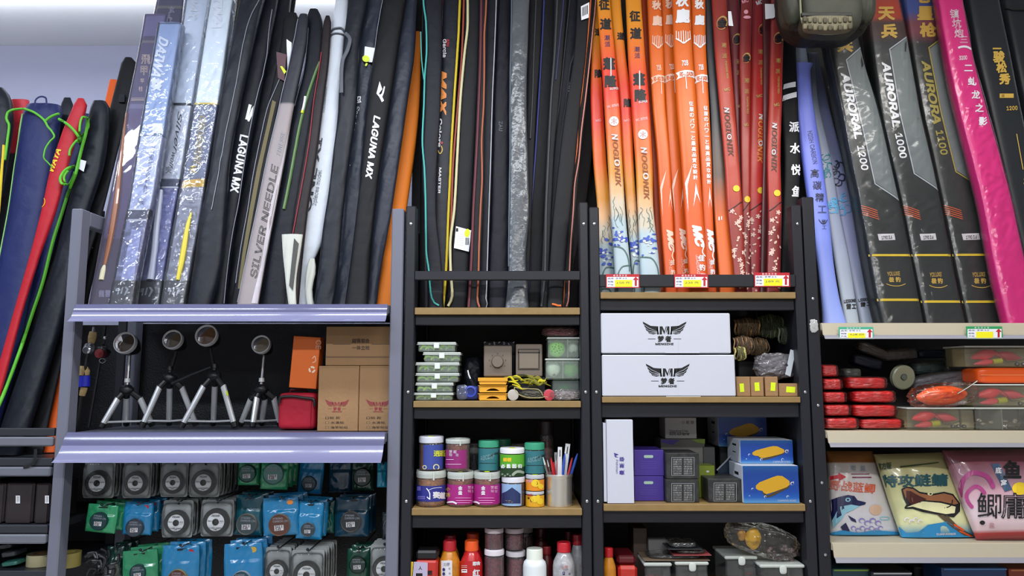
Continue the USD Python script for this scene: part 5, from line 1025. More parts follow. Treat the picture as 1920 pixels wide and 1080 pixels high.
t = T('reel_case', 'red zipped reel case with a black zip, between the tripods and brown cartons', 'case', (rc[0], .13, ZL2))
ztop = float(P(558, 738, .10)[2]); x0, x1 = P(521, 775, .1)[0], P(592, 775, .1)[0]; hz = (ztop - ZL2) / 2
t.part('shell', cube_round(((x0 + x1) / 2, .15, ZL2 + hz + .0025), ((x1 - x0) / 2, .055, hz), 9, 2, .008, 4, 5), nylon('case_red', 'b01f34', .55, .15))
t.part('zip', tube(spline(P([524, 526, 545, 570, 588, 590], [756, 745, 743, 746, 749, 762], .088), 40), .0042, 8), BLKP, label='black zip')
t.part('piping', tube(spline(P([583, 582, 581], [752, 775, 800], .093), 20), .002, 6), nylon('case_red')); t.part('handle', tube(spline(P([544, 546, 572, 575], [738, 731, 731, 738], .14), 24), .004, 8), nylon('case_red_dark', '5a1420', .5))
# rod with cork grips that stands in the corner of the shelf
CORK, REELM = M('cork', 'b39a6a', .75, vary=.18, noise=160), M('reel_silver', 'b8bcc4', .25, .9)
yr = .10
t = T('fishing_rod', 'spinning rod with cork grips, a blue band and a silver reel beside the grey post', 'fishing rod', onz(140, yr, ZL2))
t.part('blank', tube(spline(np.vstack([P([176, 172, 164, 156, 152, 148], [612, 640, 670, 715, 750, 780], yr), [onz(142, yr, ZL2 + .002)]]), 30), .0042, 8), BLKP)
t.part('grip', tube(P([175, 173, 171], [622, 632, 644], yr), [.010, .0115, .009], 14), CORK, label='cork grip'); t.part('grip', tube(P([152, 153, 154], [704, 695, 686], yr - .003), [.0085, .010, .006], 14), CORK); t.part('grip', tube(P([162, 162, 160], [704, 696, 688], yr + .006), [.0085, .010, .006], 14), CORK); t.part('grip', tube(P([158, 156, 154], [726, 734, 742], yr), [.010, .0095, .008], 14), CORK)
t.part('band', tube(P([157, 157], [705, 725], yr), .0185, 20, flat=.8), M('band_blue', '1c28c0', .5), label='bright blue band')
t.part('butt_cap', tube(P([176, 176], [622, 613], yr), [.006, .004], 12), REELM)
t.part('reel_body', blob(P(167, 652, yr - .02), (.014, .016, .016), 5, .2, 2, 3), REELM); t.part('reel_spool', lathe([(0, -.01), (.012, -.01), (.012, .008), (.008, .011), (0, .011)], P(165, 656, yr - .03), 24, 'y'), REELM, label='silver reel spool')
t.part('reel_foot', limb(P(168, 645, yr - .01), P(172, 650, yr), .004), REELM)
t = T('fishing_rod', 'dark rod with a dull red reel spool in the corner behind the cork-gripped rod', 'fishing rod', onz(172, .2, ZL2))
t.part('blank', tube(np.vstack([P([197, 192, 180], [612, 650, 720], .2), [onz(166, .2, ZL2 + .002)]]), .005, 8), BLKP)
t.part('reel_body', blob(P(193, 660, .18), (.02, .02, .018), 9, .3, 3, 3), BLKP); t.part('reel_spool', lathe([(0, -.01), (.013, -.01), (.014, .01), (0, .012)], P(189, 663, .16), 24, 'y'), M('spool_red', '7e2f34', .35, .5), label='dull red spool')
t.part('reel_handle', tube(spline(P([195, 200, 204], [645, 632, 628], .18), 20), .0025, 8), BLKP); t.part('handle_knob', blob(P(197, 634, .178), (.006, .006, .006), 2, .05, 3, 2), REELM)
t.part('guide_ring', tube(spline(P([186, 192, 198, 192, 186], [676, 672, 676, 681, 676], .19), 24), .0012, 6), REELM)
# ---------- H: line spools and pouches that hang on the pegboard
HOOK = M('hook_steel', '8b8f98', .3, .9)
PKW, RINGB, DISC = film('blister_white', .04, 'ffffff', .1, (30, .3), hazecol='c9cdd0'), M('spool_dark', '141518', .45), M('spool_label', 'f0f2f5', .5)
def rrect(cx, cy, w, h, r): return sbox(cx - w / 2 + r, cy - h / 2 + r, cx + w / 2 - r, cy + h / 2 - r).buffer(r, quad_segs=4)
def slab(geo, y, th):
    """flat piece with thickness: polygon in (x, z)"""
    out = []
    for g in polys(geo):
        m = trimesh.creation.extrude_polygon(g, th, engine='earcut'); v = np.array(m.vertices); out.append((np.stack([v[:, 0], y + th - v[:, 2], v[:, 1]], 1), np.array(m.faces)))
    return out
def hook(px, py, y1, label):
    a = P(px, py, y1); t = T('peg_hook', label, 'hook', (a[0], .4, a[2]), 'wire hooks in the pegboard')
    t.part('wire', tube([[a[0], .404, a[2]], [a[0], y1 + .01, a[2]], [a[0], y1, a[2] + .006]], .0022, 8), HOOK); t.part('tip', blob([a[0], y1, a[2] + .007], (.004, .004, .004), 1, 0, 1, 2), BLKP)
def spool_pack(px, label, y=.16, tilt=0, tint=None, base=None):
    x0, y0, x1, y1 = px; A, B = P((x0 + x1) / 2, y0, y), P((x0 + x1) / 2, y1, y); w = P(x1, (y0 + y1) / 2, y)[0] - P(x0, (y0 + y1) / 2, y)[0]; h = A[2] - B[2]; c = (A + B) / 2
    t = T('line_spool_pack', label, 'fishing line pack', (c[0], y, B[2])); R = lambda m: xf(m, (0, tilt, 0), c) if tilt else m
    hole = Point(c[0], A[2] - h * .09).buffer(.004)
    t.part('card', R(slab(rrect(c[0], c[2], w, h, .006).difference(hole), y + .002, .002)), M('pack_card', '9a9fa0', .5, vary=.22, noise=22), label='grey backing card')
    sc = np.array([c[0], y, c[2] - h * .09]); r = w * .41
    t.part('spool', R(lathe([(r * .95, -.004), (r, 0), (r, .008), (r * .93, .011), (r * .66, .010), (r * .64, .007), (r * .24, .007), (r * .22, 0)], sc, 36, 'y')), RINGB, label='dark spool ring')
    t.part('disc', R(lathe([(r * .25, .0075), (r * .66, .0075), (r * .66, .0105), (r * .25, .0105)], sc, 36, 'y')), DISC, label='pale printed disc')
    t.part('hub', R(lathe([(0, .004), (r * .16, .004), (r * .2, .0115), (r * .25, .0115), (r * .25, .004)], sc, 24, 'y')), RINGB)
    S = lambda a, b: np.stack([a, np.full(a.shape, y - .0112), b], -1); k = r * .01
    tx = [affinity.translate(affinity.scale(glyphs(s_, 2), sz * k, sz * k, origin=(0, 0)), sc[0] - glyphs(s_, 2).bounds[2] * sz * k / 2, sc[2] + dz * k) for s_, sz, dz in (('PEDAR', 13, 40), ('150 m', 7, 4), ('FLUORO CARBON', 8, -48), ('LINE', 8, -58))]
    tx[1] = affinity.translate(tx[1], r * .44); tx.append(affinity.translate(tx[1], -r * .88))
    t.part('lettering', R(decal(tx, S)), INK['black'])
    t.part('blister', R(cube_round((sc[0], y + .0005, c[2] - h * .02), (w * .485, .013, h * .455), 7, sub=4)), PKW, label='clear blister')
    return t
def pouch(px, label, col, y=.16, tilt=0, disc=None, name='line_pouch', hdr=None, seed=0, flat=1.0, lab='5.1', ring=None):
    x0, y0, x1, y1 = px; A, B = P((x0 + x1) / 2, y0, y), P((x0 + x1) / 2, y1, y); w = P(x1, (y0 + y1) / 2, y)[0] - P(x0, (y0 + y1) / 2, y)[0]; h = A[2] - B[2]; c = (A + B) / 2
    t = T(name, label, 'fishing line pack', (c[0], y, B[2])); R = lambda m: xf(m, (0, tilt, 0), c)
    n = 25; u, v = np.meshgrid(np.linspace(-1, 1, n), np.linspace(-1, 1, n)); d = np.maximum((1 - np.abs(u) ** 3) * (1 - np.abs(v) ** 4), 0) ** .6
    cr = (meshkit.fbm(np.stack([u * 2.6 + seed, v * 2.6, np.full_like(u, seed * 1.7)], -1) + 30, 3, seed) - .5) * .012
    bow = .012 * d * (.6 + .4 * (v < .3)) + cr * (.35 + d * .6)
    F_ = np.stack([c[0] + u * w / 2 * (1 - .03 * np.abs(v) ** 2), y - bow, c[2] + v * h / 2 * (1 - .02 * u ** 2)], -1); Bk = F_ * [1, 0, 1] + [0, y + .006, 0] - np.stack([0 * u, -d * .006, 0 * u], -1)
    i, j = np.meshgrid(np.arange(n - 1), np.arange(n - 1), indexing='ij'); q = np.stack([i * n + j, i * n + j + 1, (i + 1) * n + j + 1, (i + 1) * n + j], -1).reshape(-1, 4); N = n * n
    rim = [k for k in range(n)] + [k * n + n - 1 for k in range(1, n)] + [N - 2 - k for k in range(n - 1)] + [(n - 2 - k) * n for k in range(n - 1)]; rim = np.array(rim[:-1] if rim[-1] == rim[0] else rim)
    side = np.stack([rim, np.roll(rim, -1), np.roll(rim, -1) + N, rim + N], 1)[:, ::-1]
    qq = np.vstack([q, q[:, ::-1] + N, side]); f = np.vstack([qq[:, [0, 1, 2]], qq[:, [0, 2, 3]]])
    t.part('bag', R((np.vstack([F_.reshape(-1, 3), Bk.reshape(-1, 3)]), f)), M('pouch_' + col, col, .22, spec=.6, coat=.4))
    if hdr: t.part('header_emblem', R(slab(ell(c[0] + w * .28, c[2] + h * .36, w * .09, h * .06), y - .006, .002)), INK[hdr])
    t.part('hang_slot', R(slab(affinity.rotate(sbox(c[0] - w * .16, c[2] + h * .39, c[0] + w * .16, c[2] + h * .43), 4), y - .005, .002)), BLKP)
    if disc:
        dc, dr, dz = disc; r = w * dr; sc = np.array([c[0], y - .012, c[2] + h * dz])
        t.part('spool', R(lathe([(0, 0), (r * .9, 0), (r, -.006), (r, .004), (r * .94, .007), (r * .9, .004), (0, .004)], sc, 32, 'y')), M('disc_' + dc, dc, .35, coat=.3))
        if ring: t.part('spool_rim', R(lathe([(r * .9, .004), (r * .94, .0085), (r * 1.0, .005), (r * 1.02, -.003)], sc, 32, 'y')), M('rim_' + ring, ring, .3, .4))
        S = lambda a, b: np.stack([a, np.full(a.shape, sc[1] - .0046), b], -1); S2 = lambda a, b: np.stack([a, np.full(a.shape, sc[1] - .0052), b], -1)
        t.part('sticker', R(decal([affinity.rotate(sbox(sc[0] - r * .45, sc[2] - r * .5, sc[0] + r * .4, sc[2] - r * .02), 3)], S)), INK['palewhite'], label='white sticker')
        tx = [affinity.translate(affinity.scale(glyphs(s_, 2), r * .17, r * .19, origin=(0, 0)), sc[0] - r * .36, sc[2] + dz2 * r) for s_, dz2 in (('542 3', -.25), ('0.45', -.46))]
        t.part('lettering', R(decal(tx, S2)), INK['black'])
        tx = [affinity.translate(affinity.scale(glyphs(s_, 2), r * .16, r * .16, origin=(0, 0)), sc[0] - r * .6, sc[2] + dz2 * r) for s_, dz2 in (('STRONG', .5), ('CARBON LINE', .25))]
        t.part('lettering', R(decal(tx, S)), INK['grey'])
    return t
GRNP, BLUP, TEALP, DKP = '2f8f62', '1c7fb4', '14586a', '0f3a52'
SP = [((157, 864, 214, 934), 'line spool pack on the first hook of the top row'), ((231, 864, 283, 934), 'line spool pack on the second hook of the top row'), ((302, 864, 352, 932), 'line spool pack on the third hook of the top row'), ((356, 864, 412, 932), 'line spool pack on the fourth hook of the top row'),
      ((305, 938, 361, 1008), 'line spool pack in the middle row right of a blue pouch'), ((377, 937, 437, 1006), 'second line spool pack in the middle row'), ((497, 1026, 545, 1100), 'line spool pack cut off by the bottom edge, left of the bright one'), ((546, 1031, 607, 1108), 'brightest line spool pack cut off by the bottom edge'), ((694, 1021, 748, 1096), 'line spool pack half behind the grey post at the bottom edge')]
QH = ['first hook of the top row', 'second hook of the top row', 'third hook of the top row', 'fourth hook of the top row', 'middle-row hook right of the blue pouch', 'second spool hook of the middle row', 'bottom hook left of the brightest pack', 'bottom hook of the brightest pack', 'bottom hook by the grey post']
for i, (px, lab) in enumerate(SP):
    y = .14 if i < 7 else .10
    t = spool_pack(px, lab, y)
    for k in range(5 if i < 8 else 3):
        dup(t, (.001 * (-1) ** k, .0305 * (k + 1), -.0012 * k), 'queued spool pack behind the front one on the %s' % QH[i], 'queued packs on the %s' % QH[i])
    hook((px[0] + px[2]) / 2, px[1] + 4, y - .03, 'wire hook holding the ' + ' '.join(lab.split(',')[0].split(' ')[:12]))
PO = [((446, 862, 487, 910), 'green line pouch in the top row, left of its wider twin', GRNP, .17, 0, ('24554c', .40, -.02), None, None), ((489, 860, 541, 918), 'wider green line pouch in the top row with a white sticker', GRNP, .15, 2, ('4d7f7a', .38, .02), None, None),
      ((560, 858, 606, 926), 'blue pouch seen edge-on in the top row', BLUP, .22, 4, ('173a44', .3, -.2), None, None), ((616, 860, 660, 924), 'dim teal pouch in the top row right of the edge-on blue one', DKP, .24, 0, None, None, None), ((660, 862, 702, 920), 'dark green pouch at the end of the top row', '163a2c', .22, 0, ('1a2a24', .4, -.05), None, None), ((707, 866, 726, 914), 'narrow bright blue pouch beside the right post in the top row', '1f93b8', .15, 0, None, None, None),
      ((162, 946, 219, 999), 'tilted bright green pouch with a dark disc in the middle row', '2f9a68', .12, 5, ('1d3f42', .29, -.06), None, None), ((231, 941, 286, 1003), 'blue pouch with a grey disc at the left of the middle row', BLUP, .14, 2, ('3a4450', .30, -.25), 'red', '59646e'),
      ((440, 928, 494, 1004), 'dim blue pouch with a silver-rimmed disc in the middle row', TEALP, .17, 2, ('3a4a50', .36, -.2), None, 'a9a090'), ((493, 932, 560, 1004), 'bright blue pouch with an orange-banded disc in the middle row', BLUP, .12, -3, ('5c3a30', .30, -.2), 'orange', 'b08a70'), ((556, 940, 606, 1011), 'bright blue pouch turned aside with an oval disc in the middle row', '1a86bd', .13, 3, ('34424c', .26, -.22), None, '8a8a86'),
      ((604, 938, 628, 1000), 'narrow teal-green pouch behind the turned blue one', '145048', .2, 0, None, None, None), ((628, 932, 692, 1006), 'dim blue pouch with a ringed disc near the right post', '103f58', .19, 0, ('242a30', .3, -.1), None, '9a8f84'), ((716, 960, 760, 1012), 'dark disc pouch half behind the grey post in the middle row', '1c2830', .16, 0, ('3a444c', .4, 0), None, 'b0b4b8'),
      ((200, 1024, 232, 1084), 'dark green pouch with a pale-rimmed disc in the bottom row', '12352e', .16, 0, ('3a3a3a', .36, -.2), None, 'b5b0a8'), ((230, 1031, 296, 1112), 'green pouch with a dark disc in the bottom row', '2b8a5e', .12, -4, ('1f3f44', .23, .0), None, None), ((303, 1022, 373, 1110), 'blue pouch with a red-brown disc in the bottom row', BLUP, .12, 0, ('5c2f28', .26, -.2), 'red', 'b9a46a'),
      ((420, 1018, 492, 1110), 'blue pouch with a gold emblem in the bottom row', '1d80b8', .12, -3, ('1d4a58', .26, -.25), 'gold', 'c0c4c8'), ((650, 1028, 694, 1100), 'dim green pouch in the bottom row left of the last spool pack', '184a38', .18, 0, ('14302a', .36, .1), None, None)]
for i, (px, lab, col, y, tilt, disc, hdr, ring) in enumerate(PO):
    t = pouch(px, lab, col, y, tilt, disc, hdr=hdr, seed=i + 1, ring=ring)
    if disc and i not in (2, 4, 13):
        for k in range(2): dup(t, (.004 * (k + 1), .036 * (k + 1), .003), 'queued pouch right behind the front one: ' + ' '.join(lab.split(' ')[:8]), 'queued behind: ' + ' '.join(lab.split(' ')[:8]))
    hook((px[0] + px[2]) / 2, px[1] + 5, y - .035, 'wire hook holding the ' + ' '.join(lab.split(' ')[:11]))
# low corner: dark wire reels and a tape roll glimpsed at the bottom left
t = T('tape_roll', 'roll of yellowed tape half behind the grey post at the bottom left', 'tape', P(130, 1067, .1)); 
t.part('roll', lathe([(.022, -.02), (.034, -.02), (.034, .02), (.022, .02), (.022, -.02)], P(128, 1048, .12), 32), M('tape_yellowed', 'a09452', .4))
t = T('tackle_heap', 'dark heap of loose tackle at the bottom left under the pouches', 'tackle', P(175, 1085, .15), kind='stuff')
r = random.Random(4); bl = []
for i in range(26):
    p0 = P(r.uniform(180, 232), r.uniform(1045, 1090), r.uniform(.1, .22)); a = r.uniform(0, 3.1)
    bl.append(tube(spline([p0, p0 + [.02 * math.cos(a), .004, .02 * math.sin(a)], p0 + [.034 * math.cos(a + .6), 0, .034 * math.sin(a + .6)]], 14), r.uniform(.003, .008), 8))
t.part('pieces', bl, M('tackle_dark', '24252b', .35, spec=.6), kind='stuff')
# ---------- I: upper shelf of the narrow black rack
CLB = film('tub_plastic', .20, 'f4fff4', .12, None, hazecol='e4f4e6', boost=1.0); CLR = film('clear_rim', .55, 'ffffff', .12, None, hazecol='f0f8f2', boost=1.0)
LIME = M('lime_plastic', 'c4ee22', .4)
z = ZB[1]; y = .02
TB = [((782, 641, 855, 660), 0, 'topmost small clear tackle box of the lime-lure stack'), ((793, 660, 864, 679), -1, 'second clear tackle box from the top of the lime-lure stack, shifted right'), ((779, 679, 861, 699), 0, 'third clear tackle box from the top of the lime-lure stack'), ((779, 699, 861, 717), 0, 'fourth clear tackle box from the top of the lime-lure stack'), ((779, 717, 850, 736), 0, 'fifth clear tackle box from the top of the lime-lure stack'), ((776, 736, 850, 752), 0, 'bottom clear tackle box of the lime-lure stack, on the wooden shelf')]
zz = z
for i, (px, rot, lab) in reversed(list(enumerate(TB))):
    x0, x1 = onz(px[0], y, zz)[0], onz(px[2], y, zz)[0]; h = float(P(800, px[1], y)[2]) - zz - .0005; cx = (x0 + x1) / 2
    t = T('tackle_box', lab, 'tackle box', (cx, y + .05, zz), 'clear tackle boxes with lime lures'); dep = .085
    t.part('tub', bx(x0 + .003, x1 - .003, y + .003, y + dep, zz + .0005, zz + h * .76, .003), CLB, 30, label='clear tub'); t.part('lid', bx(x0, x1, y, y + dep + .003, zz + h * .78, zz + h, .002), CLR, 30, label='milky clear lid')
    t.part('rim', bx(x0 - .001, x1 + .001, y - .002, y + dep + .004, zz + h * .70, zz + h * .78, .001), CLR)
    t.part('clasp', bx(cx - .008, cx + .008, y - .006, y - .001, zz + h * .35, zz + h * .9, .002), M('clasp_white', 'dfe6e2', .4, spec=.6), label='white clasp')
    t.part('divider', bx(cx - (x1 - x0) * .22, cx - (x1 - x0) * .21, y + .004, y + dep, zz + .002, zz + h * .7, .0002), CLR); t.part('divider', bx(cx + (x1 - x0) * .24, cx + (x1 - x0) * .25, y + .004, y + dep, zz + .002, zz + h * .7, .0002), CLR)
    r = random.Random(i)
    for k in range(5):
        a = cx + (k - 2) * (x1 - x0) * .17 + r.uniform(-.004, .004); b = zz + h * r.uniform(.15, .3); L = (x1 - x0) * .22
        t.part('lure', tube(spline([[a - L / 2, y + .009 + .003 * k, b], [a - L * .1, y + .009 + .003 * k, b + h * .32], [a + L / 2, y + .010 + .003 * k, b + h * r.uniform(.0, .2)]], 14), np.interp(np.linspace(0, 1, 14), [0, .4, 1], [.002, .0045, .0014]), 7), LIME, label='lime green lure')
    zz += h + .001
# soft dark bag and blue box behind
t = single('pouch', cube_round((onz(885, .12, z)[0], .16, z + .064), (.032, .05, .062), 3, 5, .10, 3, 4), nylon('pouch_dark_blue', '121620', .5), 'dark slumped pouch between the lime-lure stack and a grey switch box', 'pouch')
t = T('dispenser', 'small blue tub with a round opening left of the yellow trays', 'tub', onz(878, .07, z)); q = onz(878, .05, z)
t.part('body', cube_round((q[0], .075, z + .022), (.031, .03, .0205), 6), M('tub_blue', '26357c', .35)); t.part('rim', lathe([(.011, 0), (.0165, 0), (.0165, .004), (.012, .005), (.011, 0)], (q[0] + .007, .0455, z + .026), 28, 'y'), M('rim_blue', '3d50c4', .3), label='bright blue rim'); t.part('film_cover', cube_round((q[0] - .018, .046, z + .024), (.016, .006, .021), 4, 3, .15, 5, 3), film('crumple_film', .12, 'ffffff', .08, (70, .8), hazecol='b9c4d4', boost=1.8), label='crumpled clear film')
t.part('tag_clip', tube(P([877, 879, 882], [694, 703, 710], .045), .0022, 8), INK['white'])
t = T('cardboard_box', 'dark patterned box behind the left grey switch box', 'box', onz(935, .2, z)); t.part('carton', bxp(906, 640, 966, 752, .17, .12, .002, z + .001), M('box_dark_pattern', '23222c', .5)); S = on_plane(.17)
t.part('print', decal([affinity.rotate(rect(907 + 6 * k + 3 * (k % 3), 641 + 3 * (k % 2), 911 + 6 * k + 3 * (k % 3), 643 + 3 * (k % 2)), 30 * (k % 4 - 1)) for k in range(9)], S), INK['palewhite'])
TAUPE, TAUPED = M('taupe_plastic', '75695d', .45), M('taupe_dark', '3a332c', .5)
z2 = float(P(930, 700, .09)[2])
t = T('yellow_tray', 'egg-yellow stacking tray, topmost of the stack of three', 'tray', onz(923, .07, z), 'egg-yellow stacking trays'); YEL = M('tray_yellow', 'e0a32c', .42)
ht = (float(P(923, 707, .03)[2]) - z) / 3
def tray(k, lab, first):
    x0, x1 = onz(897, .03, z)[0], onz(951, .03, z)[0]; zb = z + ht * k + .0005; cx = (x0 + x1) / 2
    t = T('yellow_tray', lab, 'tray', (cx, .07, zb), 'egg-yellow stacking trays')
    outer = bx(x0 + .001, x1 - .001, .03, .12, zb, zb + ht - .002, .004); inner = bx(x0 + .006, x1 - .006, .035, .115, zb + .006, zb + ht + .02, .002)
    body = outer - inner
    if k < 2: body = body - m3d.Manifold.cylinder(.02, .03, .03, 40).rotate([90, 0, 0]).translate([cx, .045, zb + ht * .36 - .026])
    t.part('body', body, YEL, 30)
    t.part('rim', bx(x0 - .0015, x1 + .0015, .0275, .0295, zb + ht * (.45 if k == 2 else .82), zb + ht - .002, .001), YEL)
    t.part('foot_rail', bx(x0 + .003, x1 - .003, .026, .0295, zb + .0005, zb + ht * .22, .001), YEL)
stage.RemovePrim(t.path); _names[('/World', 'yellow_tray')] = 0
for k, lab in enumerate(['egg-yellow stacking tray, lowest of the three, on the wooden shelf', 'egg-yellow stacking tray, middle of the three', 'egg-yellow stacking tray, topmost of the three']): tray(k, lab, k == 0)
zt3 = z + 3 * ht + .001
for i, (px, lab) in enumerate([((907, 648, 960, 702), 'taupe square box with a round dial, on the yellow trays'), ((967, 645, 1017, 702), 'taupe square box with a framed square face, above the net pile')]):
    yq = .06; x0, x1 = P(px[0], 675, yq)[0], P(px[2], 675, yq)[0]; zt_ = float(P(930, px[1], yq)[2]); zb_ = zt3 if i == 0 else zt3 - .0
    t = T('switch_box', lab, 'switch box', ((x0 + x1) / 2, yq + .03, zb_)); t.part('body', bx(x0, x1, yq, yq + .06, zb_, zt_, .003), TAUPE, 30); c = np.array([(x0 + x1) / 2, yq, (zb_ + zt_) / 2]); w = (x1 - x0) / 2
    if i == 0:
        c = c + [-.001, 0, -.002]; t.part('dial', lathe([(w * .42, 0), (w * .40, .008), (w * .37, .010), (0, .010)], c, 36, 'y'), TAUPE, label='round dial')
        t.part('dial_shadow_ring', lathe([(w * .44, 0), (w * .44, .0008), (w * .40, .0008)], c, 36, 'y'), TAUPED)
        for k in range(7): a = math.radians(-30 + 40 * k); t.part('tick', bx(*[v for p_, d_ in zip((c + [math.cos(a) * w * .58, -.0005, math.sin(a) * w * .58]), (.0008, .0005, .002)) for v in (p_ - d_, p_ + d_)]), TAUPED)
    else:
        S = on_plane(yq); fr = rect(971, 654, 1012, 694).difference(rect(973, 656, 1010, 692)); t.part('frame_line', decal([fr, rect(971, 660, 1012, 662)], S), TAUPED); t.part('rocker', bxp(974, 663, 1009.5, 691, yq - .003, .004, .001), M('taupe_light', '7e7264', .42))
# support under the right switch box: a hidden dark carton
t = T('cardboard_box', 'dark carton behind the net pile carrying the framed switch box', 'box', onz(990, .1, z)); x0, x1 = onz(968, .09, z)[0], onz(1022, .09, z)[0]; t.part('carton', bx(x0, x1, .075, .17, z + .001, zt3 - .001, .002), M('box_dark_pattern'))
t = T('keep_net', 'heap of yellow-green netting folded beside the yellow trays', 'net', onz(992, .05, z)); r = random.Random(8); NETC = nylon('net_olive', '7d7a24', .6, .5); NETY = nylon('net_yellow', 'cfc21c', .5, .4)
for i in range(26):
    px, py = r.uniform(960, 1022), r.uniform(703, 726); yq = r.uniform(.03, .06); L = r.uniform(14, 34); s = r.uniform(-10, 8)
    p = P([px - L / 2, px - L * .2, px + L * .2, px + L / 2], [py + s * .5, py - r.uniform(1, 5), py + r.uniform(-3, 4), py - s * .5], yq)
    t.part('fold', tube(spline(p, 16), np.interp(np.linspace(0, 1, 16), [0, .5, 1], [.001, r.uniform(.003, .005), .001]), 6, flat=.5), NETY if i % 4 == 0 else (NETC if i % 3 else nylon('net_brown', '3e3a1c', .6, .4)))
t.part('hoop', tube(spline(P([964, 968, 980, 996, 1012, 1022, 1028], [727, 735, 743, 746, 746, 744, 745], [.03] * 7), 40), .0016, 6), M('hoop_tan', 'a39a6e', .4)); t.part('hoop', tube(spline(P([964, 975, 992, 1008, 1018], [726, 728, 729, 730, 742], .034), 30), .0016, 6), M('hoop_tan'))
t.part('mesh_bag', cube_round(P(997, 740, .05) + [0, 0, 0], (.034, .02, .0135), 3, 3, .2, 5, 4), nylon('net_grey', '4c4a42', .5, .6), label='grey mesh')
for i, (px, col, lab) in enumerate([((962, 740, 10.5), 'b9b4ac', 'white-ended cylinder lying beside the net pile'), ((1030, 737, 10.5), 'c4404e', 'red-ended cylinder lying right of the net pile')]):
    r_ = px[2] / F * (DIST + .03); q = onz(px[0], .03, z); t = T('float_tube', lab, 'tube', (q[0], .05, z)); c = np.array([q[0], .032, z + r_]); t.part('barrel', lathe([(0, -.06), (r_, -.06), (r_, 0)], c, 28, 'y'), M('tube_beige', '9a8f86', .4)); t.part('end_cap', lathe([(r_, -.002), (r_ * .98, .002), (r_ * .85, .003), (0, .003)], c, 28, 'y'), M('cap_' + col, col, .4), label='coloured end cap')
GRNL = M('green_lure', '8ee032', .4); WHL = M('white_lure', 'eceee8', .5)
def lure_tub(label, px, zb, y, seed, order, mid):
    x0, x1 = P(px[0], 690, y)[0], P(px[2], 690, y)[0]; zt_ = float(P(1050, px[1], y)[2]); h = zt_ - zb; t = T('tackle_box', label, 'tackle box', ((x0 + x1) / 2, y + .05, zb), 'clear boxes with green and white lures')
    t.part('tub', bx(x0 + .002, x1 - .002, y + .002, y + .10, zb + .0005, zb + h - .006, .004), CLB, 30, label='clear tub'); t.part('lid', bx(x0, x1, y, y + .102, zb + h - .006, zb + h, .002), CLR, 30, label='milky clear lid')
    xm = x0 + (x1 - x0) * mid; t.part('divider', bx(xm, xm + .0015, y + .003, y + .098, zb + .002, zb + h - .007, .0003), CLR)
    for k in range(2):
        a, b = (x0, xm) if k == 0 else (xm, x1); c = np.array([(a + b) / 2, y + .04, zb + h * .47]); rr = min((b - a) * .44, h * .42)
        if order[k] == 'g':
            t.part('lure_ball', blob(c, (rr, rr * .9, rr), seed + k, .02, 2, 4), GRNL, label='green ball lure')
            for m_ in range(14):
                an = m_ * 2.4; q = .28 + .6 * (m_ / 14); t.part('pit', blob(c + [math.cos(an) * rr * q * .8, -rr * .9 * math.sqrt(max(.05, 1 - (q * .8) ** 2)) , math.sin(an) * rr * q * .8], (.0022, .0014, .0022), 1, 0, 1, 1), M('green_dark', '3f6d18', .5))
        elif order[k] == 's':
            t.part('lure_ball', blob(c, (rr, rr * .8, rr), seed + k, .02, 2, 4), M('green_ribbed', '5cc04c', .4), label='green ribbed lure')
            for m_ in range(9):
                a0 = -1.2 + m_ * .3; t.part('rib', tube(spline([c + [-rr * .7, -rr * .62, -rr * .5 + m_ * .003], c + [0, -rr * .84, rr * (.1 + .1 * (m_ - 4)) ], c + [rr * .75, -rr * .5, rr * (.2 + .16 * (m_ - 4))]], 12), .0012, 5), M('green_rib', '7fc05a', .4))
        else:
            t.part('lure_body', blob(c + [0, 0, h * .04], (rr * .95, rr * .8, rr * 1.0), seed, .06, 2, 4), WHL, label='white lure body'); t.part('eyelet', tube(spline([c + [.002, -rr * .82, -rr * .55], c + [.004, -rr * .95, -rr * .7], c + [-.003, -rr * .95, -rr * .72]], 10), .0018, 6), BLKP)
h0 = (float(P(1050, 712, .05)[2]) - z)
x0, x1 = onz(1036, .06, z)[0], onz(1087, .06, z)[0]
t = T('tackle_box', 'dim clear tackle box at the bottom of the green-and-white lure stack', 'tackle box', ((x0 + x1) / 2, .1, z), 'clear boxes with green and white lures'); t.part('tub', bx(x0, x1, .06, .16, z + .0005, z + h0 - .001, .004), film('tub_dim', .35, 'e0e8e4', .1, None, hazecol='8d9a94'), 30); t.part('lure_body', blob(((x0 + x1) / 2, .1, z + h0 * .5), (.026, .02, .018), 3, .1), M('green_lure_dark', '3f9440', .4))
lure_tub('middle clear box of white and green ribbed lures, right of the framed switch box', (1022, 672, 1088, 712), z + h0, .05, 3, 'ws', .5)
zl = float(P(1050, 672, .05)[2]); lure_tub('top clear box with a green ball lure, under a bag of red bait', (1026, 632, 1088, 671), zl + .0008, .05, 7, 'gw', .62)
zl2 = float(P(1050, 632, .05)[2]); t = T('bait_bag', 'clear bag of dark red bait lying on the green-ball box', 'bag', onz(1052, .08, zl2 + .001)); c = P(1052, 621, .09)
t.part('bait', cube_round((c[0], .09, zl2 + .0155), (.05, .035, .0125), 3, 2, .16, 5, 4), M('bait_red', '8a2430', .35, vary=.5, noise=140), label='dark red bait'); t.part('bag', cube_round((c[0], .09, zl2 + .0165), (.056, .040, .0155), 3, 6, .14, 6, 5), film('bag_film', .05, 'ffffff', .06, (40, .9), hazecol='f0e4e6', boost=1.3), label='clear bag')
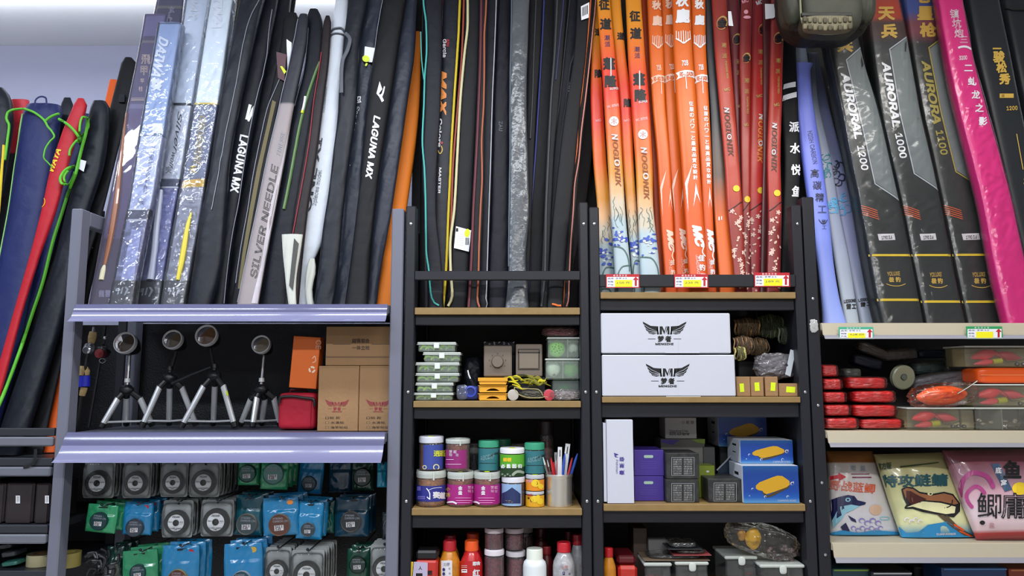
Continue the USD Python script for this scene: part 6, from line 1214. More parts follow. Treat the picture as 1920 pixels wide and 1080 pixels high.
t = T('parts_bag', 'crumpled clear bag of pale parts at the right end of the tackle shelf', 'bag', onz(1062, .03, z)); t.part('parts', cube_round(onz(1062, .035, z) + [0, 0, .014], (.032, .018, .0125), 3, 4, .25, 5, 4), M('pale_parts', '8f8a8c', .4, vary=.5, noise=120)); t.part('bag', cube_round(onz(1060, .035, z) + [0, 0, .0165], (.043, .023, .0155), 2.6, 8, .22, 6, 5), film('bag_film'), label='clear bag')
# ---------- jars on the middle shelf
JARP = film('jar_plastic', .05, 'ffffff', .05, None, hazecol='eeeeee', boost=1.5)
def jar(label, px, zb, y, lidc=None, fill='c08a60', lab=None, deco=None, lidh=.16, clearlid=False, group=None, sub='jar', fillamp=.4, nsc=140, sticker=None):
    """px = (left, top, right)"""
    x0, x1 = onz(px[0], y, zb)[0], onz(px[2], y, zb)[0]; r = (x1 - x0) / 2; c = np.array([(x0 + x1) / 2, y + r, zb]); h = float(P((px[0] + px[2]) / 2, px[1], y)[2]) - zb
    t = T('bait_jar', label, sub, c, group); hl = h * lidh; hb = h - hl
    t.part('contents', lathe([(0, .002), (r * .93, .002), (r * .95, .006), (r * .95, hb * .93), (0, hb * .95)], c, 36), M('fill_' + fill, fill, .6, vary=fillamp, noise=nsc, bump=(130, .9)), label='bait pellets')
    t.part('body', lathe([(0, .0005), (r * .92, .0005), (r * .98, .004), (r, .010), (r, hb * .93), (r * .95, hb * .985), (r * .9, hb)], c, 48), JARP, label='clear plastic jar')
    if clearlid:
        t.part('lid', lathe([(r * 1.0, hb), (r * 1.01, hb + hl * .5), (r * 1.02, hb + hl * .6), (r * .98, h), (r * .9, h), (r * .88, h - .003), (0, h - .003)], c, 48), CLR, label='milky clear lid'); t.part('tab', bx(c[0] + r * .2, c[0] + r * .32, c[1] - r * 1.04, c[1] - r * .9, zb + hb * .93, zb + h, .001), CLR)
    else:
        t.part('lid', lathe([(r * .92, hb), (r * 1.0, hb + .001), (r * 1.01, h - .004), (r * .97, h - .0008), (r * .9, h), (0, h - .0005)], c, 48), M('lid_' + lidc, lidc, .4), label='screw lid')
    if sticker: t.part('sticker', lathe([(0, h + .0002), (.008, h + .0002), (.008, h + .0008), (0, h + .0008)], c + [0, -r * .55, 0], 16), INK['neon'])
    S = on_cyl(c[0], c[1], r)
    def wrapS(px, py):
        cx = (P(c[0] * 0 + 960, 540, 0) * 0)[0]; return S(px, py)
    # label: a strip round the part of the jar that faces the shop
    if lab:
        col, f0, f1, a0, a1 = lab; n = 40; a = np.radians(np.linspace(a0, a1, n)) - np.pi / 2; rr = r * 1.006 + .0003
        lo, hi = zb + hb * f0, zb + hb * f1; v = np.stack([np.r_[c[0] + rr * np.cos(a), c[0] + rr * np.cos(a)], np.r_[c[1] + rr * np.sin(a), c[1] + rr * np.sin(a)], np.r_[np.full(n, lo), np.full(n, hi)]], 1); i = np.arange(n - 1)
        t.part('label', (v, np.vstack([np.stack([i, i + 1, i + 1 + n], 1), np.stack([i, i + 1 + n, i + n], 1)])), M('label_' + col, col, .4, coat=.2), label='printed label')
    if deco:
        for g, ink, nm in deco: t.part(nm, decal(g, on_cyl(c[0], c[1], r * 1.008 + .0006), 5), ink)
    return t
z = ZB[2]; MAG, IND = 'a3207c', '2a2f86'
zu = None
def mtext(cx, top):
    return [(stack('金盘', (cx, top + 12), (cx, top + 21), 8, 3), INK['palewhite'], 'lettering'), ([*stack('雪鲤', (cx + 17, top + 11), (cx + 24, top + 11), 6, 1), *stack('特攻', (cx + 17, top + 18), (cx + 24, top + 18), 6, 1), rect(cx - 10, top + 30, cx + 20, top + 31), rect(cx - 8, top + 35, cx + 22, top + 36), rect(cx - 8, top + 39, cx + 18, top + 40)], M('print_pink_pale', 'e3a8cc', .5), 'lettering'), (stack('小药', (cx - 23, top + 14), (cx - 23, top + 25), 8, 2), INK['gold'], 'lettering'), ([stroke([(cx - 24, top + 39), (cx - 15, top + 38), (cx - 8, top + 41)], 3)], INK['white'], 'print')]
front = .012
j1 = jar('squat clear jar with a navy label and white characters, leftmost at the shelf front', (776, 884, 834), z, front, None, 'c08552', (IND, .20, .74, -80, 80), [(stack('赛道', (818, 928), (829, 929), 13, 3), INK['palewhite'], 'lettering'), ([stroke([(800, 916), (806, 928), (806, 936), (801, 932)], 2), stroke([(804, 919), (815, 915), (828, 914)], .8)], INK['white'], 'print'), ([rect(782, 912, 789, 920), rect(783, 930, 797, 936).difference(rect(784, 932, 796, 932.8)).difference(rect(784, 934, 796, 934.6))], M('print_indigo_light', '6a62b4', .5), 'print')], .2, True)
j2 = jar('clear jar with a magenta label at the shelf front, left of its twin', (836, 886, 887), z, front, None, 'b4664e', (MAG, .10, .80, -85, 85), mtext(863, 903), .2, True, sticker=1)
j3 = jar('clear jar with a magenta label at the shelf front, right of its twin', (887, 886, 938), z, front, None, 'b4664e', (MAG, .10, .80, -85, 85), mtext(906, 903), .2, True, sticker=1)
j4 = jar('white-lidded jar with a blue mountain label and red bait', (940, 895, 985), z, front, 'dcdce6', '7a2430', ('8fb0d8', .06, .96, -80, 42), [([quad((941, 925), (950, 921), (960, 914), (970, 921), (976, 926), (976, 944), (941, 944))], M('print_mountain', '23305e', .5), 'print'), ([rect(945, 938, 958, 939), rect(950, 941, 962, 942)], INK['gold'], 'lettering')], .2)
h5 = None
j5 = jar('small yellow jar with sunflower print, lower of the two', (986, 922, 1021), z, front, 'b9bcc2', 'd6a02c', ('e0a41e', .04, .94, -88, 88), [([ell(1002, 936, 7, 6), ell(1013, 940, 6, 6), ell(1009, 932, 4, 4)], INK['yellow'], 'print'), ([ell(997, 938, 3, 3), ell(991, 934, 2, 2)], M('print_brown', '5a2c10', .5), 'print'), (line('YUMMY', (988, 931), (998, 930), 4, 2), INK['red'], 'lettering')], .22)
z5 = float(P(1003, 922, front)[2]) + .0008
jar('small yellow jar with sunflower print, stacked on top of its like', (986, 891, 1021), z5, front, 'b9bcc2', 'd6a02c', ('e28a1a', .04, .94, -88, 88), [([ell(1004, 906, 8, 7), ell(1014, 912, 5, 5)], INK['yellow'], 'print'), ([ell(1006, 906, 3, 3)], M('print_brown'), 'print'), (line('YUMMY', (988, 906), (1000, 903), 5, 2), INK['pink'], 'lettering')], .26, sticker=1)
# the upper layer of jars stands on the lower one
zq = float(P(806, 884, front)[2]) + .0008
jar('white-lidded jar of brown pellets with a blue label, topmost at the left', (782, 819, 829), zq, front + .006, 'd4d6e2', 'a4583c', ('3a4a9a', .05, .95, -32, 85), [(stack('逍遥', (819, 850), (829, 850), 12, 2), M('print_lime', 'c9d23c', .5), 'lettering'), ([ell(796, 876, 4, 4).difference(ell(796, 876, 2.5, 2.5)), ell(818, 876, 6, 6).difference(ell(818, 876, 4, 4)).difference(rect(800, 880, 840, 890))], M('print_pale_yellow', 'd9d6a0', .5), 'print')], .2, sticker=1)
zq = float(P(861, 886, front)[2]) + .0008
jar('clear jar of brown pellets with a magenta label, in the upper layer', (833, 824, 880), zq, front + .006, None, 'a0563c', ('8f2470', .12, .78, -86, 48), [([*stack('雪鲤', (845, 847), (853, 847), 6, 1), *stack('特攻', (845, 853), (857, 853), 6, 1), rect(836, 861, 851, 862), rect(835, 870, 865, 871)], INK['palewhite'], 'lettering')], .14, True)
GL, TEAL = '3a9a78', '2f6f78'
zq = float(P(912, 886, front)[2]) + .0008
tealdeco = lambda cx, cy: [(line('ABCDEF', (cx - 14, cy + 6), (cx + 14, cy), 8, 1, .2), M('print_teal_pale', '8fb0b8', .5), 'lettering'), ([stroke([(cx + 4, cy - 2), (cx + 12, cy - 7), (cx + 18, cy - 8)], 3), rect(cx - 16, cy + 10, cx + 16, cy + 11)], M('print_dark_teal', '17323c', .5), 'print')]
jar('green-lidded teal jar in the upper layer above the right magenta jar', (896, 827, 935), zq, front + .02, GL, '2b5a60', (TEAL, .03, .97, -88, 88), tealdeco(915, 858), .23)
zq = float(P(962, 895, front)[2]) + .0008
jar('white-lidded jar with a bright green label, on the mountain-label jar', (937, 841, 984), zq, front, 'e8e8ee', '2b3a22', ('58a828', .42, .98, -88, 88), [([*stack('鲫鲤', (947, 862), (955, 862), 8, 2)], INK['yellow'], 'lettering'), (stack('必胜回归', (943, 874), (975, 874), 8, 3), INK['white'], 'lettering'), ([stroke([(962, 890), (972, 884), (981, 886)], 5), *[ell(942 + 5 * k, 889 + (k % 2) * 3, 2.2, 1.4) for k in range(5)]], M('print_grey_green', '9aa898', .5), 'print'), ([quad((938, 879), (983, 877), (983, 893), (938, 893)).difference(stroke([(962, 890), (972, 884), (981, 886)], 6))], M('print_forest', '1c3a18', .5), 'print')], .2, sticker=1)
zq = float(P(1003, 891, front)[2]) + .0008
jar('green-lidded teal jar in the upper layer above the yellow jars', (984, 831, 1022), zq, front + .01, GL, '2b5a60', (TEAL, .03, .97, -88, 88), tealdeco(1003, 862), .23)
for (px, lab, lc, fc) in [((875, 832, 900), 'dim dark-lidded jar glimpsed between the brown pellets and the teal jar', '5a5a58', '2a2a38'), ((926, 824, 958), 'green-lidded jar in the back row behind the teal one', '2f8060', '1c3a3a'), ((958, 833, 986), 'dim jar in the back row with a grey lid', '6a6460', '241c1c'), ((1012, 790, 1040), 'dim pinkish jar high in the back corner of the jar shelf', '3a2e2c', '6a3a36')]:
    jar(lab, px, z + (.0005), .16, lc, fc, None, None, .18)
# steel cup of pens
cx = 1049; q = onz(cx, .035, z); r_ = (onz(1075, .035, z)[0] - onz(1023, .035, z)[0]) / 2; hc = float(P(cx, 891, .01)[2]) - z; c = np.array([q[0], .012 + r_, z])
t = T('pen_cup', 'shiny steel cup holding pens and glue sticks at the right of the jar shelf', 'cup', c); t.part('cup', lathe([(0, .0005), (r_ * .96, .0005), (r_ * .98, .003), (r_ * .96, .008), (r_ * .96, hc - .012), (r_, hc - .009), (r_ * 1.01, hc - .004), (r_ * .985, hc), (r_ * .92, hc - .004), (r_ * .92, .006), (0, .004)], c, 56), M('cup_steel', 'e2ddd2', .3, .85), 40)
PENS = [(1018, 857, 'd8dade', 5, 'g'), (1026, 862, 'c8ccd2', 4, 'g'), (1038, 866, 'c8202c', 5, 'p'), (1033, 858, 'c4262e', 5, 'p'), (1046, 860, 'cc2430', 5, 'p'), (1042, 848, 'b8b8ba', 6, 'w'), (1050, 838, 'dadce0', 9, 'w'), (1065, 832, 'dfe1e4', 10, 'w'), (1056, 868, '3a6ac0', 5, 'p'), (1059, 850, '2f55b8', 6, 'p'), (1067, 846, '2b50b4', 6, 'p'), (1073, 858, 'b02a34', 5, 'p'), (1083, 850, '2850a8', 6, 'p')]
nm = {'g': 'glass-clear glue stick', 'p': 'pen', 'w': 'pale hooked rig packet'}; cn = {'d8dade': 'clear', 'c8ccd2': 'greyish clear', 'c8202c': 'bright red', 'c4262e': 'red', 'cc2430': 'scarlet', 'b8b8ba': 'grey', 'dadce0': 'white', 'dfe1e4': 'tall white', '3a6ac0': 'light blue', '2f55b8': 'blue', '2b50b4': 'deep blue', 'b02a34': 'dark red', '2850a8': 'outermost blue'}
for i, (px, py, col, w, kind) in enumerate(PENS):
    an = (px - 1049) / 34.0; yq = c[1] + (-.5 + (i * .37) % 1.0) * r_ * 1.1; top = P(px, py, yq); bot = np.array([c[0] + an * r_ * .45, c[1] + (yq - c[1]) * .6, z + hc * .35]); rr = w / F * DIST * .45
    t = T('pen', '%s %s standing in the steel cup' % (cn[col], {'g': 'glue stick', 'p': 'pen', 'w': 'packet'}[kind]), 'pen', bot, 'pens and sticks in the steel cup')
    if kind == 'w': t.part('card', tube(np.array([bot, (bot + top) / 2, top]), rr, 4, flat=.15), M('pen_' + col, col, .4)); t.part('slot', tube(np.array([bot + (top - bot) * .8 + [0, -rr * .3, 0], bot + (top - bot) * .94 + [0, -rr * .3, 0]]), rr * .18, 6), BLKP)
    else:
        t.part('barrel', tube(np.array([bot, bot + (top - bot) * .8]), rr, 10), M('pen_' + col, col, .3, coat=.3) if kind == 'p' else JARP); t.part('tip', tube(np.array([bot + (top - bot) * .8, bot + (top - bot) * .9, top]), [rr * .95, rr * .8, rr * .3], 10), M('pen_' + col, col, .3) if kind == 'p' else CLR)
# ---------- bottles on the lowest visible shelf (their feet are below the picture)
z = ZB[3]
def bottle(name, label, px, y, prof, mat, cap, capc, lab=None, deco=None, cat='bottle', group=None, n=40, capn=40):
    """px = (left, cap top, right, shoulder row); prof = (radius, height) fractions of the body"""
    x0, x1 = onz(px[0], y, z)[0], onz(px[2], y, z)[0]; r = (x1 - x0) / 2; c = np.array([(x0 + x1) / 2, y + r, z]); H = float(P((px[0] + px[2]) / 2, px[1], y + r)[2]) - z
    t = T(name, label, cat, c, group); t.part('body', lathe([(a * r, b * H) for a, b in prof], c, n), mat, 40)
    t.part('cap', lathe([(a * r, b * H) for a, b in cap], c, capn), M('cap_' + capc, capc, .4, coat=.2), label='screw cap')
    if lab: t.part('label', decal([lab[0]], on_cyl(c[0], c[1], r * lab[2]), 5), lab[1], label='printed label')
    for g, ink in deco or []: t.part('lettering', decal(g, on_cyl(c[0], c[1], r * (lab[2] if lab else 1.0) + .0012), 5), ink)
    return t
PB = [(0, .002), (.95, .002), (1, .02), (1, .62), (.93, .70), (.62, .82), (.56, .84), (.56, .88), (0, .88)]; CP = [(.56, .845), (.60, .85), (.62, .86), (.62, .985), (.57, 1.0), (0, 1.0)]
# square-shouldered jug on the left
x0, x1 = onz(777, .012, z)[0], onz(820, .012, z)[0]; zt_ = float(P(790, 1051, .012)[2]); zc = float(P(790, 1032, .02)[2])
t = T('bait_can', 'square red and yellow bait can with a black lid at the left of the bottles', 'can', ((x0 + x1) / 2, .04, z)); t.part('body', bx(x0, x1, .012, .075, z + .0005, zt_, .006), M('can_red', 'b8281e', .35, coat=.3)); t.part('lid', bx(x0 + .001, x1 - .001, .014, .073, zt_, zc, .006), BLKP, label='black lid')
S = on_plane(.012); t.part('panel', decal([quad((776, 1053), (802, 1055), (801, 1100), (772, 1100))], S), M('print_lilac', 'b6acc8', .5), label='lilac panel'); t.part('stripe', decal([quad((768, 1053), (775, 1053), (771, 1100), (768, 1100))], S), INK['yellow']); t.part('lettering', decal([stack('人', (788, 1065), (788, 1066), 7, 2), quad((780, 1075), (792, 1075), (792, 1090), (788, 1090), (788, 1080), (780, 1080)), *stack('鲤', (806, 1074), (806, 1075), 9, 2)], on_plane(.012, .001)), INK['black'])
AMB = M('amber_liquid', 'c07a1a', .3, vary=.12, noise=90, coat=.6); REDL = M('red_wrap', 'b8141c', .3, coat=.5); WHB = M('white_bottle', 'e2e8ec', .4); PEARL = M('pearl_contents', 'a3a2a6', .4, vary=.3, noise=60, coat=.6)
bottle('bait_bottle', 'amber bait bottle with a red cap and white label', (820, 1013, 861), .014, PB, AMB, CP, 'b01c28', (rect(827, 1051, 848, 1100), INK['palewhite'], 1.004), [([*stack('土捞', (834, 1058), (840, 1058), 6, 1), ell(832, 1068, 2.5, 3), ell(832, 1076, 2.5, 3)], INK['darkblue']), (stack('红虫', (843, 1066), (843, 1075), 4, 1), INK['black'])])
bottle('bait_bottle', 'bright red bait bottle with an orange cap', (861, 1013, 904), .014, PB, REDL, CP, 'e8561a', (rect(861, 1052, 904, 1100), REDL, 1.002), [([*stack('即食', (890, 1057), (897, 1056), 8, 3), *stack('红', (893, 1074), (893, 1075), 14, 3), rect(865, 1060, 876, 1061), rect(865, 1063, 876, 1064), rect(865, 1067, 876, 1074).difference(rect(867, 1069, 874, 1070))], INK['palewhite'])])
bottle('bait_bottle', 'amber bottle with a dark red cap behind the amber one', (824, 1003, 860), .09, PB, AMB, CP, '8a1a24')
bottle('bait_bottle', 'red bottle with an orange cap behind the red one', (866, 999, 904), .08, PB, REDL, CP, 'c8421a')
WORM = 'worm_red'
def wjar(label, px, zb, y): return jar(label, px, zb, y, 'd0c8d0', '7a2c44', None, None, .18, fillamp=.55, nsc=220)
wz = float(P(925, 1077, .03)[2])
for (px, zrow, y, lab) in [((907, 1033, 945), None, .02, 'brightest white-lidded jar of red worms, in front of the bottle shelf'), ((948, 1036, 986), None, .05, 'white-lidded jar of red worms right of the brightest one')]:
    t_ = jar(lab, px, z, y, 'd8d2da', '8a3048', None, None, .10, fillamp=.55, nsc=220)
for (px, y, lab) in [((908, 992, 944), .03, 'upper left white-lidded jar of red worms'), ((946, 992, 983), .055, 'upper right white-lidded jar of red worms')]:
    zb = float(P(px[0], 1034, y)[2]); jar(lab, px, zb + .0012, y, 'b8aab0', '74283e', None, None, .24, fillamp=.55, nsc=220)
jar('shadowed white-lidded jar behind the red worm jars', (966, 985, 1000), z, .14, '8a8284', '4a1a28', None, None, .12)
SQ = [(0, .002), (.95, .002), (1, .02), (1, .70), (.92, .77), (.76, .80), (.70, .82), (0, .82)]
bottle('white_bottle', 'plain white plastic bottle in the middle of the bottle shelf', (981, 1028, 1026), .012, SQ, WHB, [(.62, .79), (.70, .80), (.70, .985), (.66, 1), (0, 1)], 'e8eee4')
bottle('bait_bottle', 'clear bottle of pearl-grey bait with a red cap and small print', (1038, 1016, 1081), .012, PB, PEARL, CP, 'c01c2c', None, [([*stack('土捞', (1056, 1064), (1062, 1063), 6, 1)], INK['red']), ([rect(1055, 1072, 1059, 1078).difference(rect(1056, 1073, 1058, 1076)), *stack('白', (1068, 1076), (1068, 1077), 4, 2), line('100', (1056, 1070), (1065, 1069), 2)], INK['darkblue'])])
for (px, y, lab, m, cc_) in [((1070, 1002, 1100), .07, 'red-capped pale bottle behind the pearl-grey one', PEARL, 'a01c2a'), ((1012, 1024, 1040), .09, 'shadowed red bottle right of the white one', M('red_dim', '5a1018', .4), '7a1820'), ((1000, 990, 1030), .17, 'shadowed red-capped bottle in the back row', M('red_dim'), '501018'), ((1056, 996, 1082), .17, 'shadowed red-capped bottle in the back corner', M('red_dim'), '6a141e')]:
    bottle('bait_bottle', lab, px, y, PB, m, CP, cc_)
# ---------- J: black rack with the orange cases, first shelf
z = ZCs[1]; WBX = M('white_carton', 'c6c9d6', .5, spec=.3)
zt1 = float(P(1250, 664, 0)[2])
def wing_box(lab, px, zb, cx, cy, k):
    t = carton_box('cardboard_box', lab, px, .0, .3, WBX, zb, b=.003); maker(cx, cy, k, .0, t, INK['black'])
    t.part('flap_edge', bxp(px[0] + 120, px[3] - 1.2, px[0] + 185, px[3], -.0012, .0012, .0002), WBX); t.part('seam', bxp(1271, px[1] + 8, 1272, px[3] - 4, -.0004, .0003, .0001), M('seam_grey', 'c4c7d2', .5))
    return t
wing_box('white carton with a black winged emblem, lower of the pair', (1129, 665, 1379, 744), z + .001, 1252, 697, 1.0)
wing_box('white carton with a black winged emblem, upper of the pair', (1127, 587, 1370, 662), zt1 + .002, 1246, 618, 1.0)
for i, (px, st) in enumerate([((1381, 706, 1407, 744), (1387, 719, 1395, 735)), ((1408, 706, 1432, 744), (1415, 717, 1424, 733)), ((1435, 706, 1459, 744), (1445, 717, 1454, 733)), ((1461, 719, 1500, 744), (1474, 725, 1491, 736))]):
    t = carton_box('small_carton', ['leftmost small kraft box with a neon sticker, right of the white cartons', 'second small kraft box with a neon sticker', 'third small kraft box with a neon sticker', 'rightmost small kraft box, lying low, with a neon sticker'][i], px, .02, .1, KRAFT, z + .0008, group='small kraft boxes with neon stickers')
    t.part('sticker', decal([affinity.rotate(rect(*st), -4 if i < 2 else 3)], on_plane(.02)), INK['neon'], label='neon yellow sticker')
def skein(lab, px, py, y, w, h, col, seed):
    """a hank of striped cord: loops side by side, bound in the middle"""
    c = P(px, py, y); t = T('cord_skein', lab, 'cord', c - [0, 0, h / F * DIST / 2], 'hanks of cord'); r = random.Random(seed); k = DIST / F * 1.1
    n = int(w / 3.0)
    for i in range(n):
        x = (i - (n - 1) / 2) / n * w * k; hh = h * k * .5 * (1 - .25 * abs(i - n / 2) / n * 2); a = np.linspace(0, 2 * np.pi, 22); bow = (i - n / 2) / n * .012
        loop = c + np.stack([x + bow * np.cos(a) + .002 * np.sin(3 * a + i), -.02 * np.abs(np.cos(a)) - .004 * (i % 2), hh * np.sin(a)], 1)
        t.part('loop', tube(loop, .0026 * r.uniform(.85, 1.1), 6, cap=False), M('cord_mix_%s_%d' % (col, i % 2), [hexmul(col, 1.25), hexmul(col, .6)][i % 2], .7, bump=(400, .6)))
def hexmul(h, k): return '%02x%02x%02x' % tuple(min(255, int(int(h[i:i + 2], 16) * k)) for i in (0, 2, 4))
for i, (lab, px, py, y, w, h, col) in enumerate([('brown hank of cord, topmost beside the upper white carton', 1398, 614, .10, 40, 34, '6a4e28'), ('olive-green hank of cord at the top of the cord heap', 1442, 612, .14, 40, 44, '59603e'), ('grey-green hank of cord at the right end of the cord heap', 1472, 628, .12, 26, 36, '5e6650'), ('tan hank of cord against the white carton', 1391, 648, .07, 30, 34, '8a6c4e'), ('dark golden hank of cord in the middle of the cord heap', 1418, 650, .08, 32, 32, '5c4420'), ('yellowish hank of cord peeping out above the small kraft boxes', 1385, 663, .05, 16, 24, 'a8a264')]): skein(lab, px, py, y, w, h, col, i)
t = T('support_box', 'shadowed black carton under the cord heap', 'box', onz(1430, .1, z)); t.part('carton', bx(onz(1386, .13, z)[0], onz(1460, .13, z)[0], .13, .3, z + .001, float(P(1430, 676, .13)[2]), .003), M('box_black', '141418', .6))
t = T('parts_bag', 'smoky clear bag with a white header lying on the small kraft boxes', 'bag', P(1455, 706, .07)); c = P(1452, 686, .07)
t.part('bag', cube_round(c, (.058, .028, .036), 3, 5, .22, 4, 5), film('smoky_bag', .16, 'eeeef2', .08, (20, 1.0), hazecol='c8c6ce', boost=1.2), label='smoky clear bag'); t.part('parts', cube_round(c - [0, 0, .006], (.046, .018, .024), 3, 7, .3, 4, 4), M('parts_grey', '5e5a62', .5, vary=.4, noise=90))
t.part('header', decal([quad((1482, 655), (1492, 658), (1482, 706), (1472, 702)).difference(ell(1476, 685, 1.6, 2))], lambda a, b: P(a, b, .035)), M('header_pale', 'b9c0c8', .4), label='pale header strip')
# second shelf
z = ZCs[2]
t = carton_box('cardboard_box', 'tall narrow white carton with purple writing on its side, leftmost on the shelf', (1138, 787, 1188, 946), .0, .2, WBX, z + .001)
t.part('side_flap', bxp(1131.5, 793, 1137, 941, .006, .15, .0005), WBX)
PURP = M('print_purple', '4a3a8e', .5); S = on_plane(.0)
t.part('lettering', decal([affinity.rotate(stack(c_, (1166, py), (1166, py), 9, 2)[0], -90, origin=(1166, py)) for c_, py in (('菲', 861), ('斯', 873), ('曼', 886))] + [line('Fishman', (1155, 862), (1155, 888), 4, 1), quad((1151, 849), (1160, 852), (1154, 855), (1160, 858), (1153, 857))], S), PURP, label='purple lettering')
VIO = M('carton_violet', '3f2c86', .45)
zb = z + .0008
for i, (px, lab) in enumerate([((1189, 893, 1245, 941), 'lower violet carton with a pale green pill mark'), ((1189, 844, 1245, 891), 'upper violet carton with a pale green pill mark')]):
    t = carton_box('cardboard_box', lab, px, .045, .12, VIO, zb); S = on_plane(.045); cy = px[1] + 12
    t.part('mark', decal([rrect(1216, cy, 18, 5.5, 2.7)], S), M('print_mint', '9ab8a8', .5), label='pale green pill mark'); t.part('lettering', decal([rect(1201, cy + 9 + 4 * k, 1232, cy + 9.7 + 4 * k) for k in range(4)], S), M('print_violet_pale', '5a48a0', .5))
    zb = float(P(1216, px[1], .045)[2]) + .001
DRK = M('carton_camo', '2b2c2c', .45, vary=.5, noise=60); zb = z + .0008
for i, (px, lab) in enumerate([((1249, 899, 1311, 945), 'lower dark patterned carton full of pale small print'), ((1249, 850, 1311, 897), 'upper dark patterned carton full of pale small print'), ((1328, 898, 1391, 945), 'single dark patterned carton left of the blue sponge cartons')]):
    if i == 2: zb = z + .0008
    t = carton_box('cardboard_box', lab, px, .02, .12, DRK, zb); S = on_plane(.02); x0, y0 = px[:2]
    t.part('frame_line', decal([rect(x0 + 10, y0 + 7, x0 + 53, y0 + 42).difference(rect(x0 + 11, y0 + 8, x0 + 52, y0 + 41))], S), INK['grey'])
    g = []
    for k in range(7):
        for c_ in range(2): g.append(line(['成份 鱼粉 香精', '净含量 150克', '保质期 24个月', '适用 鲫鱼 鲤鱼', '用法 开瓶即用', '生产 河北 沧州', '注意 避光保存'][(k + 3 * c_) % 7], (x0 + 13 + 20 * c_, y0 + 13.2 + 4.4 * k), (x0 + 29 + 20 * c_, y0 + 13.2 + 4.4 * k), 3.2, 1))
    t.part('lettering', decal(g, S), M('print_grey_pale', 'a6a8aa', .5), label='pale small print')
    zb = float(P(1280, px[1], .02)[2]) + .001
t = carton_box('cardboard_box', 'grey carton with a purple swoosh in the second row', (1240, 823, 1323, 945), .17, .1, M('carton_grey', '66645f', .5), z + .0008); t.part('print', decal([quad((1240, 824), (1275, 825), (1262, 834), (1240, 830))], on_plane(.17)), PURP); t.part('print', decal([quad((1296, 824), (1322, 823), (1322, 832), (1308, 830))], on_plane(.17)), M('print_leaf', '7f9a30', .5))
zg = float(P(1280, 823, .17)[2]); t = carton_box('cardboard_box', 'small off-white carton standing on the grey one', (1247, 783, 1306, 822), .17, .09, M('carton_offwhite', 'a8a4a0', .5), zg + .001); t.part('lettering', decal([line('Injection Free', (1256, 810), (1290, 810), 4), line('GOOD AIR Barrier', (1255, 816), (1293, 816), 5, 2), *stack('小药剂', (1281, 792), (1298, 792), 6, 1)], on_plane(.17)), INK['black'])
t = carton_box('cardboard_box', 'low lime-green carton between the dark patterned ones', (1306, 873, 1341, 945), .10, .06, M('carton_lime', '7c8f22', .4, coat=.3), z + .0008); t.part('print', decal([ell(1327, 884, 3, 2)], on_plane(.10)), INK['palewhite'])
t = carton_box('cardboard_box', 'dark grey upright carton behind the lime-green one', (1320, 838, 1342, 945), .165, .1, M('carton_dkgrey', '3c3c3e', .5), z + .0008)
SPB = ramp_mat('carton_sea', [(0, '1a5490'), (.2, '123c8a'), (.7, '14429a'), (.85, '1c58ac'), (1, '5a98cc')], .35, coat=.3)
SIDEW = M('carton_side_white', 'c3cad6', .5); SPY = M('print_sponge', 'c8981c', .5)
zprev = z + .0008
def sponge(lab, px, y, zb, sx):
    x0, y0, x1, y1 = px; zt_ = float(P(x0, y0, y)[2]); a, b = P(x0, (y0 + y1) / 2, y)[0], P(x1, (y0 + y1) / 2, y)[0]; t = T('sponge_carton', lab, 'box', ((a + b) / 2, y + .05, zb), 'blue cartons with a yellow sponge print')
    t.part('carton', bx(a, b, y, y + .13, zb, zt_, .0015), SIDEW, 30, label='white carton')
    g = bx(a + .0005, b - .0005, y - .0006, y - .0001, zb + .0005, zt_ - .0005, .0001); v, f = va(g); t.part('front_print', (v, f), SPB, uv=np.stack([v[:, 0] * 0, 1 - (v[:, 2] - zb) / (zt_ - zb)], 1), label='sea-blue printed front')
    S = on_plane(y - .0007); w, h = x1 - x0, y1 - y0; q = lambda u, v: (x0 + u * w, y0 + v * h)
    t.part('print', decal([Polygon([q(.24, .52), q(.30, .44), q(.55, .30), q(.62, .27), q(.70, .28), q(.82, .40), q(.83, .48), q(.78, .54), q(.56, .66), q(.47, .70), q(.42, .72), q(.37, .68), q(.36, .64), q(.28, .62), q(.24, .58)]).buffer(1.0, quad_segs=3)], S), SPY, label='yellow sponge print')
    t.part('print', decal([Polygon([q(.36, .67), q(.44, .77), q(.5, .73), q(.82, .52), q(.83, .56), q(.52, .79), q(.43, .82), q(.34, .70)]), *[Polygon([q(.42, .5), q(.45, .46), q(.46, .5)])]], on_plane(y - .0006)), M('print_sponge_dark', '4a3a18', .5))
    t.part('print', decal([ell(*q(u, v_), rr, rr).difference(ell(*q(u + .004, v_ + .008), rr * .75, rr * .75)) for u, v_, rr in ((.17, .6, 2), (.88, .46, 3.2), (.90, .43, 1.6), (.4, .8, 2.4), (.8, .8, 2.4), (.12, .78, 1.2))], S), INK['palewhite'])
    t.part('lettering', decal([line('COMPRESSED SPONGE', q(.62, .92), q(.95, .92), 3, 1)], S), INK['palewhite'])
    sf = lambda u, v_: np.array([a - .0004, 0, 0]) + np.array([0, y + .125 * u, zb + (zt_ - zb) * v_]); vv = np.array([sf(.3, .7), sf(.6, .7), sf(.6, .78), sf(.3, .78), sf(.35, .4), sf(.6, .4), sf(.6, .44), sf(.35, .44)]); t.part('side_print', (vv, np.array([[0, 3, 2], [0, 2, 1], [4, 7, 6], [4, 6, 5]])), INK['black'])
    return zt_
z1 = sponge('blue carton with a yellow sponge print, nearest and lowest of three', (1393, 873, 1498, 946), .008, z + .0008, 0)
z2 = sponge('blue carton with a yellow sponge print, middle of three', (1388, 825, 1487, 871), .05, z1 + .001, 0)
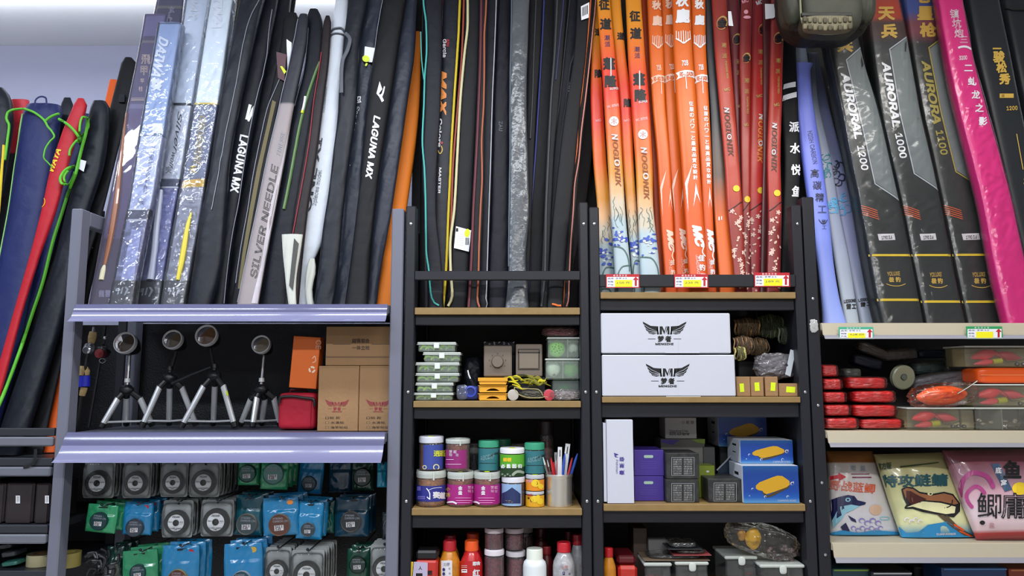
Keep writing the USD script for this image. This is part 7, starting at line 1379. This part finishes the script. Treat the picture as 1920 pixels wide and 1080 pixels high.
t = T('support_box', 'dark carton hidden in the shadow under the rear blue sponge carton', 'box', onz(1400, .22, z)); zz3 = float(P(1390, 838, .2)[2]); t.part('carton', bx(onz(1352, .2, z)[0], onz(1450, .2, z)[0], .2, .32, z + .001, zz3, .002), M('box_black'))
sponge('blue carton with a yellow sponge print, rearmost and dimmest of three', (1347, 779, 1438, 837), .2, zz3 + .001, 0)
t = carton_box('cardboard_box', 'narrow brown-gold carton right of the blue sponge cartons', (1490, 850, 1508, 945), .10, .08, M('carton_goldbrown', '6a4a24', .45, vary=.3, noise=40), z + .0008)
t = T('spray_head', 'dark angular gadget in front of the rear blue carton', 'gadget', onz(1362, .14, z)); t.part('body', m3d.Manifold.hull_points(np.array([*P([1346, 1392, 1392, 1346, 1374, 1380], [880, 892, 934, 934, 852, 854], .15), *P([1346, 1392, 1392, 1346, 1374, 1380], [880, 892, 934, 934, 852, 854], .19)])), M('gadget_blue', '1c2c40', .4)); t.part('edge', tube(P([1344, 1362, 1374], [882, 864, 850], .148), .0025, 6), INK['grey'])
# lowest shelf of that rack
z = ZCs[3]
def clear_tub(lab, px, y, fillc, seed, clasp=True):
    x0, x1 = onz(px[0], y, z)[0], onz(px[2], y, z)[0]; zt_ = float(P((px[0] + px[2]) / 2, px[1], y)[2]); t = T('tackle_box', lab, 'tackle box', ((x0 + x1) / 2, y + .06, z)); h = zt_ - z
    t.part('tub', bx(x0 + .003, x1 - .003, y + .003, y + .13, z + .001, zt_ - .010, .004), film('tub_smoke', .07, 'e6e9ec', .08, None, hazecol='aeb4b8', boost=1.5), label='clear tub'); t.part('lid', bx(x0, x1, y, y + .133, zt_ - .009, zt_, .003), CLR, label='milky clear lid')
    r = random.Random(seed)
    for k in range(7): t.part('lure', blob(((x0 + x1) / 2 + r.uniform(-.35, .35) * (x1 - x0), y + r.uniform(.02, .06), zt_ - r.uniform(.02, .09)), (r.uniform(.006, .014), .006, r.uniform(.003, .007)), seed + k, .1, 2, 2), M('lure_' + fillc[k % len(fillc)], fillc[k % len(fillc)], .35))
    if clasp: t.part('clasp', cube_round(((x0 + x1) / 2, y - .004, zt_ - .012), (.010, .003, .012), 3), CLR, label='round clasp')
clear_tub('clear tub of dark lures at the bottom, left one of the near pair', (1209, 1056, 1262), .015, ['7a2a34', '2c2e34', '9aa0a6'], 3, False)
clear_tub('clear tub of dark lures at the bottom, right one of the near pair', (1268, 1054, 1332), .015, ['26282c', '3a3d44'], 4)
clear_tub('taller smoky tub of lures left of the bag with the yellow lure', (1362, 1043, 1424), .05, ['3a2a34', '7a2030', '26282c'], 5)
clear_tub('clear tub at the bottom right under the bag with the yellow lure', (1428, 1059, 1513), .015, ['2a2a2c', '4a4a50'], 6)
ztp = float(P(1270, 1053, .03)[2])
for i, (q4, m, lab, zo, hh) in enumerate([((1206, 1056, 1330, 1044), '6a5a4a', 'tan blister card at the bottom of the pile on the near tubs', .004, .012), ((1262, 1040, 1333, 1026), '8a3a3c', 'red blister card in the middle of the pile on the near tubs', .018, .012), ((1252, 1022, 1316, 1006), '1c1e22', 'black blister card on top of the pile on the near tubs', .034, .016)]):
    a, b = onz(q4[0], .03, ztp)[0], onz(q4[2], .03, ztp)[0]; t = T('blister_card', lab, 'blister card', ((a + b) / 2, .06, ztp + zo)); t.part('card', bx(a, b, .02, .13, ztp + zo, ztp + zo + .002, .0005), M('card_' + m, m, .5)); t.part('blister', cube_round(((a + b) / 2, .075, ztp + zo + .002 + hh * .5), ((b - a) * .4, .045, hh * .5), 5, i, .05, 4, 4), film('blister_dark', .14, 'cfd3d6', .05, (50, .6), hazecol='77787c', boost=2.2), label='clear blister'); t.part('lure', blob(((a + b) / 2, .07, ztp + zo + .007), ((b - a) * .28, .02, .004), i, .1), M('lure_26282c', '26282c', .4))
t = carton_box('cardboard_box', 'grey card leaning behind the blister pile', (1216, 1010, 1252, 1060), .10, .02, M('card_grey', '5c5a58', .6), None)
t = carton_box('cardboard_box', 'shadowed brown carton standing left of the blister pile', (1188, 990, 1214, 1100), .12, .1, M('carton_dim_brown', '3a2c22', .6), z + .001)
bottle('bait_bottle', 'red-capped yellow bottle at the bottom left corner of the orange-case rack', (1131, 1027, 1158), .02, PB, AMB, CP, 'b0161e')
t = T('bait_can', 'dull red box at the bottom, left of the tubs', 'can', onz(1178, .03, z)); t.part('body', bx(onz(1160, .04, z)[0], onz(1197, .04, z)[0], .04, .16, z + .001, float(P(1178, 1062, .04)[2]), .008), M('can_red')); t.part('lid', bx(onz(1159, .038, z)[0], onz(1196, .038, z)[0], .05, .16, float(P(1178, 1061, .04)[2]), float(P(1178, 1042, .05)[2]), .008), M('red_dim', '5a1018', .4))
zt_ = float(P(1470, 1058, .03)[2]); t = T('lure_bag', 'large crinkled clear bag holding a yellow lure and small parts', 'bag', P(1435, 1056, .06)); c = P(1428, 1012, .06)
m_ = xf(cube_round(c, (.108, .03, .045), 2.6, 3, .10, 4, 5), (0, 16, 0)); v, f = m_; v[:, 2] = np.maximum(v[:, 2], zt_ + .001); t.part('bag', (v, f), film('lure_bag_film', .02, 'ffffff', .05, (28, .9), hazecol='d6d2c8', boost=1.1), label='crinkled clear bag')
t.part('lure', blob(P(1412, 1010, .055), (.022, .012, .030), 3, .18, 1.6, 4), M('lure_yellow', 'dba818', .4), label='yellow lure'); t.part('lure', blob(P(1391, 1003, .06), (.012, .009, .016), 5, .2, 2, 3), M('lure_amber', 'b07c14', .4))
r = random.Random(6); t.part('small_parts', [blob(P(r.uniform(1440, 1495), r.uniform(1022, 1052), .055), (.006, .004, .005), i, .3, 2, 1) for i in range(26)], M('parts_mauve', '7a6468', .3, spec=.8, vary=.5, noise=60), kind='stuff')
# ---------- K: right-hand rack
z = ZR[1]; RPK = M('pack_red', 'd01e20', .35, bump=(24, .9)); BF = film('bag_film'); 
def red_pack(lab, px, y, zb, seed):
    x0, x1 = P(px[0], 760, y)[0], P(px[2], 760, y)[0]; zt_ = float(P(1600, px[1], y)[2]); h = zt_ - zb; c = np.array([(x0 + x1) / 2, y + .06, zb + h / 2]); t = T('red_pack', lab, 'packet', (c[0], c[1], zb), 'red foil packets in clear sleeves')
    t.part('packet', cube_round(c, ((x1 - x0) / 2 * .95, .055, h * .44), 6, seed, .045, 5, 4), RPK); t.part('sleeve', cube_round(c + [.003, -.003, 0], ((x1 - x0) / 2 + .002, .056, h * .485), 5, seed + 20, .05, 7, 5), film('sleeve_film', .012, 'ffffff', .05, (30, 1.0), hazecol='f0d0d0', boost=1.0), label='clear sleeve')
    return zt_ + .0006
ORD = ['lowest', 'second from the bottom', 'third from the bottom', 'fourth from the bottom', 'topmost']
for col, rows, yq in ((0, [(1546, 782, 1612), (1546, 757, 1598), (1545, 733, 1591), (1545, 708, 1584), (1544, 682, 1577)], .02), (1, [(1614, 784, 1697), (1602, 757, 1686), (1603, 731, 1685), (1594, 705, 1670)], .03)):
    zb = z + .0008
    for i, (x0, yt, x1) in enumerate(rows): zb = red_pack('red foil packet, %s in the %s pile' % (ORD[i] if not (col == 1 and i == 3) else 'topmost', 'left' if col == 0 else 'right'), (x0, yt, x1), yq, zb, i + 7 * col)
DKI = M('dark_case', '20262e', .4); 
def lying(name, lab, cat, px, y, mat, dep=.06, tilt=0, wrap=None, zb=None, seed=1):
    x0, y0, x1, y1 = px; a, b = P(x0, (y0 + y1) / 2, y)[0], P(x1, (y0 + y1) / 2, y)[0]; A, B = float(P(x0, y0, y)[2]), float(P(x0, y1, y)[2]); c = ((a + b) / 2, y + dep / 2, (A + B) / 2)
    t = T(name, lab, cat, (c[0], c[1], min(A, B))); t.part('body', xf(cube_round(c, ((b - a) / 2 * .97, dep / 2, (A - B) / 2 * .94), 5, seed, .03, 3, 4), (0, tilt, 0)), mat)
    if wrap: t.part('wrap', xf(cube_round(c, ((b - a) / 2 + .004, dep / 2 + .002, (A - B) / 2 + .003), 4, seed + 3, .06, 6, 5), (0, tilt, 0)), wrap, label='clear wrap')
    return t
hz = .16
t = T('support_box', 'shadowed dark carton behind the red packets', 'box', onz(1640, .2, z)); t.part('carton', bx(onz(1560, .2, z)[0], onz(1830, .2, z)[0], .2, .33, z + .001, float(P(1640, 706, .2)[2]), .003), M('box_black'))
zs = float(P(1640, 706, .2)[2])
lying('float_case', 'slim navy case lying aslant behind the red packets', 'case', (1600, 668, 1658, 690), .2, M('case_navy', '222a3e', .35), .05, 14, None)
lying('float_case', 'pale wrapped case lying aslant at the back of the red packet shelf', 'case', (1612, 648, 1668, 668), .24, M('case_khaki', '5c564c', .4), .05, 22, BF)
lying('float_case', 'silver-wrapped dark case lying flat at the back of the shelf', 'case', (1654, 655, 1722, 676), .24, M('case_silver', '55544f', .3, vary=.4, noise=70), .06, -5, BF, None, 5)
lying('float_case', 'dark blue case at the very back under the cream shelf lip', 'case', (1722, 655, 1790, 672), .27, M('case_blue', '1a2a3c', .4), .05, 0)
lying('float_case', 'teal case in glossy wrap behind the grey wrapped one', 'case', (1716, 678, 1784, 702), .2, M('case_teal', '22504c', .35), .06, -3, BF, None, 8)
lying('float_case', 'grey wrapped case lying aslant above the orange float', 'case', (1716, 700, 1826, 728), .12, M('case_steel', '4c5058', .35), .06, -9, BF, None, 9)
lying('lure_box', 'small clear-topped dark box between the two red piles', 'box', (1584, 690, 1618, 708), .1, M('box_greyish', '4a4a46', .3, vary=.4, noise=90), .06, 0, None)
t = T('line_spool', 'round pale-green clear spool leaning behind the right red pile', 'spool', P(1692, 730, .12)); c = P(1692, 707, .12); rr = 23 / F * (DIST + .12); t.part('disc', xf(lathe([(0, -.006), (rr, -.006), (rr, .006), (rr * .9, .009), (rr * .3, .007), (rr * .28, .003), (0, .003)], c, 36, 'y'), (10, 0, 8), c), M('spool_pale', '8a9078', .25, coat=.5)); t.part('hub', lathe([(0, .004), (rr * .22, .004), (rr * .2, .010), (0, .010)], c, 20, 'y'), M('hub_grey', '5c6258', .4))
FLO = M('float_orange', 'ee5a12', .3, coat=.4)
zx = float(P(1765, 764, .03)[2])
t = T('float_bag', 'bright orange float in a clear bag on the red-lure box', 'float', (P(1765, 742, .03)[0], .06, zx)); c = P(1764, 742, .045); t.part('float', xf(lathe([(0, -.072), (.008, -.068), (.024, -.040), (.029, -.005), (.027, .030), (.016, .062), (.006, .074), (0, .075)], c, 28, 'y'), (0, 0, 0), c) if False else xf((lambda vf: (np.stack([vf[0][:, 1] * -1, vf[0][:, 0], vf[0][:, 2]], 1), vf[1]))(lathe([(0, -.072), (.008, -.068), (.024, -.040), (.029, -.005), (.027, .030), (.016, .062), (.006, .074), (0, .075)], (0, 0, 0), 28, 'y')), (0, -5, 0), (0, 0, 0), c), FLO, label='bright orange float')
t.part('bag', xf(cube_round(c + [.006, 0, .002], (.098, .033, .034), 3, 4, .10, 5, 5), (0, -6, 0)), film('sleeve_film'), label='clear bag'); t.part('bag_seam', tube(P([1795, 1815, 1832], [738, 726, 714], .012), .002, 6), CLR)
REDF = [M('lure_red', 'f02c40', .35), M('lure_pinkred', 'f04a5c', .35)]
def red_lure_box(lab, px, y, zb, seed):
    x0, x1 = P(px[0], 780, y)[0], P(px[2], 780, y)[0]; zt_ = float(P(1800, px[1], y)[2]); h = zt_ - zb; t = T('tackle_box', lab, 'tackle box', ((x0 + x1) / 2, y + .05, zb), 'clear boxes of red floats'); r = random.Random(seed)
    t.part('tub', bx(x0 + .002, x1 - .002, y + .002, y + .11, zb + .0006, zt_ - .005, .004), film('tub_clear', .07, 'fafaf4', .08, None, hazecol='e8e4d4', boost=1.0), label='clear tub'); t.part('lid', bx(x0, x1, y, y + .112, zt_ - .005, zt_, .002), CLR, label='milky clear lid')
    w = x1 - x0; c = np.array([x0, y + .03, zb + h * .5]); t.part('liner', bx(x0 + .004, x1 - .004, y + .07, y + .106, zb + .002, zt_ - .007, .002), M('liner_olive', 'b4ae84', .7), label='pale olive liner')
    spin = lambda L, R, at, rot, mat, l: t.part('float', xf((lambda vf: (np.stack([-vf[0][:, 1], vf[0][:, 0], vf[0][:, 2]], 1), vf[1]))(lathe([(0, -L), (R * .4, -L * .8), (R, -L * .1), (R * .9, L * .3), (R * .3, L * .85), (0, L)], (0, 0, 0), 20, 'y')), (0, rot, 0), (0, 0, 0), at), mat, label=l)
    spin(w * .19, h * .26, c + [w * .33, 0, h * .08], -12, REDF[0], 'red float'); spin(w * .2, h * .22, c + [w * .66, .012, h * .04], 10, REDF[1], 'pink-red float'); spin(w * .16, h * .14, c + [w * .3, -.012, -h * .28], -8, REDF[1], 'pink-red float')
    t.part('float_band', tube(np.array([c + [w * .38, -.016, -h * .25], c + [w * .5, -.016, -h * .2]]), h * .13, 14), M('float_lime', 'c8cc28', .4), label='lime band')
    t.part('line', tube(spline([c + [w * .4, -.02, h * .3], c + [w * .5, -.024, 0], c + [w * .56, -.022, -h * .25], c + [w * .8, -.02, -h * .1]], 20), .0007, 5), BLKP)
    for k in range(3): t.part('sinker', blob(c + [w * (.72 + .08 * k), -.01, -h * .36], (.007, .006, .006), k, .2, 2, 2), M('lead', '77797e', .3, .8))
    return zt_
za = red_lure_box('clear box of red floats at the shelf front under the orange float', (1701, 764, 1829), .02, z + .0008, 1)
t = T('tackle_box', 'clear box of small silvery parts at the shelf front, cut by the right edge', 'tackle box', onz(1890, .06, z)); x0, x1 = onz(1832, .02, z)[0], onz(1960, .02, z)[0]; zt_ = float(P(1880, 764, .02)[2]); t.part('tub', bx(x0, x1, .02, .13, z + .001, zt_ - .005, .004), film('tub_clear'), label='clear tub'); t.part('lid', bx(x0 - .001, x1 + .001, .018, .132, zt_ - .005, zt_, .002), CLR); r = random.Random(3)
t.part('divider', bx(x0 + .075, x0 + .0765, .022, .128, z + .002, zt_ - .006, .0003), CLR)
for k in range(10): t.part('small_part', blob((x0 + r.uniform(.01, .13), r.uniform(.03, .07), z + r.uniform(.008, .03)), (r.uniform(.004, .011), .005, r.uniform(.003, .006)), k, .3, 2, 2), M('parts_silver', 'a8a29a', .3, .4))
zb2 = red_lure_box('clear box of red floats in the second layer at the right edge', (1826, 720, 1962), .03, zt_ + .001, 2)
FBX = T('float_box', 'flat bright orange case between two clear boxes at the right edge', 'case', (P(1900, 715, .035)[0], .08, zb2 + .001)); x0, x1 = P(1836, 704, .035)[0], P(1975, 704, .035)[0]; zc_ = float(P(1880, 689, .035)[2]); FBX.part('shell', cube_round(((x0 + x1) / 2, .085, (zb2 + .001 + zc_) / 2), ((x1 - x0) / 2, .05, (zc_ - zb2 - .001) / 2), 7, sub=4), FLO); FBX.part('seam', bx(x0 + .004, x1 - .004, .0335, .036, (zb2 + zc_) / 2 + .001, (zb2 + zc_) / 2 + .003, .0005), M('seam_orange', 'ff9a5a', .3))
red_lure_box('topmost clear box of red floats at the right edge', (1818, 648, 1965), .045, zc_ + .001, 3)
# bait pouches on the lower shelf
z = ZR[2]
def bait_pouch(lab, quadpx, y, ramp, seed, deco, bulge=.035):
    (ax, ay), (bx_, by), (cx_, cy), (dx, dy) = quadpx; n = 33; u, v = np.meshgrid(np.linspace(0, 1, n), np.linspace(0, 1, n)); 
    px = (1 - v) * ((1 - u) * ax + u * bx_) + v * ((1 - u) * dx + u * cx_); py = (1 - v) * ((1 - u) * ay + u * by) + v * ((1 - u) * dy + u * cy)
    bow = bulge * (np.maximum((1 - np.abs(2 * u - 1) ** 2.5) * (1 - np.abs(2 * v - 1.0) ** 3), 0) ** .55); cr = (meshkit.fbm(np.stack([u * 5, v * 5, 0 * u + seed], -1) + 11, 3, seed) - .5) * .014
    yy = y + .045 * (1 - v) - bow + cr * np.clip(4 * np.minimum(np.minimum(u, 1 - u), np.minimum(v, 1 - v)), .15, 1)
    F_ = P(px, py, yy); F_[..., 2] = np.where(v > .999, z + .001, np.maximum(F_[..., 2], z + .0012 + .002 * (1 - v))); Bk = P(px, py, yy) ; Bk[..., 1] = y + .05 * (1 - v) + .004 + bow * .5; Bk[..., 2] = F_[..., 2]; Bk[..., 0] = F_[..., 0]
    i, j = np.meshgrid(np.arange(n - 1), np.arange(n - 1), indexing='ij'); q = np.stack([i * n + j, (i + 1) * n + j, (i + 1) * n + j + 1, i * n + j + 1], -1).reshape(-1, 4); N = n * n
    rim = np.array([k for k in range(n)] + [k * n + n - 1 for k in range(1, n)] + [N - 2 - k for k in range(n - 1)] + [(n - 2 - k) * n for k in range(n - 2)]); side = np.stack([rim, np.roll(rim, -1), np.roll(rim, -1) + N, rim + N], 1)
    qq = np.vstack([q, q[:, ::-1] + N, side]); f = np.vstack([qq[:, [0, 1, 2]], qq[:, [0, 2, 3]]]); uv = np.tile(np.stack([u, v], -1).reshape(-1, 2), (2, 1))
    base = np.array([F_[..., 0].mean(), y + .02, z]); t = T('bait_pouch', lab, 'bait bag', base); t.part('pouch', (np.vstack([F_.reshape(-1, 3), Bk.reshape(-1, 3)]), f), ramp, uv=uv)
    from scipy.interpolate import LinearNDInterpolator
    I = LinearNDInterpolator(np.stack([px.ravel(), py.ravel()], 1), (yy - .0022).ravel(), fill_value=y - .03)
    S = lambda a, b: P(a, b, I(a, b))
    S2 = lambda a, b: P(a, b, I(a, b) - .0009)
    S3 = lambda a, b: P(a, b, I(a, b) - .0018)
    lim = Polygon(quadpx).buffer(-1).intersection(sbox(0, 0, 2200, rowof(z + .004, y - .012)))
    for g, ink, nm, lev in deco:
        g2 = [h.intersection(lim) for h in polys(g)]; g2 = [h for h in g2 if not h.is_empty]
        if g2: t.part(nm, decal(g2, (S, S2, S3)[lev], 7), ink)
NVY, LBL, ORR = M('print_navy_fish', '1c1f4e', .35), M('print_pale_cyan', '8cc4d8', .4), M('print_orange_red', 'e0521c', .4)
SKYB = M('print_sea_blue', '2f8fc8', .4)
B1 = ((1549, 846, ), (1636, 846), (1692, 1012), (1558, 1014))
waves = lambda x, y, r, n: [ell(x + k * r * 1.7, y + (k % 2) * r * .8, r, r * .8).difference(ell(x + k * r * 1.7 + 1, y + (k % 2) * r * .8 + 1, r * .72, r * .55)) for k in range(n)]
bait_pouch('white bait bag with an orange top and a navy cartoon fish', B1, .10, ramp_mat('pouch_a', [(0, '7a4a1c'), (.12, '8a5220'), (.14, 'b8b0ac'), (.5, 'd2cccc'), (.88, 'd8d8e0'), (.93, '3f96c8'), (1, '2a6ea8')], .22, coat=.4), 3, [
    (line('野战蓝鲫', (1554, 918), (1640, 926), 17, 1), ORR, 'lettering', 0), ([quad((1556, 893), (1572, 890), (1572, 886), (1587, 894), (1573, 902), (1573, 897), (1556, 900))], INK['red'], 'print', 0), (stack('老鬼', (1600, 877), (1618, 878), 10, 2), INK['grey'], 'lettering', 0), ([rect(1596, 888, 1630, 889.5), rect(1598, 894, 1634, 896)], M('print_plum', '7a3a5a', .4), 'print', 0),
    ([Polygon([(1556, 938), (1572, 932), (1590, 928), (1602, 930), (1608, 938), (1624, 942), (1622, 946), (1606, 950), (1590, 958), (1578, 966), (1566, 974), (1560, 980), (1557, 960)])], NVY, 'print', 0), ([Polygon([(1574, 950), (1596, 946), (1612, 949), (1600, 956), (1586, 962), (1578, 974), (1562, 990), (1560, 976)]), ell(1590, 937, 5, 4)], LBL, 'print', 1), ([ell(1590, 937, 2.5, 2)], NVY, 'print', 2), ([Polygon([(1590, 966), (1604, 974), (1606, 980), (1596, 976)]), Polygon([(1576, 988), (1586, 980), (1594, 996), (1580, 994)])], NVY, 'print', 1),
    (waves(1616, 976, 6, 4) + waves(1600, 990, 5, 7), M('print_lavender', '8a84c0', .4), 'print', 0), ([ell(1642, 956, 12, 10)], M('print_peach', 'd8b49a', .4), 'print', 0), ([rrect(1659, 972, 18, 7, 3).difference(rrect(1659, 972, 14, 4, 2))], LBL, 'print', 0), ([Polygon([(1556, 1000), (1580, 994), (1610, 1000), (1640, 994), (1686, 998), (1690, 1012), (1557, 1013)])], SKYB, 'print', 0)])
B2 = ((1640, 852), (1780, 848), (1836, 1012), (1692, 1015))
CRM = M('print_cream_fish', 'dcd8a8', .35); BRF = M('print_brown_fish', '9a6440', .35)
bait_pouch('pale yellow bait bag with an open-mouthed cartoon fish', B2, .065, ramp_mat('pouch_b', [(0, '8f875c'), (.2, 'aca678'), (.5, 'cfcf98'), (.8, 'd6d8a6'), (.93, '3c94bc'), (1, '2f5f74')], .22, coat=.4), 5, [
    (line('特攻鲢鳙', (1652, 914), (1778, 911), 21, 2), M('print_deep_teal', '1a4c52', .4), 'lettering', 0), (line('官方版', (1644, 881), (1672, 879), 11, 3), M('print_deep_olive', '3a4a2a', .4), 'lettering', 0), ([quad((1688, 874), (1760, 866), (1760, 868), (1688, 877))], M('print_deep_olive'), 'print', 0),
    ([Polygon([(1692, 918), (1700, 914), (1712, 916), (1724, 924), (1748, 928), (1770, 924), (1786, 928), (1798, 944), (1798, 958), (1788, 968), (1774, 966), (1752, 962), (1730, 958), (1712, 952), (1698, 952), (1702, 946), (1696, 934)]).buffer(2)], INK['black'], 'print', 0), ([Polygon([(1693, 919), (1700, 915), (1712, 917), (1724, 925), (1748, 929), (1770, 925), (1786, 929), (1797, 944), (1790, 946), (1764, 940), (1736, 938), (1722, 936), (1706, 944), (1698, 934)])], BRF, 'print', 1), ([Polygon([(1700, 951), (1712, 946), (1730, 940), (1764, 943), (1792, 950), (1790, 962), (1774, 964), (1752, 960), (1730, 955), (1712, 950)])], CRM, 'print', 1), ([Polygon([(1699, 920), (1708, 921), (1724, 930), (1738, 936), (1712, 946), (1706, 944), (1700, 934)])], M('print_mouth', '4a1c18', .4), 'print', 2), ([ell(1744, 926, 5, 3)], CRM, 'print', 2), ([ell(1745, 926, 2, 1.6), stroke([(1772, 952), (1784, 946), (1786, 938)], 2)], INK['black'], 'print', 2),
    ([Polygon([(1756, 964), (1776, 966), (1800, 990), (1830, 1006), (1808, 1004), (1784, 988)]), Polygon([(1774, 972), (1790, 986), (1786, 990), (1776, 980)])], M('print_tail', '5a4a38', .35), 'print', 0), ([stroke([(1790, 984), (1806, 994)], 4), stroke([(1800, 996), (1822, 1006)], 3)], ORR, 'print', 1),
    ([Polygon([(1668, 996), (1686, 988), (1700, 1000), (1722, 998), (1740, 984), (1776, 978), (1800, 992), (1830, 1010), (1692, 1012), (1676, 1008)])], SKYB, 'print', 0), (waves(1700, 974, 5, 4), INK['palewhite'], 'print', 1), (line('GUANFANGBAN', (1756, 1004), (1792, 1003), 4, 2), INK['palewhite'], 'lettering', 1)])
B3 = ((1768, 845), (1950, 842), (1990, 1010), (1832, 1014))
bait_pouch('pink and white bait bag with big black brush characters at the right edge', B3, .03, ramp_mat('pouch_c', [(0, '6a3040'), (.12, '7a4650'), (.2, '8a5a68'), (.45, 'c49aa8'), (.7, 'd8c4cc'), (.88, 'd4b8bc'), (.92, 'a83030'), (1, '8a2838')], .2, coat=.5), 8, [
    ([stroke([(1800, 930), (1804, 905), (1826, 886), (1848, 892), (1862, 912)], 9), stroke([(1822, 950), (1812, 930), (1830, 912), (1846, 924)], 7)], M('print_magenta', 'a8407e', .4), 'print', 0), ([stack('鲫', (1855, 948), (1855, 949), 48, 0), stack('庸', (1901, 948), (1901, 949), 48, 1)], INK['black'], 'lettering', 1), (stack('鱼', (1898, 880), (1898, 881), 34, 2), INK['black'], 'lettering', 1), ([ell(1912, 916, 14, 12)], INK['yellow'], 'print', 0), ([quad((1858, 870), (1874, 869), (1898, 918), (1884, 922))], M('print_slate_blue', '3a5470', .4), 'print', 0), (stack('底窝', (1872, 882), (1882, 905), 12, 2), INK['palewhite'], 'lettering', 1), ([ell(1842, 980, 5, 4)], INK['black'], 'print', 1), (stack('盐', (1860, 985), (1860, 986), 10, 1), M('print_rose', 'b06a78', .4), 'lettering', 1)])
t = T('bait_pouch', 'crumpled clear and red pouch folded behind the pink bait bag', 'bait bag', P(1812, 868, .2)); t.part('pouch', cube_round(P(1812, 858, .2), (.075, .03, .025), 4, 4, .15, 5, 4), M('pouch_wine', '6a2a34', .25, coat=.5))
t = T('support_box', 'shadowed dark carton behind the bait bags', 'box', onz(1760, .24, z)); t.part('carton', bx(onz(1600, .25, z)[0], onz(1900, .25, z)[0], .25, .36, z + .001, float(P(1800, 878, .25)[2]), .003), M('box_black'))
# below the lowest cream lip
z = Z0(1150); rackR.part('shelf_board', bx(RX1 + .002, 2.2, 0, .38, z - .02, z, .001), CREAM)
for px, y, col, lab, trim in [((1562, 1066, 1632), .05, '1c4a58', 'blue-green box under the lowest cream lip, leftmost', '8ab03a'), ((1636, 1072, 1712), .03, '1a1c2c', 'dark box with a white top edge under the lowest cream lip', 'c8ccd0'), ((1716, 1062, 1764), .15, '16181e', 'shadowed box in the back under the lowest cream lip', '3a3c42'), ((1768, 1064, 1890), .04, '1a3a6a', 'wide blue box under the lowest cream lip', '4a7ab0'), ((1894, 1066, 1950), .05, '8a3a22', 'rust-red box at the bottom right corner', 'c87a4a')]:
    t = carton_box('cardboard_box', lab, (px[0], px[1], px[2], 1150), y, .1, M('box_' + col, col, .35, coat=.3), z + .0008); t.part('top_trim', bxp(px[0] + 2, px[1] + 2, px[2] - 2, px[1] + 5, y - .0006, .0005, .0001), M('trim_' + trim, trim, .4))
# ---------- left edge: dark boxes and odds and ends
z = Z0(985); LB = M('box_espresso', '231d20', .4, spec=.4)
for i, (px, lab) in enumerate([((-50, 906, 8, 985), 'espresso-brown box cut off by the left edge'), ((9, 905, 62, 985), 'espresso-brown box with a white sticker, in the middle of three'), ((64, 906, 93, 985), 'espresso-brown box with a white sticker beside the grey post')]):
    t = carton_box('cardboard_box', lab, px, .03, .14, LB, z + .0005, group='espresso-brown boxes', b=.004); t.part('front_panel', bxp(px[0] + 4, 909, px[2] - 4, 981, .028, .003, .001), M('box_espresso_panel', '2b2427', .38))
    if i: S = on_plane(.028); xs = 33.5 if i == 1 else 88; t.part('sticker', decal([rect(xs - 4, 929, xs + 4, 944)], S), INK['white'], label='white sticker'); t.part('lettering', decal([line('8021', (xs - 1.5, 931), (xs - 1.5, 942), 3, 1)], on_plane(.028, .001)), INK['black'])
z = Z0(1074); rackA.part('shelf_board', bx(AX0, AX1, .02, .4, z - .02, z, .001), DKG)
t = T('tape_roll', 'wide roll of cream tape standing at the bottom left', 'tape', onz(60, .09, z)); r_ = (onz(86, .05, z)[0] - onz(36, .05, z)[0]) / 2; c = np.array([onz(61, .05, z)[0], .05 + r_, z]); h = float(P(60, 1043, .05)[2]) - z; t.part('roll', lathe([(r_ * .6, .001), (r_, .001), (r_, h), (r_ * .6, h), (r_ * .6, .001)], c, 40), M('tape_cream', 'aaa27e', .35, coat=.3)); t.part('core', lathe([(r_ * .5, .001), (r_ * .6, .001), (r_ * .6, h), (r_ * .5, h), (r_ * .5, .001)], c, 40), KRAFTD)
r = random.Random(2)
for i, (px, py, w, h_, col, lab) in enumerate([(16, 1058, 34, 10, '2f6a60', 'teal plastic sleeve lying at the bottom left corner'), (14, 1040, 30, 12, '4c5058', 'grey plastic sleeve lying at the bottom left corner'), (8, 1025, 26, 12, '33363c', 'dark plastic sleeve at the bottom left corner')]):
    lying('sleeve', lab, 'sleeve', (px - w / 2, py - h_ / 2, px + w / 2, py + h_ / 2), .04 + .02 * i, M('sleeve_' + col, col, .3, coat=.4), .06, -8, None, None, i)
tt = T('strap', 'thin black strap dangling under the left rack channel', 'strap', P(62, 870, .03)); tt.part('strap', tube(spline(P([66, 66, 62, 52, 44], [842, 856, 868, 874, 876], -.008), 24), .0045, 8, flat=.3), BLKP)
